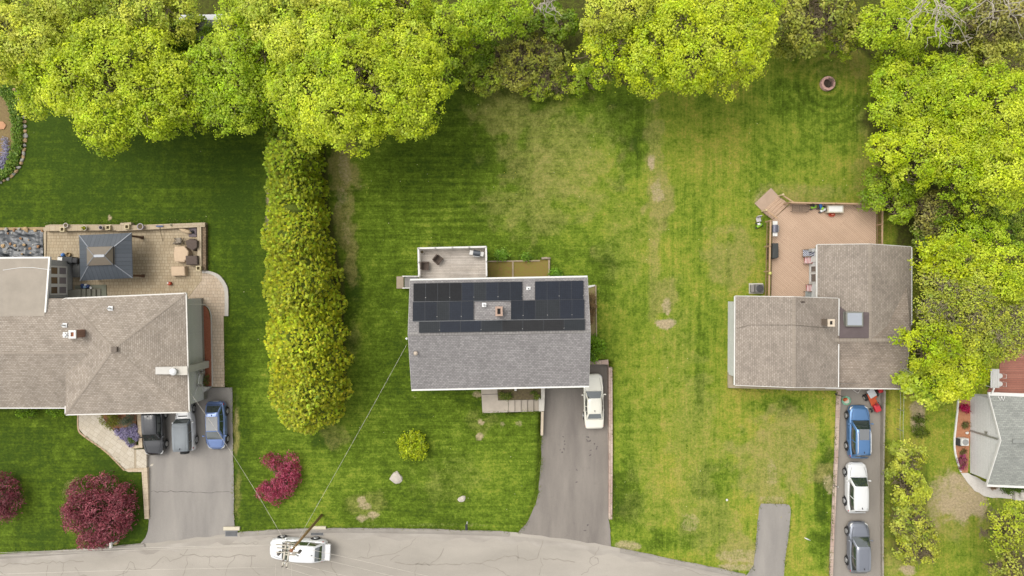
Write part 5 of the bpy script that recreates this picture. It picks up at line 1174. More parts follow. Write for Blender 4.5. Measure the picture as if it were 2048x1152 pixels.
# cross gable
zc0 = 2.5; xk0 = xcut-.6; xk1 = P(1806, 0, zra).x; ye_ = P(0, 775.5, zc0).y; xe1 = P(1807.5, 0, zc0).x
mb = MB(); mb.slab([W(xk0, yrg, zra), W(xk0, ye_, zc0), W(xe1, ye_-.05, zc0), W(xe1-.1, yrg, zra)], .15, (1, 0, 0))
yu = 2*yrg-ye_; mb.slab([W(xcut-.3, yu, zc0), W(xcut-.3, yrg, zra), W(xe1-.1, yrg, zra), W(xe1, yu+1.2, zc0+.35)], .15, (1, 0, 0)); r3_ = mb.build("front_roof", brickmat("stained_shingles", col(178, 164, 150), col(154, 140, 126), col(132, 119, 107), .25, .15, .016, uv=True, stain=.38, sscale=.32, bump=.3), rh, fix=False)
ridge_caps(r3_, [(W(xk0, yrg, zra), W(xe1-.1, yrg, zra))], w=.3)
fascia(rh, [(W(xk0, ye_-.05, zc0), W(xe1, ye_-.1, zc0))], .1, .15)
mb = MB(); mb.bar(W(xe1+.02, ye_, zc0-.02), W(xe1-.08, yrg, zra-.02), .05, .17); mb.build("rake_board", M_fascia, rh)
mb = MB(); mb.boxes(P(1690, 0, 0).x, -8.36, -.5, P(1765, 0, 0).x, -8.31, 1.8); mb.build("garage_door", M_white, rh)
# dark membrane patch with skylight
def on_slope(px, py, f, lift=.03):
    z = 4.0
    for _ in range(12): p = P(px, py, z); z = f(p.x)+lift
    return P(px, py, z)
mp = [on_slope(x, y, slo, .035) for x, y in [(1679.5, 612.5), (1693, 623.5), (1727, 624), (1738.5, 624.5)]]+[P(1737.5, 676, 3.79), P(1679, 676, 3.79)]
mb = MB(); mb.slab(mp, .03, (0, 1, 0)); mem = mb.build("membrane_patch", M_membrane2, rh, fix=False)
sk = [P(x, y, 4.0) for x, y in [(1692.5, 624), (1726, 624), (1726, 652.5), (1692.5, 652.5)]]
mb = MB(); mb.slab(sk, .5, (0, 1, 0)); so = mb.build("skylight", mat("skylight_curb", col(140, 140, 130), .5, metal=.2), rh, fix=False, bevel=.02)
ctr = sum(sk, Vector())/4; mb = MB(); mb.slab([ctr+(p-ctr)*.86+W(0, 0, .03) for p in sk], .03, (0, 1, 0)); mb.build("pane", M_sky_glass, so, fix=False)
chimney(rh, 1661.5, 645.5, 3.4, 5.3, .5, .56, 0, m=mat("grey_brick", col(124, 110, 96), .9, var=.2, vscale=6), capm=mat("buff_cap", col(214, 198, 176), .85, var=.1))
c = P(1606, 604, 5.2); mb = MB(); mb.tube([(c.x-.12, c.y, 5.2), (c.x+.14, c.y, 5.2)], .05, 10); mb.tube([(c.x, c.y, 4.6), (c.x, c.y, 5.2)], .04, 8); mb.build("vent_pipe", mat("rust_pipe", col(70, 56, 48), .8), rh)
c = P(1808, 741, 3.7); an = MB(); an.tube([(c.x-.2, c.y, 3.1), (c.x-.2, c.y, 4.3)], .02, 6); an.tube([(c.x-.4, c.y+.3, 4.25), (c.x+.35, c.y-.15, 4.25)], .015, 6)
for t in np.linspace(0, 1, 6):
    q = Vector((c.x-.4, c.y+.3, 4.25)).lerp(Vector((c.x+.35, c.y-.15, 4.25)), t); an.tube([q+W(-.12, -.2, 0), q+W(.12, .2, 0)], .01, 5)
an.build("antenna", M_metal, rh)
for a, b in ((1600, 1500),): pass
mb = MB(); mb.tube([on_slope(1474, 657, lambda x: ze1+(zr1-ze1)*(x-a1.x)/(e1.x-a1.x), .03), on_slope(1500, 650, lambda x: ze1+(zr1-ze1)*(x-a1.x)/(e1.x-a1.x), .03), on_slope(1588, 650, lambda x: zr1, .06), on_slope(1655, 656, lambda x: zr1-(zr1-ze1)*(x-e1.x)/(b1.x-e1.x), .03)], .015, 5); mb.build("cable", mat("dark_cable", col(96, 86, 76), .7), rh)

# ---- right deck
M_bdeck = brickmat("brown_boards", col(212, 182, 156), col(204, 174, 148), col(180, 150, 126), 6, .15, .02, rot=math.radians(41), stain=.08, sscale=.5, bump=.3)
M_drail = mat("cedar_rail", col(190, 158, 124), .7, var=.12, vscale=3); M_dbal = mat("brown_baluster", col(140, 108, 80), .7, var=.1)
rd_ = thing("composite_deck", "large brown diagonal-board deck wrapping the right house's rear corner", "deck", tuple(P(1650, 480, 0)))
zk = .7
mb = MB(); mb.prism_px([(1543, 594), (1545.5, 440), (1581, 408), (1753, 410), (1752, 494), (1630, 494), (1622, 600)], zk-.22, zk); mb.build("floor", M_bdeck, rd_)
railing(rd_, [(1538, 593), (1541.5, 441)], zk, 1.0, M_drail, every=2.0, balm=M_dbal); railing(rd_, [(1578.5, 405), (1765.5, 408.5), (1764.5, 488)], zk, 1.0, M_drail, every=2.2, balm=M_dbal)
dirs = (P(1563, 423, 0)-P(1527, 412, 0))
s0, s1 = P(1546.5, 439, zk), P(1579.5, 408, zk); outv = Vector((-(s1-s0).y, (s1-s0).x, 0)).normalized()
if outv.x > 0: outv = -outv
for i in range(4):
    z = zk-.15*(i+1); o = outv*(.02+.27*i); mb = MB(); mb.prism([tuple((p+o+q).to_2d()) for p, q in ((s0, W(0, 0, 0)), (s1, W(0, 0, 0)), (s1, outv*.27), (s0, outv*.27))], z-.16, z); mb.build("stair_tread", M_bdeck, rd_, bevel=.01)
o = outv*1.10; mb = MB(); mb.prism([tuple((p+q).to_2d()) for p, q in ((s0, o), (s1, o), (s1, o+outv*1.0), (s0, o+outv*1.0))], -.02, .09); mb.build("landing", mat("pink_landing", col(190, 164, 142), .85, var=.08), rd_, bevel=.01)
for s in (s0, s1):
    mb = MB(); a = s+W(0, 0, .98); b = s+outv*1.1+W(0, 0, .2); mb.bar(a, b, .12, .06); mb.build("stair_rail", M_drail, rd_)
    mb = MB(); mb.box((b.x, b.y, .5), (.12, .12, 1.2)); mb.lathe((b.x, b.y, 1.1), [(.1, 0), (.1, .05), (.02, .1)], 8); mb.build("post", mat("pale_post_cap", col(226, 204, 160), .6), rd_)

# ---- far right house
fh = thing("white_sided_house", "white sided house with grey shingle roof cut by the right edge", "house", tuple(P(2010, 880, 0)))
zf, zg = 2.7, 4.15
xg = P(1979, 0, zf).x; yA, yM, yB_ = P(0, 790, zf).y, P(0, 881, zg).y, P(0, 969, zf).y
xg2 = xg+14
mb = MB(); mb.slab([W(xg, yA, zf), W(xg, yM, zg), W(xg2, yM-.5, zg), W(xg2, yA-.5, zf)], .16, (1, 0, 0)); mb.slab([W(xg, yM, zg), W(xg-.15, yB_, zf), W(xg2, yB_-.6, zf), W(xg2, yM-.5, zg)], .16, (1, 0, 0)); r4_ = mb.build("roof", M_pale_sh, fh, fix=False)
mb = MB(); mb.bar(W(xg+.9, yM-.03, zg+.10), W(xg2, yM-.53, zg+.10), .3, .1); mb.build("ridge_vent", mat("ridge_vent_plastic", col(150, 152, 146), .6, var=.1), r4_)
for a, b in ((W(xg-.03, yA, zf), W(xg-.03, yM, zg)), (W(xg-.03, yM, zg), W(xg-.18, yB_, zf))):
    mb = MB(); mb.bar(a, b, .06, .2); mb.build("rake_board", M_white, fh)
fascia(fh, [(W(xg-.1, yA+.1, zf+.02), W(xg2, yA-.4, zf+.02)), (W(xg-.2, yB_-.05, zf), W(xg2, yB_-.65, zf))], .28, .16, M_white)
wx = xg+.12
wallbox(fh, "wall", [(xg2, yA-.8), (wx, yA-.3), (wx, yB_+.3), (xg2, yB_+.3)], -.1, zf-.12, M_wsiding)
mb = MB(); mb.add([(wx, yA-.3, zf-.12), (wx, yB_+.3, zf-.12), (wx, yM, zg-.2)], [(0, 1, 2)], [[(0, zf), (8, zf), (4, zg)]]); mb.build("gable", M_wsiding, fh, fix=False)
mb = MB(); mb.box((wx-.05, yM, 1.8), (.08, .14, 3.6)); mb.build("conduit", M_metal, fh)
mb = MB(); mb.box((wx-.05, yM+.25, 2.2), (.1, .24, .34)); mb.build("meter", M_metal, fh, bevel=.02)
mb = MB(); c = P(1990, 776, 2.9)
mb.bar(P(1984, 788, 2.9), P(1989, 776, 3.0), .1, .1); mb.build("bracket", M_white, fh)
for x in (2000, 2006): 
    mb = MB(); a = P(x, 795, 3.0); mb.tube([a+W(-.15, .1, 0), a+W(0, -.25, .05), a+W(.15, .1, 0)], .03, 6); mb.build("hook", M_white, fh)
mb = MB(); c = P(2042, 990, .5); mb.boxes(c.x-.5, c.y-.5, 0, c.x+4, c.y+.5, .5); mb.boxes(c.x-.2, c.y-.2, .5, c.x+4, c.y+.5, .8); mb.build("porch_step", M_conc2, fh, bevel=.02)
# brick patio with white rails up there
pt = MB(); pt.prism_px([(1975, 800), (1975, 782), (1998, 745), (2003, 700), (2400, 690), (2400, 800)], -.05, .05); tag(pt.build("brick_patio", brickmat("patio_brick", col(190, 130, 112), col(172, 114, 98), col(150, 110, 96), 3, .2, .02, stain=.12)), kind="structure")
# white-edged bed and gravel
bd = MB(); bd.prism_px([(1916, 790), (1950, 790), (1942, 850), (1936, 945), (1922, 946), (1912, 915), (1909, 885), (1913, 840)], -.03, .04); tag(bd.build("mulch_bed", M_omulch), kind="structure")
ed = MB(); q = bez([(1916, 778), (1915, 810), (1911, 850), (1908, 885), (1911, 912), (1921, 944)], 6); vs = [P(x, y, .1) for x, y in q]
ed.add([p+W(0, 0, -.1) for p in vs]+[p for p in vs]+[p+W(.14, 0, 0) for p in vs]+[p+W(.14, 0, -.1) for p in vs], [(k*len(vs)+i, k*len(vs)+i+1, (k+1)*len(vs)+i+1, (k+1)*len(vs)+i) for i in range(len(vs)-1) for k in range(3)])
tag(ed.build("bed_edging", M_white, None, fix=False), "white curved edging along the orange mulch bed at the far right house", "edging")
gv = MB(); gv.prism(wob([P(x, y, .045) for x, y in [(1922, 946), (1936, 946), (1975, 966), (2060, 975), (2060, 997), (2030, 998), (1985, 996), (1968, 992), (1950, 982), (1936, 966)]], .4, .03, 3), -.03, .045); tag(gv.build("gravel_bed", M_gravel), kind="structure")
# ------------------------------------------------------------------ vehicles
M_tyre = mat("tyre_rubber", (.018, .018, .018, 1), .8); M_rim = mat("alloy_rim", col(206, 206, 204), .3, metal=.7)
M_cglass = mat("car_glass", (.02, .028, .026, 1), .04, spec=1.0, coat=1.0)
M_trim = mat("black_trim", (.02, .02, .022, 1), .45); M_lamp = mat("headlamp_lens", col(220, 220, 216), .1, spec=.9, coat=.8)
M_tail = mat("tail_lamp_lens", col(190, 30, 50), .2, coat=.6); M_chrome = mat("chrome", col(220, 220, 220), .15, metal=.9)
def paint(name, c, metal=.25, rough=.3): return mat(name, c, rough, metal=metal, spec=.5, coat=.8)
def loft(mb, secs, cap=True):
    """rings of equal length joined lengthwise"""
    n = len(secs[0]); vs = [p for s in secs for p in s]; fs = [(i*n+k, i*n+k+1, (i+1)*n+k+1, (i+1)*n+k) for i in range(len(secs)-1) for k in range(n-1)]
    fs += [(i*n+n-1, i*n, (i+1)*n, (i+1)*n+n-1) for i in range(len(secs)-1)]
    if cap: fs += [tuple(range(n))[::-1], tuple(range((len(secs)-1)*n, len(secs)*n))]
    return mb.add(vs, fs)
def vehicle(name, label, loc, heading, p, L, Wd, prof, plan, cab, wheels, wr=.34, roofm=None, group=None, rails=None, sunroof=None, ribs=0, sidewin=2, flares=None, zb=.24, boxy=.0, splitmark=True):
    """prof: (x, bonnet/belt height); plan: (x, half width); cab: dict of glasshouse stations.
    x runs to the front, origin at the middle of the wheelbase on the ground."""
    root = thing(name, label, "car", (0, 0, 0), 0, group)
    hx = [q[0] for q in prof]; hz = [q[1] for q in prof]; wx = [q[0] for q in plan]; ww = [q[1] for q in plan]
    xs = sorted(set(list(np.linspace(-L/2, L/2, 25))+hx+wx))
    zf = lambda x: float(np.interp(x, hx, hz)); wf = lambda x: float(np.interp(x, wx, ww))
    secs = []
    for x in xs:
        w, z = wf(x), zf(x); e = min(1, (L/2-abs(x))/.22); lo = zb+.16*(1-e); sh = lo+(z-lo)*.74; dr = .05 if boxy else .09
        half = [(w*.93, lo), (w*.99, lo+.12), (w, (lo+sh)/2), (w*.985, sh), (w*.94, z-dr*.35), (w*.86, z), (w*.45, z+.025), (0, z+.035)]
        ring = [Vector((x, y, zz_)) for y, zz_ in half]+[Vector((x, -y, zz_)) for y, zz_ in half[::-1][1:]]
        secs.append(ring)
    mb = MB(); loft(mb, secs); body = mb.build("body", p, root, smooth=True)
    # glasshouse
    xr0, xf0, xr1, xf1, zt, wt = cab['rb'], cab['fb'], cab['rt'], cab['ft'], cab['h'], cab['wt']
    g = MB(); S = []
    st = [(xr0, 0.0, .93), (xr0+(xr1-xr0)*.5, .50, .95), (xr1, .97, .93), (xr1+(xf1-xr1)*.12, 1.01, .985), (xr1+(xf1-xr1)*.35, 1.03, 1.0), (xr1+(xf1-xr1)*.7, 1.03, 1.0), (xr1+(xf1-xr1)*.9, 1.01, .98), (xf1, .97, .94), (xf1+(xf0-xf1)*.5, .50, .96), (xf0, 0.0, .94)]
    def half_at(x):
        t = float(np.interp(x, [q[0] for q in st], [q[1] for q in st])); kw_ = float(np.interp(x, [q[0] for q in st], [q[2] for q in st]))
        zb_ = zf(x)-.03; wb = wf(x)*.90*kw_; zt_ = zb_+(zt-zb_)*t+.04; w2 = wb+(wt*kw_-wb)*min(1, t); cr = .07*min(1, t)
        return [(wb, zb_), (wb+(w2-wb)*.5, zb_+(zt_-zb_)*.5), (w2, zt_-cr), (w2*.93, zt_-cr*.25), (w2*.55, zt_+.012), (0, zt_+.02)]
    for x, t, kw_ in st:
        half = half_at(x); S.append([Vector((x, y, q)) for y, q in half]+[Vector((x, -y, q)) for y, q in half[::-1][1:]])
    loft(g, S); cabin = g.build("cabin", roofm or p, root, smooth=True)
    def pane(nm, xa, xb, f0, f1, off=.016, m=M_cglass, nx=7, ny=9, bulge=0.0):
        """glass over the cabin's top surface between stations xa and xb"""
        mb_ = MB(); vs = []
        for i in range(nx):
            for j in range(ny):
                fy = -1+2*j/(ny-1); x = xa+(xb-xa)*i/(nx-1); x += bulge*(1-fy*fy)*(1-i/(nx-1)); hf = half_at(x); ys = [q[0] for q in hf][::-1]; zs = [q[1] for q in hf][::-1]
                y = fy*hf[2][0]*(f0+(f1-f0)*i/(nx-1)); vs.append(Vector((x, y, float(np.interp(abs(y), ys, zs))+off)))
        mb_.add(vs, [(i*ny+j, (i+1)*ny+j, (i+1)*ny+j+1, i*ny+j+1) for i in range(nx-1) for j in range(ny-1)])
        return mb_.build(nm, m, root, smooth=True, fix=False)
    pane("windscreen", xf0-.05, xf1+.05, .93, .90); pane("rear_window", xr0+(xr1-xr0)*.22, xr1-.02, .86, .86)
    def sidepane(nm, s, xa, xb, da, db):
        mb_ = MB(); vs = []
        for i in range(6):
            for j in range(4):
                v = .16+.70*j/3; x = (xa+(xb-xa)*i/5)+(da+(db-da)*i/5)*j/3; hf = half_at(x); (y0_, z0_), (y1_, z1_) = hf[0], hf[2]
                vs.append(Vector((x, s*(y0_+(y1_-y0_)*v+.014), z0_+(z1_-z0_)*v+.006)))
        mb_.add(vs, [(i*4+j, (i+1)*4+j, (i+1)*4+j+1, i*4+j+1) for i in range(5) for j in range(3)])
        return mb_.build(nm, M_cglass, root, smooth=True, fix=False)
    for s in (1, -1):
        lo0, lo1 = xr0+(.18 if not boxy else .08), xf0-.28; hi0, hi1 = xr1+.02, xf1-.08
        for i in range(sidewin):
            t0, t1 = i/sidewin+.02, (i+1)/sidewin-.02; xa_, xb_ = lo0+(lo1-lo0)*t0, lo0+(lo1-lo0)*t1
            sidepane("side_window", s, xa_, xb_, hi0+(hi1-hi0)*t0-xa_, hi0+(hi1-hi0)*t1-xb_)
        mb = MB(); xm = xf0-.35; mb.lathe((xm, s*(wf(xm)+.10), zf(xm)+.02), [(.02, 0), (.10, .03), (.11, .1), (.06, .16), (.01, .17)], 10, .7, 1.1); mb.bar((xm, s*(wf(xm)*.93), zf(xm)+.08), (xm, s*(wf(xm)+.06), zf(xm)+.08), .06, .04); mb.build("mirror", p, root, smooth=True)
        w_ = wf(L/2-.25); mb = MB()
        q0 = Vector((L/2-.10, s*w_*.62, zf(L/2-.1)*.92)); q1 = Vector((L/2-.42, s*(wf(L/2-.42)*.97), zf(L/2-.42)-.12)); mb.tube([q0, q0.lerp(q1, .5)+Vector((.04, s*.05, 0)), q1], [.06, .09, .05], 8); mb.build("headlight", M_lamp, root, smooth=True)
        mb = MB(); q0 = Vector((-L/2+.03, s*wf(-L/2)*.8, zf(-L/2)-.12)); q1 = Vector((-L/2+.28, s*(wf(-L/2+.28)*.985), zf(-L/2+.28)-.10)); mb.tube([q0, q1], [.075, .05], 8); mb.build("taillight", M_tail, root, smooth=True)
        mb = MB(); a_, b_ = -L*.17, -L*.02
        for xh in (a_, L*.09): mb.box((xh, s*(wf(xh)+.01), zf(xh)-.2), (.18, .03, .03))
        mb.build("door_handle", p, root, bevel=.008)
    for x in wheels:
        for s in (1, -1):
            w = wf(x); mb = MB(); M_ = Matrix.Rotation(math.pi/2, 3, 'X'); t = MB(); prof_ = [(wr*.62, -.11), (wr*.95, -.115), (wr, -.07), (wr, .07), (wr*.95, .115), (wr*.62, .11)]
            t.lathe((0, 0, 0), prof_, 22); mb.add([M_ @ Vector(v)+Vector((x, s*(w-.07), wr)) for v in t.v], t.f); wh = mb.build("wheel", M_tyre, root, smooth=True)
            mb = MB(); t = MB(); t.lathe((0, 0, 0), [(wr*.64, -.02), (wr*.60, .02), (wr*.2, -.0), (.03, .02)], 20)
            for k in range(5):
                a = k*2*math.pi/5; t.box((math.cos(a)*wr*.36, math.sin(a)*wr*.36, .012), (wr*.5, .06, .03), a)
            mb.add([Matrix.Rotation(-s*math.pi/2, 3, 'X') @ Vector(v)+Vector((x, s*(w+.05), wr)) for v in t.v], t.f); mb.build("rim", M_rim, wh)
            mb = MB(); ar = [Vector((x+math.cos(a)*(wr+.06), s*(w-.015), wr+math.sin(a)*(wr+.06))) for a in np.linspace(-.15, math.pi+.15, 12)]
            mb.tube(ar, .05 if not flares else .09, 6); mb.build("wheel_arch", flares or M_trim if flares or True else p, root, smooth=True)
    # bonnet shut lines, bumpers, plate
    mb = MB(); xb_ = xf0+.06
    pts = [Vector((x, y*wf(x)*.80, zf(x)+.03)) for x, y in ((xb_, .98), (xb_+.35, .97), (L/2-.35, .86))]
    for s in (1, -1): mb.tube([Vector((q.x, s*q.y, q.z-.005)) for q in pts], .012, 4)
    mb.build("bonnet_seam", M_trim, root)
    mb = MB(); mb.box((L/2-.04, 0, .55), (.08, wf(L/2)*1.3, .16)); mb.build("grille", M_trim, root, bevel=.02)
    mb = MB(); mb.box((-L/2-.01, 0, .62), (.03, .5, .12)); mb.build("number_plate", M_white, root)
    if rails:
        for s in (1, -1):
            mb = MB(); mb.tube([Vector((x, s*wt*.86, zt+.03+dz)) for x, dz in ((xr1+.1, .02), (xr1+.35, .09), (xf1-.4, .09), (xf1-.12, .02))], .036, 8); mb.build("roof_rail", rails, root, smooth=True)
    if sunroof:
        a0, a1, w_, m_ = sunroof; mb = MB(); mb.box(((a0+a1)/2, 0, zt+.085), (a1-a0, w_, .02)); mb.build("sunroof", m_, root, bevel=.008)
    if ribs:
        mb = MB()
        for i in range(ribs):
            y = (i-(ribs-1)/2)*wt*1.5/ribs; mb.box(((xr1+xf1)/2-.05, y, zt+.072), (abs(xf1-xr1)*.86, .022, .012))
        mb.build("roof_rib", roofm or p, root)
    mb = MB(); mb.tube([Vector((xr1+.3, 0, zt+.05)), Vector((xr1+.2, 0, zt+.12)), Vector((xr1+.14, 0, zt+.11))], [.04, .03, .015], 6); mb.build("roof_antenna", M_trim, root, smooth=True)
    root.location = loc; root.rotation_euler = (0, 0, heading)
    return root
UPH, DNH, LFH = math.pi/2, -math.pi/2, math.pi
def zdr(y, t): return float(lerp_tab(y, t))+.03
def suv(name, label, px, py, hd, p, zt_, L=4.6, Wd=1.86, **kw):
    z = zdr(py, zt_); c = P(px, py, z+.7); h = Wd/2
    d = dict(prof=[(-L/2, .92), (-L*.42, 1.05), (-L*.2, 1.02), (L*.2, 1.0), (L*.30, .98), (L*.43, .90), (L/2, .70)], plan=[(-L/2, h*.82), (-L*.45, h*.94), (-L*.3, h), (L*.25, h), (L*.38, h*.95), (L*.46, h*.80), (L/2, h*.60)],
             cab=dict(rb=-L*.475, fb=L*.235, rt=-L*.40, ft=L*.07, h=1.66, wt=h*.70), wheels=(-L*.285, L*.295), wr=.36)
    d.update(kw); return vehicle(name, label, (c.x, c.y, z), hd, p, L, Wd, **d)
BLUE, BLUE2 = paint("blue_paint", col(92, 138, 190), .45), paint("pale_blue_paint", col(120, 146, 200), .45)
SILV, WHT, CRM, BLK, GRAPH = paint("silver_paint", col(188, 190, 194), .4), paint("white_car_paint", col(240, 240, 240), 0, .25), paint("cream_paint", col(240, 236, 220), 0, .25), paint("black_paint", (.018, .018, .02, 1), .2, .2), paint("graphite_paint", col(142, 146, 156), .5)
M_sunroof = mat("sunroof_glass", col(120, 122, 124), .15, spec=.8, coat=.5)
RG = "cars parked on the driveways"
suv("parked_car", "blue sport utility car with silver roof rails nearest the right garage", 1717, 863, UPH, BLUE, RIGZ, L=4.75, Wd=1.9, rails=mat('silver_rail', col(226, 228, 230), .35, metal=.2), sunroof=(-.55, .42, .9, M_sunroof), ribs=0, group=RG)
suv("parked_car", "white sport utility car in the middle of the right driveway", 1713, 975, UPH, paint("offwhite_paint", col(232, 232, 230), .05, .3), RIGZ, L=4.5, Wd=1.84, ribs=6, group=RG)
suv("parked_car", "dark grey sport utility car last in the row at the bottom of the right driveway", 1717, 1094, UPH, GRAPH, RIGZ, L=4.55, Wd=1.84, ribs=4, group=RG)
# sedan
z = zdr(800, MIDZ); L, h = 4.95, .91; c = P(1187, 802, z+.6)
vehicle("parked_car", "cream white saloon car half under the solar house's eave on the middle driveway", (c.x, c.y, z), UPH+math.radians(1.5), CRM, L, 1.85,
        prof=[(-L/2, .80), (-L*.47, .92), (-L*.30, .94), (L*.16, .90), (L*.24, .90), (L*.42, .80), (L/2, .62)], plan=[(-L/2, h*.80), (-L*.47, h*.92), (-L*.3, h), (L*.25, h), (L*.4, h*.95), (L*.47, h*.82), (L/2, h*.62)],
        cab=dict(rb=-L*.335, fb=L*.20, rt=-L*.205, ft=L*.065, h=1.38, wt=h*.70), wheels=(-L*.27, L*.31), wr=.33, group=RG)
# black car and blue hatchback, noses down the driveway
z = zdr(860, LEFZ); L = 4.5; h = .92; c = P(309, 862, z+.7)
suv("parked_car", "black car with greenish windscreen left of the boxy grey roofed jeep", 308, 860, DNH+math.radians(2), BLK, LEFZ, L=4.55, Wd=1.84, cab=dict(rb=-L*.47, fb=L*.20, rt=-L*.36, ft=L*.04, h=1.6, wt=h*.72), ribs=4, group=RG)
L = 4.35; h = .9
suv("parked_car", "light blue hatchback with grey roof at the right edge of the left driveway", 432, 851, DNH+math.radians(1), BLUE2, LEFZ, L=L, Wd=1.8, prof=[(-L/2, .84), (-L*.42, 1.0), (-L*.2, .98), (L*.2, .95), (L*.32, .90), (L*.44, .78), (L/2, .58)],
    plan=[(-L/2, h*.74), (-L*.45, h*.90), (-L*.3, h), (L*.25, h), (L*.36, h*.95), (L*.45, h*.76), (L/2, h*.45)], cab=dict(rb=-L*.46, fb=L*.28, rt=-L*.30, ft=L*.08, h=1.5, wt=h*.68), sunroof=(-.95, .3, 1.05, mat("grey_roof_glass", col(150, 150, 150), .2, spec=.5)), group=RG)
# boxy off-roader with ribbed grey hard top and spare wheel
L = 4.4; h = .9
jp = suv("off_road_car", "boxy white jeep with ribbed grey hard top and rear spare wheel on the left driveway", 371, 851, UPH+math.radians(2), WHT, LEFZ, L=L, Wd=1.8, boxy=1,
    prof=[(-L/2, 1.08), (-L*.2, 1.1), (L*.12, 1.1), (L*.16, 1.12), (L*.45, 1.06), (L/2, 1.0)], plan=[(-L/2, h*.86), (-L*.3, h*.88), (L*.1, h*.86), (L*.2, h*.78), (L*.45, h*.66), (L/2, h*.62)],
    cab=dict(rb=-L*.495, fb=L*.16, rt=-L*.475, ft=L*.08, h=1.82, wt=h*.80), wheels=(-L*.31, L*.33), wr=.40, roofm=mat("hard_top", col(140, 146, 150), .6, var=.05), ribs=9, flares=mat("silver_flare", col(170, 170, 168), .4, metal=.3), sidewin=3, group=RG)
zj = jp.location.z
mb = MB(); t = MB(); t.lathe((0, 0, 0), [(.2, -.12), (.38, -.12), (.40, 0), (.38, .12), (.2, .12)], 20); mb.add([Matrix.Rotation(math.pi/2, 3, 'Y') @ Vector(v)+Vector((-L/2-.14, .02, .95)) for v in t.v], t.f)
o = mb.build("spare_wheel", M_tyre, None, smooth=True); o.parent = jp
mb = MB(); mb.box((L/2+.08, 0, .55), (.2, 1.5, .2)); o = mb.build("bumper", M_trim, None, bevel=.03); o.parent = jp
mb = MB()
for s in (.25, -.25): mb.box((L*.36, s, 1.105), (.1, .03, .02))
mb.box((L*.21, 0, 1.155), (.1, .8, .02)); o = mb.build("bonnet_latch", M_trim, None); o.parent = jp
# white van on the road
L = 5.0; h = .97; c = P(595, 1100, .9)
vn = vehicle("parked_van", "white van standing on the road under the utility pole's crossarms", (c.x, c.y, .03), LFH-math.radians(3), WHT, L, 1.95,
    prof=[(-L/2, 1.0), (-L*.42, 1.08), (L*.15, 1.08), (L*.28, 1.06), (L*.42, .98), (L/2, .76)], plan=[(-L/2, h*.90), (-L*.4, h*.98), (L*.25, h), (L*.38, h*.95), (L*.47, h*.80), (L/2, h*.58)],
    cab=dict(rb=-L*.485, fb=L*.27, rt=-L*.36, ft=L*.08, h=1.82, wt=h*.76), wheels=(-L*.29, L*.31), wr=.36, sidewin=3)
mb = MB(); mb.box((-L/2-.26, 0, .98), (.46, 1.45, .34)); o = mb.build("cargo_box", WHT, None, bevel=.06); o.parent = vn
mb = MB(); mb.box((-L/2-.03, 0, .62), (.12, 1.7, .22)); o = mb.build("bumper", M_white, None, bevel=.04); o.parent = vn
# ------------------------------------------------------------------ left property: patio and front
M_pav = brickmat("tan_pavers", col(196, 179, 150), col(184, 165, 135), col(148, 131, 106), .42, .28, .016, stain=.14, sscale=.35, squash=.6, freq=3)
M_pav2 = brickmat("pink_pavers", col(208, 190, 168), col(196, 176, 152), col(158, 140, 118), .42, .28, .014, stain=.10, sscale=.5, squash=.6, freq=3)
M_pav3 = brickmat("walk_pavers", col(216, 205, 186), col(206, 194, 173), col(178, 166, 146), .6, .4, .014, rot=math.radians(35), stain=.08, sscale=.6, squash=.7, freq=3)
M_capst = brickmat("wall_cap", col(204, 187, 160), col(194, 176, 148), col(160, 138, 108), .5, 2, .012, stain=.1)
M_capgr = brickmat("grey_cap", col(208, 202, 192), col(200, 194, 184), col(176, 170, 160), .5, 3, .010, stain=.08)
M_stone = brickmat("stone_face", col(160, 138, 112), col(132, 112, 90), col(96, 80, 64), .3, .15, .02, stain=.2)
def area(name, pts, z, m, kind="structure"):
    mb = MB(); mb.prism_px(pts, -.06, z); o = mb.build(name, m); return tag(o, kind=kind)
area("patio", [(90, 460), (404, 450), (404, 536), (404, 560), (372, 600), (372, 612), (60, 620), (90, 520)], .06, M_pav)
curve = bez([(404, 543), (420, 545), (436, 553), (447, 566), (452, 582), (452.5, 632)], 6)
area("paver_path", [(404.2, 543)]+curve[1:]+[(447, 632.5), (449, 774), (423, 774), (421, 640), (420, 622), (412, 611), (372.5, 612.5), (372.5, 600.5), (404.2, 560)], .055, M_pav2)
bw = thing("patio_wall", "low block wall with tan caps round the left patio's back and right side", "wall", tuple(P(250, 452, 0)))
for nm, pts in (("back_wall", [(90, 451), (100, 449), (240, 449), (240, 446), (262, 444.5), (262, 450.5), (404, 445), (410, 445), (410, 453.5), (232, 462.5), (232, 461), (90, 462)]), ("side_wall", [(394, 454.5), (402.3, 454), (403, 541), (395, 541)])):
    mb = MB(); mb.prism_px(pts, -.1, .52); mb.build(nm, M_capst, bw, bevel=.02)
mb = MB(); mb.prism_px([(402.6, 447), (412, 449), (412, 541), (403.3, 541)], -.1, .38); mb.build("stone_face", M_stone, bw, bevel=.04)
mb = MB(); q = bez([(404, 541), (420, 542.5), (438, 550), (450, 565), (456, 583), (456.5, 632)], 6); qi = bez([(404, 546), (418, 547.5), (432, 554), (443, 567), (448.5, 584), (449, 632)], 6)
n = len(q); vs = [P(*p, .16) for p in q]+[P(*p, .16) for p in qi]; lo = [Vector((v.x, v.y, -.05)) for v in vs]
mb.add(vs+lo, [(i, i+1, n+i+1, n+i) for i in range(n-1)]+[(i, i+1, 2*n+i+1, 2*n+i) for i in range(n-1)]+[(n+i, n+i+1, 3*n+i+1, 3*n+i) for i in range(n-1)])
tag(mb.build("path_curb", M_capgr), "pale curved kerb round the outside of the left paver path", "kerb")
area("mulch_strip", [(406, 612), (412, 613), (418, 624), (421, 645), (423, 772), (408, 772)], .045, M_rmulch)
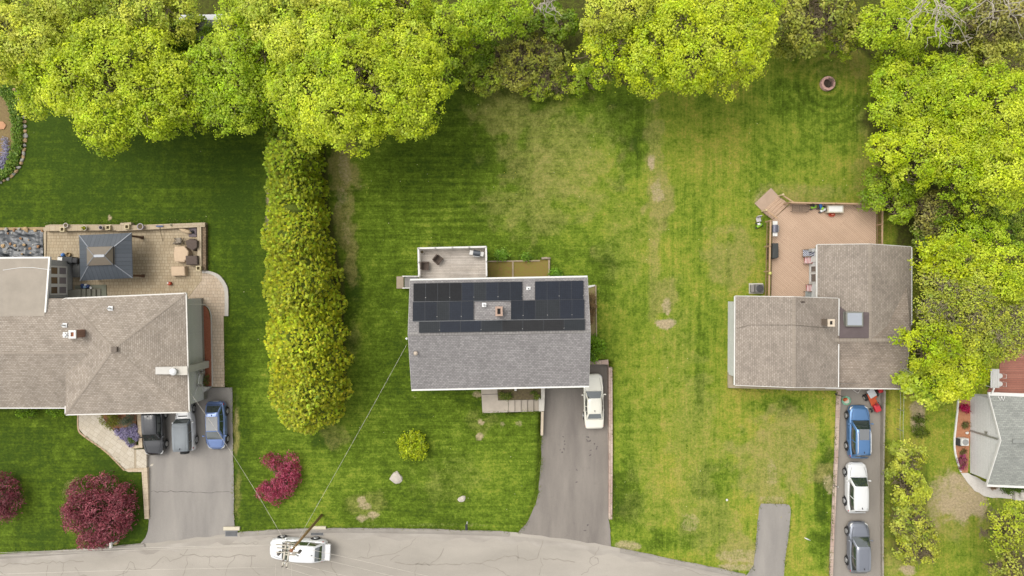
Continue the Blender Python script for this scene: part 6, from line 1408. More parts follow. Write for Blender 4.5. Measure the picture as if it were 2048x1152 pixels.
mb = MB(); q = bez([(409, 611), (416, 616), (421, 630), (422, 650), (424, 772)], 5); vs = [P(*p, .1) for p in q]; n = len(vs)
mb.add(vs+[v+Vector((.09, 0, 0)) for v in vs]+[v+Vector((.09, 0, -.1)) for v in vs], [(i, i+1, n+i+1, n+i) for i in range(n-1)]+[(n+i, n+i+1, 2*n+i+1, 2*n+i) for i in range(n-1)])
tag(mb.build("strip_edging", M_capgr), "thin pale edging between red mulch strip and left paver path", "edging")
# tarpaulin over a pond, weighted with stones
g = np.random.default_rng(2); x0, y0, x1, y1 = -60, 461, 88, 522
nx_, ny_ = 90, 40; vs = []; 
for j in range(ny_):
    for i in range(nx_):
        px, py = x0+(x1-x0)*i/(nx_-1), y0+(y1-y0)*j/(ny_-1); p = P(px, py, 0); p.z = .10+.26*float(fbm(np.array(p.x*1.3+.6*p.y), np.array(p.y*2.2), 4)-.45)+.10*abs(math.sin(p.x*2.1+3*float(vnoise(np.array(p.x*.6), np.array(p.y*.9))))); vs.append(p)
tp = thing("pond_cover", "crumpled black plastic sheet weighted with stones beside the left patio", "cover", tuple(P(40, 490, 0)))
mb = MB(); mb.add(vs, [(j*nx_+i, j*nx_+i+1, (j+1)*nx_+i+1, (j+1)*nx_+i) for j in range(ny_-1) for i in range(nx_-1)]); mb.build("sheet", mat("black_plastic", col(58, 62, 66), .35, var=.15, vscale=3, spec=.5), tp, smooth=True, fix=False)
def stone(c, r, seed, m, parent=None, name="stone", flat=.55):
    rr = random.Random(seed); bm = bmesh.new(); bmesh.ops.create_icosphere(bm, subdivisions=2, radius=1); mb = MB(); sx, sy = rr.uniform(.8, 1.25), rr.uniform(.7, 1.1); a = rr.uniform(0, 3)
    ph = [rr.uniform(0, 6) for _ in range(4)]
    for v in bm.verts:
        k = 1+.13*math.sin(3*v.co.x+ph[0])+.11*math.sin(4*v.co.y+ph[1])+.08*math.sin(7*v.co.z+5*v.co.x+ph[2]); v.co *= k; x, y = v.co.x*sx*r, v.co.y*sy*r
        v.co = Vector((x*math.cos(a)-y*math.sin(a), x*math.sin(a)+y*math.cos(a), max(-.2*r, v.co.z*r*flat)))
    mb.add([v.co+Vector(c) for v in bm.verts], [tuple(v.index for v in f.verts) for f in bm.faces]); bm.free(); return mb.build(name, m, parent, bevel=0)
M_st = [mat("tan_stone", col(196, 166, 124), .9, var=.2, vscale=4), mat("grey_stone", col(176, 172, 164), .9, var=.2, vscale=4), mat("rust_stone", col(168, 128, 92), .9, var=.25, vscale=4)]
SP = [(6, 492, 5), (14, 497, 3), (20, 488, 3), (30, 491, 4), (36, 501, 3), (41, 477, 3), (48, 490, 3.5), (51, 498, 3), (60, 497, 4), (62, 506, 3.5), (66, 490, 2.5), (76, 493, 4.2), (44, 508, 2.5), (24, 466, 3), (16, 467, 3), (52, 459, 7), (38, 458, 4), (28, 460, 4), (70, 461, 5), (12, 459, 5), (84, 462, 3), (57, 480, 2.2), (10, 504, 3)]
for i, (x, y, r) in enumerate(SP):
    o = stone(P(x, y, .22), r/22*.8, i, M_st[i % 3]); tag(o, "stone weighing down the crumpled black plastic sheet", "stone", "stones holding down the black sheet")
mb = MB(); mb.prism_px([(86.5, 455), (93, 455), (91, 520), (88.5, 520)], -.05, .14); tag(mb.build("border_strip", M_capst, None, bevel=.01), "tan edging strip between black sheet and left patio", "edging")
mb = MB(); mb.prism_px([(-60, 456), (90, 454), (90, 459.5), (-60, 461)], -.05, .12); tag(mb.build("border_strip", mat("timber_edge", col(176, 152, 116), .9, var=.2, vscale=3), None, bevel=.01), "worn timber edging behind the black plastic sheet", "edging")
# gazebo
gz = thing("gazebo", "hardtop gazebo with dark grey ribbed metal roof and brown lantern top on the left patio", "gazebo", tuple(P(218, 512, 0)))
M_gm = brickmat("gazebo_metal", col(84, 90, 98), col(76, 83, 91), col(54, 59, 66), .36, 30, .02, uv=True, offset=0, stain=.10, rough=.45, bump=.4, spec=.45)
zge, zgt = 2.3, 2.95; gc = [P(158, 470.5, zge), P(263, 465.5, zge), P(265.5, 556, zge), P(160.5, 561.5, zge)]; gi = [P(176.5, 494.5, zgt), P(228.5, 493, zgt), P(229, 529.5, zgt), P(177, 531.5, zgt)]
mb = MB()
for i in range(4): j = (i+1) % 4; mb.slab([gc[j], gc[i], gi[i], gi[j]], .05, (gc[j]-gc[i]))
rf = mb.build("roof", M_gm, gz, fix=False)
M_lg = mat("bronze_panel", col(128, 116, 100), .35, var=.08, vscale=2, spec=.5); up_ = Vector((0, 0, .22)); g2 = [p+up_ for p in gi]; rdg = [P(188, 512, 3.75), P(208.5, 511.5, 3.75)]
mb = MB(); mb.slab([g2[1], g2[0], rdg[0], rdg[1]], .04, g2[1]-g2[0]); mb.slab([g2[2], g2[1], rdg[1]], .04); mb.slab([g2[3], g2[2], rdg[1], rdg[0]], .04); mb.slab([g2[0], g2[3], rdg[0]], .04); tpz = mb.build("lantern_top", M_lg, gz, fix=False)
M_gr = mat("grey_rib", col(150, 154, 160), .4, metal=.4)
for i in range(4):
    mb = MB(); mb.bar(gc[i]+Vector((0, 0, .03)), gi[i]+Vector((0, 0, .03)), .07, .05); mb.build("hip_rib", M_gr, rf)
    mb = MB(); mb.bar(g2[i]+Vector((0, 0, .02)), rdg[0 if i in (0, 3) else 1]+Vector((0, 0, .02)), .05, .03); mb.build("hip_rib", M_gr, tpz)
    mb = MB(); mb.bar(g2[i]-Vector((0, 0, .06)), g2[(i+1) % 4]-Vector((0, 0, .06)), .06, .08); mb.build("frame_bar", M_trim, tpz)
mb = MB(); mb.bar(rdg[0]+Vector((0, 0, .03)), rdg[1]+Vector((0, 0, .03)), .22, .04); mb.build("ridge_plate", M_gr, tpz)
M_post = mat("brown_post", col(104, 76, 58), .6, var=.12); ctr = sum(gc, Vector())/4
for i, c_ in enumerate(gc):
    q = ctr.lerp(c_, .88); mb = MB(); mb.boxes(q.x-.09, q.y-.09, .05, q.x+.09, q.y+.09, 2.35); mb.boxes(q.x-.14, q.y-.14, .05, q.x+.14, q.y+.14, .16); mb.build("post", M_post, gz, bevel=.01)
    r_ = ctr.lerp(gc[(i+1) % 4], .88); mb = MB(); mb.bar(Vector((q.x, q.y, 2.34)), Vector((r_.x, r_.y, 2.34)), .1, .16); mb.build("beam", M_post, gz)
# rear landing and steps
ls = thing("rear_steps", "grey landing and steps down from the glazed room to the left patio", "steps", tuple(P(170, 580, 0)))
M_gs = mat("grey_composite", col(146, 144, 130), .85, var=.08, vscale=2)
mb = MB(); mb.prism_px([(120, 583), (161, 578), (161, 597), (120, 597)], .0, .85); mb.build("landing", M_gs, ls, bevel=.01)
for i in range(4): mb = MB(); mb.prism_px([(161.2+i*10, 578), (171+i*10, 578), (171+i*10, 595), (161.2+i*10, 596)], .0, .70-.16*i); mb.build("step", M_gs, ls, bevel=.01)
mb = MB(); mb.prism_px([(150, 571), (212, 569.5), (213, 592), (202, 594), (202, 577), (150, 577.5)], .0, .13); mb.build("platform", mat("grey_platform", col(138, 140, 122), .85, var=.08), ls, bevel=.01)
# things on the patio -------------------------------------------------------
def pot(label, x, y, z, r, h, m, plant=None, name="flower_pot"):
    c = P(x, y, z+h); root = thing(name, label, "pot", (c.x, c.y, z)); mb = MB(); mb.lathe((c.x, c.y, z), [(r*.72, 0), (r*.95, h*.8), (r*1.05, h*.82), (r*1.05, h), (r*.88, h), (r*.84, h*.82), (.02, h*.8)], 18); mb.build("pot", m, root, smooth=False)
    mb = MB(); mb.lathe((c.x, c.y, z+h*.8), [(r*.86, 0), (r*.8, .03), (.02, .04)], 16); mb.build("soil", M_dsoil, root)
    if plant is not None:
        g = np.random.default_rng(int(x)); n = 90; q = np.array([c.x, c.y, z+h*.95])+g.normal(size=(n, 3))*[r*.42, r*.42, r*.25]; leaves_obj("plant", q, g.normal(size=(n, 3))+[0, 0, 1], np.full(n, r*.6), np.full(n, .5), plant[None]*(1+g.normal(size=(n, 1))*.2), root)
    return root
M_pp = mat("white_pot", col(226, 216, 206), .6, var=.05)
pot("pale round pot of dry soil on the patio wall, left of the yellow-flowered pot", 131, 450.5, .5, .2, .3, M_pp, None)
pot("white pot of yellow-green flowers on the left patio wall", 168, 456, .5, .22, .3, M_pp, ncol(196, 200, 30))
pot("pale pot with dark trailing plant on the wall right of the yellow-flowered pot", 201, 455, .5, .18, .28, M_pp, ncol(130, 120, 130))
pot("lavender-grey lobed pot on the patio wall near the broom", 280, 453, .5, .27, .42, mat("lavender_pot", col(196, 186, 194), .6, var=.08), None)
pot("tiny green potted plant on the patio wall above the broom", 342, 450, .5, .09, .1, M_pp, ncol(110, 140, 40))
def sqbox(label, x, y, z):
    c = P(x, y, z+.3); root = thing("square_planter", label, "planter", (c.x, c.y, z)); w = .17
    for ox, oy, dx, dy in ((w, 0, .07, .41), (-w, 0, .07, .41), (0, w, .27, .07), (0, -w, .27, .07)):
        mb = MB(); mb.box((c.x+ox, c.y+oy, z+.15), (dx, dy, .3)); mb.build("side", mat("beige_planter", col(220, 204, 164), .7, var=.06), root)
    mb = MB(); mb.box((c.x, c.y, z+.1), (.27, .27, .2)); mb.build("soil", mat("planter_soil", col(90, 76, 48), .95, var=.2), root)
sqbox("square beige planter at the left end of the patio wall", 124, 458.5, .5); sqbox("square beige planter on the wall behind the gazebo's middle", 215.5, 455, .5); sqbox("square beige planter by the wall's raised pier", 253.5, 453.5, .5); sqbox("square beige planter at the lower end of the patio's right wall", 396.5, 536.5, .5)
br = thing("broom", "push broom with blue head leaning on the back patio wall", "broom", tuple(P(320, 452, 0))); a, b = P(319, 453, .62), P(325.5, 482, .08)
mb = MB(); mb.tube([a, b], .02, 6); mb.build("handle", mat("dark_stick", col(90, 80, 60), .7), br); mb = MB(); mb.box(a+Vector((0, .03, 0)), (.62, .12, .1)); mb.build("head", mat("blue_bristle", col(96, 110, 150), .8, var=.15, vscale=9), br, bevel=.01)
def cover(name, label, cat, pts, h, m, pleat=.02, seed=1):
    """fabric cover over furniture: a prism with sagging, rounded top"""
    top = [P(x, y, h) for x, y in pts]; c = sum(top, Vector())/len(top); root = thing(name, label, cat, (c.x, c.y, .06)); n = len(top); rr = random.Random(seed)
    rings = []
    for z, k in ((.08, 1.06), (h*.5, 1.02+rr.uniform(-pleat, pleat)), (h-.06, 1.0), (h, .94)): rings.append([Vector((c.x+(p.x-c.x)*k*(1+rr.uniform(-pleat, pleat)), c.y+(p.y-c.y)*k*(1+rr.uniform(-pleat, pleat)), z)) for p in top])
    mb = MB(); vs = [v for r in rings for v in r]+[c+Vector((0, 0, .03))]; fs = [(i*n+k, i*n+(k+1) % n, (i+1)*n+(k+1) % n, (i+1)*n+k) for i in range(3) for k in range(n)]+[(3*n+k, 3*n+(k+1) % n, 4*n) for k in range(n)]
    mb.add(vs, fs); mb.build("fabric", m, root, bevel=.03)
    mb = MB(); 
    for k in range(n): p, q = rings[2][k], rings[2][(k+1) % n]; mb.tube([p, q], .012, 4)
    mb.build("hem", m, root); return root
M_bc = mat("beige_cover", col(216, 190, 160), .85, var=.06, vscale=3, bump=.2, bscale=5); M_brc = mat("brown_cover", col(98, 84, 76), .85, var=.12, vscale=3, bump=.3, bscale=6)
cover("covered_table", "round table under a beige cover between two brown covered chairs", "table", [(349, 493), (369, 492.5), (376.5, 503), (375.5, 514), (368, 524), (349, 522.5), (347.5, 508)], .75, M_bc)
cover("covered_table", "small oblong table under a beige cover below the larger covered table", "table", [(342, 533.5), (369, 532.5), (370, 551), (343, 552)], .6, M_bc)
cover("covered_chair", "chair under a dark brown cover by the upper corner of the patio table", "chair", [(370.5, 482), (381, 477), (394, 481), (394, 495), (385, 501), (373, 494)], .85, M_brc)
cover("covered_chair", "chair under a dark brown cover by the lower corner of the patio table", "chair", [(371, 512), (394, 511), (395, 529), (372, 529.5)], .85, M_brc)
ch = thing("folding_chair", "folding patio chair with grey mesh seat beside the covered table", "chair", tuple(P(357, 482, .06))); c = P(357, 482, .5); M_fr = mat("dark_frame", col(74, 70, 68), .5)
mb = MB(); mb.box((c.x, c.y+.05, .48), (.5, .48, .03), .05); mb.build("seat", mat("grey_mesh", col(158, 146, 130), .8, var=.1), ch, bevel=.01); mb = MB(); mb.box((c.x, c.y-.26, .75), (.52, .05, .5), .05, -.25); mb.build("backrest", mat("grey_mesh", col(158, 146, 130), .8), ch)
for sx in (-.27, .27):
    mb = MB(); mb.tube([(c.x+sx, c.y+.3, .08), (c.x+sx, c.y-.2, .62), (c.x+sx, c.y-.32, 1.0)], .02, 6); mb.tube([(c.x+sx, c.y-.25, .08), (c.x+sx, c.y+.28, .62)], .02, 6); mb.tube([(c.x+sx, c.y+.28, .64), (c.x+sx, c.y-.24, .66)], .022, 6); mb.build("side_frame", M_fr, ch)
ub = thing("umbrella_base", "square dark slate umbrella base with short pole in the patio's corner", "base", tuple(P(385, 464, .06))); c = P(385.5, 464, .14); mb = MB(); mb.box((c.x, c.y, .12), (.72, .88, .12)); mb.build("slab", mat("slate_slab", col(112, 100, 104), .7, var=.1), ub, bevel=.02); mb = MB(); mb.lathe((c.x+.02, c.y, .18), [(.16, 0), (.12, .08), (.05, .12), (.05, .5), (.03, .5)], 12); mb.build("pole", M_trim, ub)
cv = thing("folded_parasol", "folded beige parasol lying against the patio's upper right corner", "umbrella", tuple(P(370, 461, .06))); a, b = P(359, 458, .35), P(384, 466, .28); mb = MB(); mb.tube([a, a.lerp(b, .3), a.lerp(b, .75), b], [.05, .17, .2, .04], 10); mb.build("canopy", mat("beige_canopy", col(206, 182, 150), .85, var=.1, vscale=5), cv, smooth=True); mb = MB(); mb.tube([b, b+(b-a)*.25], .025, 6); mb.build("pole", M_trim, cv)
rc = thing("red_canister", "small red and white canister alone on the left patio", "canister", tuple(P(337, 567, .06))); c = P(337.5, 567, .4); mb = MB(); mb.lathe((c.x, c.y, .06), [(.15, 0), (.17, .05), (.17, .26), (.1, .34)], 14); mb.build("body", mat("red_plastic", col(196, 84, 56), .5), rc); mb = MB(); mb.lathe((c.x-.08, c.y+.05, .34), [(.07, 0), (.07, .1), (.03, .12)], 10); mb.build("spout", M_white, rc)
bg_ = thing("bag_pile", "blue and white bags heaped on the grey platform by the rear steps", "bags", tuple(P(171, 572, .13))); rr = random.Random(4)
for i, (x, y, r, m) in enumerate(((165, 572, .2, mat("navy_bag", col(56, 76, 124), .6)), (170, 574, .2, mat("lightblue_bag", col(150, 180, 210), .6, var=.2, vscale=8)), (176, 573, .2, mat("navy_bag", col(56, 76, 124), .6)), (182, 576, .14, M_white), (172, 570, .15, M_white))): stone(P(x, y, .28), r, i+40, m, bg_, "bag", .8)
gr = thing("covered_grill", "barbecue under a black cover with white top beside the glazed room", "grill", tuple(P(132, 520, .06))); cc = P(130, 520, 1.0)
mb = MB(); mb.box((cc.x, cc.y, .55), (1.35, .62, .95), -.05); mb.build("cover", mat("black_cover", col(46, 48, 50), .6, var=.2, vscale=4), gr, bevel=.09, bseg=3); mb = MB(); mb.box((cc.x-.42, cc.y+.02, 1.05), (.42, .46, .06), -.05); mb.build("white_lid", M_white, gr, bevel=.02)
mb = MB(); mb.box((cc.x+.85, cc.y-.05, .55), (.5, .5, .9), -.2); mb.build("side_cover", mat("black_cover2", col(52, 52, 54), .6), gr, bevel=.1, bseg=3)
bl = thing("ball", "blue ball on the patio above the covered barbecue", "ball", tuple(P(125, 510, .06))); c = P(125, 510, .3); mb = MB(); mb.lathe((c.x, c.y, .06), [(.04, 0), (.14, .05), (.19, .17), (.14, .30), (.03, .35)], 14); mb.build("shell", mat("blue_ball", col(80, 130, 200), .4), bl, smooth=True)
bl = thing("basket", "round tan basket above the covered barbecue", "basket", tuple(P(136, 509, .06))); c = P(136, 509, .3); mb = MB(); mb.lathe((c.x, c.y, .06), [(.16, 0), (.2, .26), (.18, .26), (.15, .06), (.02, .05)], 14); mb.build("weave", mat("tan_wicker", col(196, 172, 132), .8, var=.15, vscale=12), bl)
sb = thing("storage_box", "dark slatted storage box by the gazebo's left edge", "box", tuple(P(153, 541, .06))); c = P(153, 541, .6)
mb = MB(); mb.box((c.x, c.y, .33), (.62, 1.2, .54)); mb.build("body", mat("charcoal_resin", col(84, 84, 82), .7, var=.06), sb, bevel=.02); mb = MB(); mb.box((c.x, c.y, .63), (.66, 1.24, .06)); mb.build("lid", mat("charcoal_lid", col(92, 92, 90), .6, var=.08), sb, bevel=.02)
# front walk of the left house
area("paver_walk", [(157, 820), (157.5, 857), (170, 872), (212, 902), (250, 938), (262, 938.5), (268, 898), (258, 891), (227, 862), (210, 842), (196, 820)], .055, M_pav3)
ed = thing("walk_edging", "tan brick edging along the lower side of the left front walk", "edging", tuple(P(200, 890, 0))); mb = MB(); q = bez([(157, 820), (157.5, 857), (170, 872), (212, 902), (250, 940)], 5)
vs = [P(*p, .09) for p in q]; n = len(vs); mb.add(vs+[v+Vector((-.11, -.09, 0)) for v in vs]+[v+Vector((-.11, -.09, -.1)) for v in vs], [(i, i+1, n+i+1, n+i) for i in range(n-1)]+[(n+i, n+i+1, 2*n+i+1, 2*n+i) for i in range(n-1)]); mb.build("edge_course", mat("edge_brick", col(196, 168, 136), .85, var=.15, vscale=6), ed, fix=False)
area("front_bed", [(197, 820), (211, 842), (228, 861), (259, 890), (272, 892), (272, 820)], .045, M_omulch)
fs_ = thing("entry_steps", "pale paver steps from the left front walk down to the left driveway", "steps", tuple(P(275, 920, 0)))
for i, (xa_, xb_) in enumerate(((262, 268.5), (268.7, 272), (272.2, 293))):
    mb = MB(); mb.prism_px([(xa_, 899), (xb_, 899), (xb_, 936.5), (xa_, 938)], -.8, (.06, .045, .03)[i]); mb.build("step", M_pav3 if i != 1 else mat("step_riser", col(186, 170, 144), .9, var=.1), fs_, bevel=.01)
M_wall2 = brickmat("cream_wall_blocks", col(218, 200, 172), col(206, 186, 158), col(170, 150, 126), .5, .5, .012, rot=math.radians(90), stain=.08)
dw = thing("drive_wall", "cream block retaining wall along the left edge of the left driveway", "wall", tuple(P(288, 960, 0)))
mb = MB(); mb.prism_px([(272.5, 818), (281, 818), (285, 896), (262, 897.5), (266, 891), (277, 890.5)], -.9, .16); mb.build("upper_wall", M_wall2, dw, bevel=.02)
mb = MB(); mb.prism_px([(248, 940), (258, 937), (294, 936), (298, 1038), (289, 1038), (283, 944), (256, 944)], -.8, .13); mb.build("lower_wall", M_wall2, dw, bevel=.02)
tag(stone(P(304, 930, zdr(930, LEFZ)), .11, 77, mat("white_pebble", col(226, 216, 196), .8)), "single pale pebble lying on the left driveway", "pebble")
# roadside ornament by the large red maple
mbx = thing("mailbox", "white mailbox on a post at the roadside below the large red maple", "mailbox", tuple(P(221, 1090, 0))); c = P(222, 1089, 1.1); mb = MB(); mb.box((c.x, c.y, .5), (.1, .1, 1.1)); mb.build("post", M_white, mbx)
t = MB(); t.tube([(c.x, c.y-.26, 1.12), (c.x, c.y+.26, 1.12)], .13, 12); t.build("box", mat("white_enamel", col(230, 226, 218), .5, var=.08), mbx)
tag(stone(P(231, 1085, .02), .22, 81, M_st[0]), "tan stone at the foot of the white mailbox", "stone"); tag(stone(P(217, 1089, .02), .18, 82, M_st[1]), "grey stone left of the white mailbox", "stone")
# curved stone edging of the island bed
SE = bez([(28, 180), (40, 200), (47, 230), (50, 262), (49, 295), (44, 320), (34, 340), (18, 356), (0, 363), (-20, 366)], 7); rr = random.Random(6); acc = 0; last = None; k = 0
for x, y in SE:
    p = P(x, y, .05)
    if last is None or (p-last).length > .3:
        last = p; o = stone(p, rr.uniform(.16, .23), 200+k, M_st[k % 2]); tag(o, "small pale stone in the curved edging of the island bed", "stone", "stones edging the island bed"); k += 1
area("island_bed", [(-40, 190), (20, 190), (30, 215), (44, 240), (47, 290), (40, 322), (18, 352), (-40, 362)], .035, M_mulch)
sl = MB(); sl.prism_px([(-20, 242), (6, 243), (12, 250), (8, 258), (-20, 262)], 0, .12); tag(sl.build("flat_stone", mat("orange_flagstone", col(200, 150, 112), .85, var=.12, vscale=2), None, bevel=.03), "orange flagstone on the mulch at the left edge", "stone")
# shed half hidden among the top left trees
sh = thing("shed", "shed with white roof almost hidden under the trees at the top left", "shed", tuple(P(420, 42, 0))); a, b, c_, d = P(360, 30, 2.4), P(462, 28, 2.4), P(462, 62, 2.4), P(360, 64, 2.4); e, f = (a+d)/2+Vector((0, 0, .7)), (b+c_)/2+Vector((0, 0, .7))
mb = MB(); mb.slab([a, d, f, e][::-1] if False else [a, e, f, b], .1, (1, 0, 0)); mb.slab([e, d, c_, f], .1, (1, 0, 0)); mb.build("roof", mat("white_roof", col(226, 226, 226), .6, var=.06), sh, fix=False); wallbox(sh, "wall", inset([(a.x, a.y), (b.x, b.y), (c_.x, c_.y), (d.x, d.y)], .15), 0, 2.35, M_wsiding)
# ------------------------------------------------------------------ middle property bits
M_wick = mat("brown_wicker", col(96, 82, 72), .8, var=.25, vscale=14)
def wicker(label, x, y, rz):
    c = P(x, y, zd+.4); r = thing("wicker_chair", label, "chair", (c.x, c.y, zd), 0, "wicker chairs on the grey deck")
    R = lambda v: Vector((v[0]*math.cos(rz)-v[1]*math.sin(rz), v[0]*math.sin(rz)+v[1]*math.cos(rz), v[2]))+Vector((c.x, c.y, zd))
    mb = MB(); mb.box(R((0, 0, .4)), (.58, .56, .08), rz); mb.build("seat", M_wick, r, bevel=.02); mb = MB(); mb.box(R((0, -.3, .72)), (.62, .09, .62), rz, .2); mb.build("backrest", M_wick, r, bevel=.03)
    for s in (-1, 1): mb = MB(); mb.bar(R((s*.33, .3, .64)), R((s*.33, -.3, .66)), .09, .05); mb.build("armrest", M_wick, r)
    for sx in (-.28, .28):
        for sy in (-.26, .28): mb = MB(); p = R((sx, sy, 0)); mb.tube([p, p+Vector((0, 0, .62))], .025, 6); mb.build("leg", M_wick, r)
wicker("brown wicker chair nearest the left railing of the grey deck", 851.5, 532, math.radians(-92)); wicker("brown wicker chair turned askew near the middle of the grey deck", 877, 520, math.radians(-130))
def grill(label, x, y, z, rz, k=1.0, lidm=None, shelfm=None):
    c = P(x, y, z+.9); r = thing("gas_grill", label, "grill", (c.x, c.y, z)); 
    R = lambda v: Vector((v[0]*math.cos(rz)-v[1]*math.sin(rz), v[0]*math.sin(rz)+v[1]*math.cos(rz), v[2]))*k+Vector((c.x, c.y, z))
    mb = MB(); mb.box(R((0, 0, .42)), (.7*k, .5*k, .78*k), rz); mb.build("cabinet", M_trim, r, bevel=.02)
    mb = MB(); t = MB(); t.tube([(-.36, 0, 0), (.36, 0, 0)], .29, 16); mb.add([R((v[0], v[1]+.03, .9+v[2]*.75)) for v in t.v], t.f); lid = mb.build("lid", lidm or mat("grill_lid", col(88, 92, 98), .35, metal=.5), r, smooth=False)
    mb = MB(); mb.tube([R((-.28, -.30, .98)), R((.28, -.30, .98))], .018, 6); mb.build("handle", M_chrome, lid)
    for s in (-1, 1): mb = MB(); mb.box(R((s*.56, 0, .84)), (.38*k, .46*k, .04), rz); mb.build("side_shelf", shelfm or M_metal, r, bevel=.01)
    mb = MB(); mb.box(R((0, -.33, .78)), (.66*k, .06, .12*k), rz); pn = mb.build("control_panel", M_metal, r)
    for i in range(3): mb = MB(); t = MB(); p = R((-.2+.2*i, -.38, .78)); mb.lathe(p-Vector((0, 0, .03)), [(.03, 0), (.03, .06)], 8); mb.build("knob", M_trim, pn)
grill("grey gas grill in the upper right corner of the grey deck", 953, 506.5, zd, math.radians(-8), .82)
pt_ = pot("round white-rimmed tub in the upper left corner of the grey deck", 844, 504, zd, .17, .3, M_pp, None)
for nm, lb, x, y, r, sd in (("boulder", "large pale boulder on the middle front lawn below the lime bush", 793, 956, .5, 5), ("boulder", "smaller pale boulder on the front lawn left of the middle driveway", 923, 998, .34, 9)):
    tag(stone(P(x, y, .05), r, sd, mat("pale_boulder", col(206, 196, 182), .9, var=.14, vscale=3, bump=.4, bscale=8), None, nm, .6), lb, "rock")
pl = thing("mailbox", "small dark mailbox on a white post at the roadside by the middle lawn", "mailbox", tuple(P(932, 1052, 0))); c = P(933, 1054, 1); mb = MB(); mb.box((c.x, c.y+.1, .5), (.1, .1, 1.0)); mb.build("post", M_white, pl); t = MB(); t.tube([(c.x, c.y-.24, 1.08), (c.x, c.y+.24, 1.08)], .12, 10); t.build("box", M_trim, pl)
# fire pit
fp = thing("fire_pit", "round brick fire pit with a grate on the upper right lawn", "fire pit", tuple(P(1658, 166, 0))); c = P(1657, 166, .4); rr = random.Random(2)
mb = MB()
for lay in range(3):
    for k in range(14):
        a = (k+.5*lay)*2*math.pi/14; mb.box((c.x+math.cos(a)*.52, c.y+math.sin(a)*.52, .07+lay*.13), (.24, .22, .12), a+math.pi/2)
mb.build("brick_ring", mat("pink_brick", col(232, 186, 174), .85, var=.2, vscale=5), fp, bevel=.012); mb = MB(); mb.lathe((c.x, c.y, .0), [(.42, 0), (.40, .1), (.02, .12)], 16); mb.build("ash_bed", mat("ash", col(84, 72, 64), .95, var=.3, vscale=8), fp)
mb = MB()
for i in range(8): mb.tube([(c.x-.05+i*.06, c.y-.28, .45), (c.x+.05+i*.06, c.y+.45, .47)], .012, 5)
mb.tube([(c.x+.0, c.y+.46, .46), (c.x+.62, c.y+.1, .46)], .015, 5); mb.tube([(c.x-.1, c.y-.3, .46), (c.x+.45, c.y-.3, .46)], .015, 5); mb.build("grate", mat("rusty_iron", col(120, 108, 98), .7, metal=.4), fp)
bm_ = thing("ball", "small white ball on the empty lawn left of the asphalt bay", "ball", tuple(P(1454, 1000, 0))); c = P(1454, 1000, .12); mb = MB(); mb.lathe((c.x, c.y, 0), [(.02, 0), (.09, .05), (.11, .11), (.08, .18), (.02, .21)], 12); mb.build("shell", M_white, bm_, smooth=True)
a, b = P(1609, 1075.5, .08), P(1621, 1081, .1); mb = MB(); mb.tube([a, a.lerp(b, .4), b], [.03, .06, .02], 8); tag(mb.build("pipe", M_white, None, smooth=True), "white stub of pipe lying on the lawn right of the asphalt bay", "pipe")
# ------------------------------------------------------------------ right property
mb = MB(); bwl = thing("block_wall", "long pinkish block kerb wall along the left edge of the right driveway", "wall", tuple(P(1668, 960, 0)))
mb.prism_px([(1673.5, 776), (1682.5, 776), (1677, 900), (1668, 1100), (1664.5, 1200), (1650, 1420), (1643, 1420), (1657.5, 1200), (1661, 1100), (1669.5, 900)], -.9, .10); mb.build("wall", M_blocks, bwl, bevel=.02)
kw_ = thing("drive_kerb", "narrow grey concrete kerb along the right edge of the right driveway", "kerb", tuple(P(1768, 960, 0))); mb = MB(); mb.prism_px([(1768.5, 776), (1772, 776), (1769.5, 900), (1768, 1000), (1768, 1160), (1768, 1420), (1764.5, 1420), (1764.5, 1160), (1764.5, 1000), (1766, 900)], -.8, .05); mb.build("kerb", mat("grey_kerb", col(164, 156, 142), .9, var=.12, vscale=2), kw_, bevel=.01)
zr_ = lambda y: zdr(y, RIGZ)-.03
# ride-on mower
z = zr_(805); c = P(1748, 803, z+.5); mw = thing("ride_on_mower", "red ride-on mower with pale seat parked beside the blue car", "mower", (c.x, c.y, z)); M_red = mat("red_enamel", col(206, 44, 56), .35, coat=.5); M_or = mat("orange_enamel", col(206, 92, 52), .5)
a_ = math.radians(-68); R = lambda v: Vector((v[0]*math.cos(a_)-v[1]*math.sin(a_), v[0]*math.sin(a_)+v[1]*math.cos(a_), v[2]))+Vector((c.x, c.y, z))
mb = MB(); mb.box(R((.62, 0, .55)), (.72, .55, .42), a_); mb.build("bonnet", M_red, mw, bevel=.1, bseg=3); mb = MB(); mb.box(R((.0, 0, .36)), (.8, .62, .12), a_); mb.build("deck", M_or, mw, bevel=.03); mb = MB(); mb.box(R((-.55, 0, .52)), (.6, .78, .2), a_); mb.build("fender", M_or, mw, bevel=.05)
mb = MB(); mb.box(R((-.85, .0, .72)), (.78, .66, .14), a_+.15); mb.build("seat", mat("pale_seat", col(206, 208, 210), .6, var=.08, vscale=6), mw, bevel=.06, bseg=3); mb = MB(); p = R((.15, 0, .95)); mb.tube([p+Vector((.18*math.cos(t), .18*math.sin(t), 0)) for t in np.linspace(0, 2*math.pi, 14)], .018, 6); mb.tube([p, R((.3, 0, .6))], .025, 6); mb.build("steering_wheel", M_trim, mw)
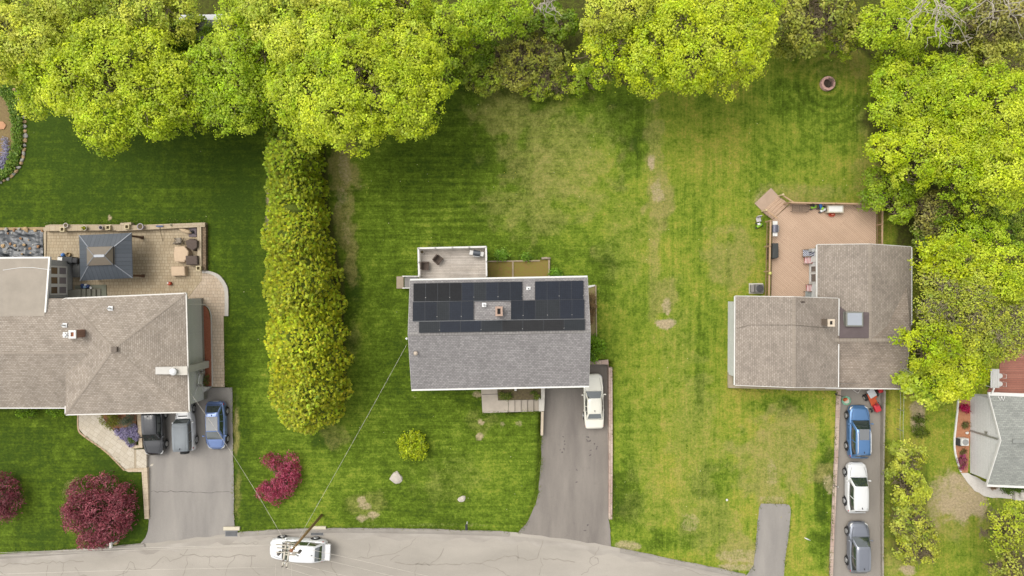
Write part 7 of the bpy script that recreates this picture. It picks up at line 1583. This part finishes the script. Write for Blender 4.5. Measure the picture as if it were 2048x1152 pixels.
for x, y, r, w in ((.75, .42, .2, .16), (.75, -.42, .2, .16), (-.55, .5, .3, .26), (-.55, -.5, .3, .26)):
    t = MB(); t.lathe((0, 0, 0), [(r*.5, -w/2), (r, -w/2+.02), (r, w/2-.02), (r*.5, w/2)], 18); mb = MB(); mb.add([R((0, 0, 0))-R((0, 0, 0))+R((v[0]+x, v[2]+y, v[1]+r)) for v in t.v], t.f); wh = mb.build("wheel", M_tyre, mw, smooth=True)
    t = MB(); t.lathe((0, 0, 0), [(r*.5, -w/2-.01), (r*.5, w/2+.01)], 14); mb = MB(); mb.add([R((v[0]+x, v[2]+y, v[1]+r)) for v in t.v], t.f); mb.build("rim", mat("cream_rim", col(206, 200, 180), .5), wh)
z = zr_(780); c = P(1760, 780, z+.3); pw = thing("garden_machine", "small red walk-behind machine tucked under the right garage eave", "machine", (c.x, c.y, z)); mb = MB(); mb.box((c.x, c.y, z+.3), (.4, .5, .3), .3); mb.build("engine", M_red, pw, bevel=.05); mb = MB(); mb.tube([(c.x-.2, c.y, z+.35), (c.x-.25, c.y+.5, z+.9), (c.x+.2, c.y+.5, z+.9), (c.x+.2, c.y, z+.35)], .02, 6); mb.build("handle", M_metal, pw)
for s in (-.25, .25): mb = MB(); mb.tube([(c.x+s-.04, c.y-.15, z+.15), (c.x+s+.04, c.y-.15, z+.15)], .15, 12); mb.build("wheel", M_tyre, pw)
z = zr_(779); c = P(1713, 779, z+.25); tb = thing("plastic_tub", "open white plastic tub lying in front of the right garage", "tub", (c.x, c.y, z), 0); a_ = math.radians(-35)
R = lambda v: Vector((v[0]*math.cos(a_)-v[1]*math.sin(a_), v[0]*math.sin(a_)+v[1]*math.cos(a_), v[2]))+Vector((c.x, c.y, z)); mb = MB()
for ox, oy, dx, dy in ((.3, 0, .04, .42), (-.3, 0, .04, .42), (0, .2, .6, .04), (0, -.2, .6, .04)): mb.box(R((ox, oy, .16)), (dx, dy, .26), a_)
mb.build("sides", mat("offwhite_plastic", col(212, 204, 196), .5), tb); mb = MB(); mb.box(R((0, 0, .05)), (.58, .38, .04), a_); mb.build("bottom", mat("tub_bottom", col(166, 158, 152), .6, var=.15), tb)
z = zr_(800); c = P(1692, 801, z+.1); tt = thing("toy_table", "round green and white toy table with orange top parts by the right drive wall", "toy", (c.x, c.y, z)); mb = MB(); mb.lathe((c.x, c.y, z), [(.30, 0), (.40, .06), (.40, .2), (.36, .22), (.33, .12), (.02, .1)], 20); mb.build("basin", mat("mint_plastic", col(150, 212, 178), .5), tt); mb = MB(); mb.lathe((c.x+.02, c.y-.02, z+.12), [(.26, 0), (.24, .08), (.05, .1)], 16); mb.build("tray", mat("cream_plastic", col(222, 216, 196), .5), tt)
for x, y, r, h_ in ((-.22, .1, .14, .35), (-.08, .16, .12, .3)): mb = MB(); mb.lathe((c.x+x, c.y+y, z+.15), [(r, 0), (r*1.05, h_*.6), (r*.6, h_), (.02, h_)], 12); mb.build("tower", mat("orange_plastic", col(206, 104, 60), .5, var=.1), tt)
z = .1; tr_ = thing("trimmer", "thin dark string trimmer lying across the block wall by the right garage", "tool", tuple(P(1680, 791, 0))); mb = MB(); mb.tube([P(1672, 788.5, .13), P(1686, 793, .2)], .025, 6); mb.build("shaft", M_trim, tr_); mb = MB(); p = P(1672, 788.5, .12); mb.lathe((p.x, p.y, .1), [(.09, 0), (.09, .06), (.04, .1)], 10); mb.build("head", M_trim, tr_)
tl = thing("drive_lamp", "dark bent lamp bracket on the block wall beside the white car", "lamp", tuple(P(1670, 971, .1))); mb = MB(); mb.tube([P(1666, 970, .1), P(1669, 971, .5), P(1675, 974, .55)], .03, 6); mb.build("bracket", M_trim, tl); p = P(1676, 974, .5); mb = MB(); mb.lathe((p.x, p.y, .42), [(.08, 0), (.06, .12), (.02, .14)], 10); mb.build("shade", M_metal, tl)
# things on and by the brown deck
grill("white and grey gas grill against the brown deck's left railing", 1551.5, 457, zk, math.radians(90), .9, mat("grey_lid", col(112, 112, 124), .4, metal=.3), M_white)
cover("covered_bench", "long bench under a charcoal cover beside the brown deck's left railing", "bench", [(1545.5, 486.5), (1557.5, 486), (1558, 514), (1553, 517), (1545, 517)], 1.55, mat("charcoal_cover", col(66, 68, 66), .7, var=.1, vscale=4)).location.z = 0
M_iron = mat("grey_iron", col(136, 116, 100), .6, metal=.2); tf = thing("table_frame", "low brown metal table with two open slatted ends by the brown deck's rear rail", "table", tuple(P(1601, 416, zk)))
a, b, c_, d = P(1585, 409.5, zk+.45), P(1617, 411, zk+.45), P(1617, 423, zk+.45), P(1585, 422, zk+.45)
for p, q in ((a, b), (b, c_), (c_, d), (d, a), (a.lerp(b, .45), d.lerp(c_, .45)), (a.lerp(b, .6), d.lerp(c_, .6))): mb = MB(); mb.bar(p, q, .05, .04); mb.build("bar", M_iron, tf)
mb = MB()
for i in range(1, 8): mb.bar(a.lerp(d, i/8)+Vector((.03, 0, -.01)), b.lerp(c_, i/8)+Vector((-.03, 0, -.01)), .035, .02)
mb.build("slats", M_iron, tf)
for p in (a, b, c_, d): mb = MB(); mb.tube([p-Vector((0, 0, .02)), p-Vector((0, 0, .45))], .022, 6); mb.build("leg", M_iron, tf)
def trike(label, x, y, z, c1, c2, sd, big=None):
    r = thing("ride_on_toy", label, "toy", tuple(P(x, y, z))); rr = random.Random(sd); c = P(x, y, z+.3)
    mb = MB(); mb.box((c.x, c.y, z+.28), (.52, .24, .2), rr.uniform(0, 2)); mb.build("body", c1, r, bevel=.06, bseg=3); mb = MB(); mb.box((c.x-.1, c.y+.12, z+.44), (.26, .2, .1), rr.uniform(0, 2)); mb.build("seat", c2, r, bevel=.03); mb = MB(); mb.tube([(c.x+.18, c.y, z+.3), (c.x+.2, c.y, z+.6)], .02, 6); mb.tube([(c.x+.2, c.y-.18, z+.6), (c.x+.2, c.y+.18, z+.6)], .02, 6); mb.build("handlebar", M_trim, r)
    for ox, oy in ((.26, 0), (-.2, .2), (-.2, -.2)): mb = MB(); mb.tube([(c.x+ox, c.y+oy-.04, z+.13), (c.x+ox, c.y+oy+.04, z+.13)], .13, 12); mb.build("wheel", M_trim, r)
M_lime, M_blu, M_wt = mat("lime_plastic", col(150, 200, 60), .5), mat("blue_plastic", col(64, 130, 206), .5), mat("white_plastic", col(236, 236, 232), .5)
trike("lime green ride-on toy by the brown deck's rear rail", 1628, 414, zk, M_lime, M_trim, 1); trike("blue ride-on toy left of the white storage chest", 1642, 413, zk, M_blu, M_blu, 2); trike("white and lime toy close to the chest's left side", 1646, 420, zk, M_wt, M_lime, 3)
trike("green and white ride-on toy on the lawn left of the brown deck", 1519, 451, .0, M_lime, M_wt, 4)
ck = thing("lawn_chair", "pale grey child's chair on the lawn left of the brown deck's stairs", "chair", tuple(P(1518, 438, 0))); c = P(1518, 438, .4); mb = MB(); mb.box((c.x, c.y-.05, .3), (.42, .4, .05), .2); mb.build("seat", mat("palegrey_plastic", col(206, 200, 196), .6), ck, bevel=.02); mb = MB(); mb.box((c.x-.02, c.y+.2, .5), (.44, .07, .45), .2, -.3); mb.build("backrest", mat("palegrey_plastic", col(206, 200, 196), .6), ck, bevel=.02)
for sx in (-.18, .18):
    for sy in (-.2, .14): mb = MB(); mb.tube([(c.x+sx, c.y+sy, 0), (c.x+sx, c.y+sy, .3)], .02, 6); mb.build("leg", M_trim, ck)
cs_ = thing("storage_chest", "beige storage chest with white lid by the brown deck's rear rail", "chest", tuple(P(1670, 418, zk))); c = P(1671, 418, zk+.6); mb = MB(); mb.box((c.x, c.y, zk+.29), (1.38, .62, .56)); mb.build("body", mat("beige_resin", col(206, 196, 174), .6), cs_, bevel=.02); mb = MB(); mb.box((c.x, c.y, zk+.60), (1.44, .68, .06)); mb.build("lid_rim", mat("beige_resin", col(206, 196, 174), .6), cs_, bevel=.02); mb = MB(); mb.box((c.x, c.y, zk+.64), (1.2, .5, .03)); mb.build("lid", M_white, cs_, bevel=.01)
bc = thing("toy_bucket", "red and orange toy boat in front of the white storage chest", "toy", tuple(P(1664, 429, zk))); c = P(1664, 429, zk+.2); mb = MB(); mb.lathe((c.x, c.y, zk), [(.16, 0), (.24, .16), (.21, .16), (.15, .05), (.02, .04)], 16, 1.3, .8); mb.build("hull", mat("orange_red", col(222, 96, 66), .5), bc); mb = MB(); mb.box((c.x+.05, c.y, zk+.2), (.2, .14, .14), .3); mb.build("cabin", mat("salmon_plastic", col(226, 140, 116), .5), bc, bevel=.02)
def stripes(name, c1, c2, rz=0):
    m, nt, n, l, b = nodes_of(name); tc = n.new("ShaderNodeTexCoord"); mp = n.new("ShaderNodeMapping"); mp.inputs["Rotation"].default_value = (0, 0, rz); wv = n.new("ShaderNodeTexWave"); wv.inputs["Scale"].default_value = 2.6; wv.inputs["Distortion"].default_value = .4
    rp = n.new("ShaderNodeValToRGB"); rp.color_ramp.interpolation = 'CONSTANT'; rp.color_ramp.elements[0].color = c1; rp.color_ramp.elements[1].color = c2; rp.color_ramp.elements[1].position = .5
    l.new(tc.outputs["Object"], mp.inputs[0]); l.new(mp.outputs[0], wv.inputs["Vector"]); l.new(wv.outputs["Fac"], rp.inputs["Fac"]); l.new(rp.outputs[0], b.inputs["Base Color"]); setp(b, Roughness=.85); return m
M_str = stripes("red_white_stripes", col(186, 84, 90), col(232, 222, 216), math.radians(4)); M_nav = stripes("navy_white_stripes", col(56, 60, 90), col(214, 216, 222), .7)
def deckchair(label, x, y, m):
    c = P(x, y, zk+.45); r = thing("cushioned_chair", label, "chair", (c.x, c.y, zk)); mb = MB(); mb.box((c.x-.06, c.y, zk+.46), (.6, .58, .12)); mb.build("seat_cushion", m, r, bevel=.04); mb = MB(); mb.box((c.x+.3, c.y, zk+.8), (.12, .56, .62), 0, 0, .2); mb.build("back_cushion", m, r, bevel=.04)
    for s in (-.33, .33): mb = MB(); mb.bar((c.x-.32, c.y+s, zk+.66), (c.x+.32, c.y+s, zk+.68), .06, .04); mb.build("armrest", M_iron, r)
    for sx in (-.28, .3):
        for sy in (-.31, .31): mb = MB(); mb.tube([(c.x+sx, c.y+sy, zk), (c.x+sx, c.y+sy, zk+.64)], .02, 6); mb.build("leg", M_iron, r)
deckchair("chair with red and white striped cushions near the rear door of the right house", 1617, 520.5, M_str); deckchair("chair with red and white striped cushions tucked by the inner corner of the brown deck", 1621, 576, M_str); deckchair("chair with a dark navy and white cloth by the rear wall of the right house", 1614, 506.5, M_nav)
sm = thing("side_table", "small grey glass side table in the brown deck's inner corner", "table", tuple(P(1619, 588, zk))); c = P(1619, 588, zk+.5); mb = MB(); mb.box((c.x, c.y, zk+.48), (.72, .5, .05)); mb.build("tabletop", mat("grey_glass_top", col(146, 150, 146), .15, var=.2, vscale=7, spec=.8), sm, bevel=.02)
for sx in (-.32, .32):
    for sy in (-.2, .2): mb = MB(); mb.tube([(c.x+sx, c.y+sy, zk), (c.x+sx, c.y+sy, zk+.46)], .02, 6); mb.build("leg", M_trim, sm)
sn = thing("hanging_ornament", "pale yellow-green round ornament on the brown deck's left railing", "ornament", tuple(P(1541.5, 546.5, zk+1))); c = P(1541.5, 546.5, 1.95); mb = MB(); mb.lathe((c.x, c.y, zk+1.0), [(.04, 0), (.04, .04), (.13, .06), (.15, .12), (.1, .18), (.02, .2)], 14); mb.build("disc", mat("yellow_glaze", col(214, 212, 120), .5, var=.1), sn, smooth=True)
ac = thing("heat_pump", "grey air conditioning unit on a pale slab left of the brown deck", "air conditioner", tuple(P(1517, 577, 0))); c = P(1520, 577, .75); mb = MB(); mb.box((c.x-.12, c.y, .05), (1.25, .95, .12)); mb.build("slab", M_conc2, ac, bevel=.02); mb = MB(); mb.box((c.x-.0, c.y, .42), (.76, .76, .62)); mb.build("cabinet", mat("ac_grey", col(126, 122, 118), .5, var=.08), ac, bevel=.04); mb = MB()
mb.lathe((c.x, c.y, .73), [(.33, 0), (.33, .03), (.30, .03), (.30, .005)], 20); mb.build("fan_ring", M_trim, ac)
mb = MB(); 
for i in range(7): mb.tube([(c.x-.28+i*.093, c.y-.3, .755), (c.x-.28+i*.093, c.y+.3, .755)], .008, 4)
mb.build("fan_guard", M_metal, ac); mb = MB(); mb.box((c.x-.56, c.y, .3), (.3, .7, .38)); mb.build("side_unit", mat("ac_side", col(150, 144, 138), .6, var=.1), ac, bevel=.02)
st = MB(); 
# far right house surroundings
ac = thing("heat_pump", "black and white air conditioning unit on the orange mulch by the white wall", "air conditioner", tuple(P(1926, 885, 0))); c = P(1931, 884.5, .7); mb = MB(); mb.box((c.x, c.y, .36), (.66, .66, .66)); mb.build("cabinet", M_white, ac, bevel=.04); mb = MB(); mb.lathe((c.x, c.y, .69), [(.27, 0), (.27, .03), (.03, .035)], 18); mb.build("fan_guard", mat("guard_grey", col(160, 160, 158), .5), ac); c2_ = P(1921, 885, .5); mb = MB(); mb.box((c2_.x, c2_.y, .25), (.34, .66, .5)); mb.build("side_unit", M_trim, ac, bevel=.03)
tag(stone(P(1934, 866, .12), .17, 91, M_white, None, "stone", .9), "round white stone in the orange mulch bed", "stone")
wt_ = thing("patio_table", "long white slatted patio table at the brick patio's edge beneath the lime tree", "table", tuple(P(1989, 758, 0))); c = P(1990, 757, .75)
mb = MB()
for i in range(5): mb.box((c.x-.32+i*.16, c.y, .74), (.14, 1.7, .04))
mb.build("tabletop", M_white, wt_, bevel=.008)
for sx in (-.3, .3):
    for sy in (-.75, .75): mb = MB(); mb.box((c.x+sx, c.y+sy, .38), (.07, .07, .7)); mb.build("leg", M_white, wt_)
for i, (x, y) in enumerate(((2001, 752), (2001, 768))):
    c = P(x, y, .5); r = thing("patio_chair", ["white wire chair at the upper end of the white patio table", "white wire chair at the lower end of the white patio table"][i], "chair", (c.x, c.y, .05), 0); mb = MB()
    mb.lathe((c.x, c.y, .43), [(.05, 0), (.21, .0), (.23, .03), (.04, .035)], 16); mb.build("seat", M_white, r); mb = MB(); mb.tube([(c.x+.2, c.y-.2, .48), (c.x+.28, c.y-.18, .85), (c.x+.28, c.y+.18, .85), (c.x+.2, c.y+.2, .48)], .018, 6); mb.build("backrest", M_white, r)
    for a in range(4): mb = MB(); mb.tube([(c.x+.2*math.cos(a*math.pi/2+.78), c.y+.2*math.sin(a*math.pi/2+.78), .05), (c.x+.2*math.cos(a*math.pi/2+.78), c.y+.2*math.sin(a*math.pi/2+.78), .46)], .014, 5); mb.build("leg", M_white, r)
bk = thing("garden_ornament", "dark wire ornament on the gravel beside the white wall", "ornament", tuple(P(1953, 950, .05))); c = P(1953, 950, .3); mb = MB()
for k in range(3): mb.tube([(c.x-.25+.2*k+.16*math.cos(t), c.y+.05*k, .25+.16*math.sin(t)+.02) for t in np.linspace(0, 2*math.pi, 14)], .016, 5)
mb.build("rings", M_trim, bk); mb = MB(); mb.bar((c.x-.4, c.y, .1), (c.x+.35, c.y+.1, .1), .04, .04); mb.build("base_bar", M_trim, bk)
# wire fence between the right drive's grass strip and the neighbour
fn = thing("wire_fence", "thin sagging wire fence on small posts right of the right driveway's grass strip", "fence", tuple(P(1806, 880, 0))); q = [P(1807+.8*math.sin(i*1.3), 782+i*20, 1.0) for i in range(13)]
for i in range(0, 13, 2): mb = MB(); mb.tube([(q[i].x, q[i].y, -.1), (q[i].x, q[i].y, 1.05)], .03, 6); mb.build("post", M_metal, fn)
mb = MB(); mb.tube(q, .012, 5); mb.tube([p-Vector((0, 0, .5)) for p in q], .01, 5); mb.build("wire", M_metal, fn)
p = P(1805, 1015, .9); wp = thing("marker_post", "white marker post standing in the roadside bushes", "post", (p.x, p.y, 0)); mb = MB(); mb.box((p.x, p.y, .55), (.06, .06, 1.1)); mb.build("stake", M_metal, wp); mb = MB(); mb.box((p.x, p.y, 1.12), (.13, .46, .06)); mb.build("sign_arm", M_white, wp)
# ------------------------------------------------------------------ utility pole, wires, drains
B0 = P(643, 1031, 0); ht = 11.2; TP = P(583, 1101, ht); pole = thing("utility_pole", "leaning brown wooden utility pole with double crossarms over the white van", "utility pole", (B0.x, B0.y, 0))
M_pole = mat("weathered_pole", col(140, 104, 66), .9, c2=col(186, 158, 112), vscale=6); mb = MB(); mb.tube([B0-Vector((0, 0, .3)), B0.lerp(TP, .5), TP], [.13, .11, .085], 12); mb.build("shaft", M_pole, pole, smooth=True)
M_arm = mat("bleached_arm", col(206, 198, 182), .8, var=.15, vscale=5); M_ins = mat("insulator", col(150, 140, 132), .4); ARMS = []
for i, (x0_, y0_, x1_, y1_, za) in enumerate(((572, 1085, 564.5, 1134, 10.6), (580, 1086, 572.5, 1136, 10.6))):
    a, b = P(x0_, y0_, za), P(x1_, y1_, za); mb = MB(); mb.bar(a, b, .11, .14); ar = mb.build("crossarm", M_arm, pole); ARMS.append((a, b))
    for t in (.04, .3, .72, .96):
        c = a.lerp(b, t); mb = MB(); mb.lathe((c.x, c.y, za), [(.03, 0), (.03, .06), (.075, .08), (.05, .12), (.075, .15), (.03, .2)], 10); mb.build("insulator", M_ins, ar)
for t in (.1, .5, .8): mb = MB(); mb.bar(ARMS[0][0].lerp(ARMS[0][1], t)-Vector((0, 0, .02)), ARMS[1][0].lerp(ARMS[1][1], t)+Vector((.5*(t == .5), 0, -.02)), .08, .08); mb.build("brace", M_arm, pole)
for (xa_, ya_, xb_, yb_, zz_) in ((552, 1089, 588, 1093, 10.0), (553, 1096, 590, 1099, 9.7), (552, 1105, 600, 1105, 9.4), (575, 1100, 597, 1113, 9.2), (570, 1084, 590, 1088, 9.9), (578, 1110, 596, 1106, 9.8)):
    mb = MB(); mb.bar(P(xa_, ya_, zz_), P(xb_, yb_, zz_), .07, .07); mb.build("bracket", M_arm if xa_ != 575 else M_metal, pole)
for x, y, zz_, r, h_ in ((556, 1109, 8.9, .13, .5), (598, 1105, 9.0, .12, .4), (590, 1090, 8.8, .14, .5), (566, 1092, 9.0, .12, .45)):
    c = P(x, y, zz_+h_); mb = MB(); mb.lathe((c.x, c.y, zz_), [(r*.8, 0), (r, .05), (r, h_-.05), (r*.6, h_), (.03, h_+.08)], 12); mb.build("cutout", mat("pole_hardware", col(126, 120, 114), .5, metal=.3, var=.2, vscale=8), pole, smooth=True)
mb = MB(); mb.lathe((TP.x, TP.y, ht-.02), [(.13, 0), (.13, .06), (.02, .1)], 10); mb.build("pole_cap", mat("rusty_cap", col(150, 104, 76), .8), pole)
M_wire = mat("bare_wire", col(214, 206, 192), .5, metal=.2); M_wdark = mat("insulated_wire", col(120, 112, 100), .6)
def wire(label, a, b, sag=.3, r=.02, m=None, n=14, twist=False, name="power_line"):
    a, b = Vector(a), Vector(b); pts = [a.lerp(b, t)-Vector((0, 0, sag*4*t*(1-t))) for t in np.linspace(0, 1, n)]
    mb = MB()
    if twist:
        k = int((b-a).length/.18); q = [a.lerp(b, t)-Vector((0, 0, sag*4*t*(1-t))) for t in np.linspace(0, 1, k)]; s = Vector((-(b-a).y, (b-a).x, 0)).normalized()
        for ph in (0, math.pi): mb.tube([p+s*.014*math.cos(i*.5+ph)+Vector((0, 0, .014*math.sin(i*.5+ph))) for i, p in enumerate(q)], r*.8, 5)
    else: mb.tube(pts, r, 6)
    return tag(mb.build(name, m or M_wire, None, smooth=True), label, "wire")
A0, A1 = ARMS
wire("twisted service wire running from the utility pole up to the solar house's left corner", P(585, 1098, 9.6), P(814, 688, 5.2), .5, .007, twist=True)
wire("twisted service wire running from the utility pole towards the left house", P(578, 1098, 9.4), P(379, 784, 3.9), .5, .007, twist=True)
wire("pale wire along the road's upper edge from the upper crossarm ends to the left", A0[0].lerp(A0[1], .04)+Vector((0, 0, .2)), P(-420, 1124, 10.6), .4, .011)
wire("pale wire along the road from the lower crossarm ends to the left", A0[0].lerp(A0[1], .96)+Vector((0, 0, .2)), P(-420, 1166, 10.6), .4, .011)
wire("lower pale communication wire along the lawn's bottom edge at the left", P(566, 1090, 8.6), P(-420, 1135, 8.2), .4, .009)
for i, (t, ex, ey, lb) in enumerate(((.04, 1200, 1240, "upper"), (.3, 1200, 1262, "second"), (.72, 1150, 1274, "third"), (.96, 1010, 1284, "lowest"))):
    wire("%s of the pale wires running from the crossarm down to the lower right" % lb, A1[0].lerp(A1[1], t)+Vector((0, 0, .2)), P(ex, ey, 10.4), .4, .012)
for i, (x, lb) in enumerate(((551, "left"), (566, "middle"), (583, "right"))):
    wire("%s of the short wires crossing the road straight down from the pole" % lb, P(x, 1128, 9.6), P(x-8, 1330, 8.5), .3, .009)
def drain(label, x0_, y0_, x1_, y1_, x2, y2, x3, y3):
    r = thing("storm_drain", label, "drain", tuple(P((x0_+x1_)/2, y1_, 0))); mb = MB(); mb.prism_px([(x0_, y0_), (x1_, y0_), (x1_, y1_), (x0_, y1_)], -.1, .16); mb.build("slab", mat("cream_concrete", col(216, 206, 182), .85, var=.08, vscale=3), r, bevel=.02)
    mb = MB(); mb.prism_px([(x2, y2), (x3, y2), (x3, y3), (x2, y3)], -.1, .036); mb.build("pit", mat("grate_pit", col(56, 58, 66), .9), r); mb = MB(); n = int((x3-x2)/2.2)
    for i in range(n+1): x = x2+(x3-x2)*i/n; mb.prism_px([(x-.5, y2), (x+.5, y2), (x+.5, y3), (x-.5, y3)], .036, .062)
    mb.prism_px([(x2-1, y2-1), (x3+1, y2-1), (x3+1, y2), (x2-1, y2)], .0, .064); mb.prism_px([(x2-1, y3), (x3+1, y3), (x3+1, y3+1), (x2-1, y3+1)], .0, .064); mb.build("grate", mat("iron_grate", col(150, 150, 150), .6, metal=.3), r)
drain("storm drain with cream slab beside the left driveway's mouth", 446.5, 1054, 479, 1061, 451, 1062.5, 474, 1072); drain("storm drain with cream slab under the utility pole beside the white van", 624, 1053, 651.5, 1059, 622, 1060.5, 646, 1070)
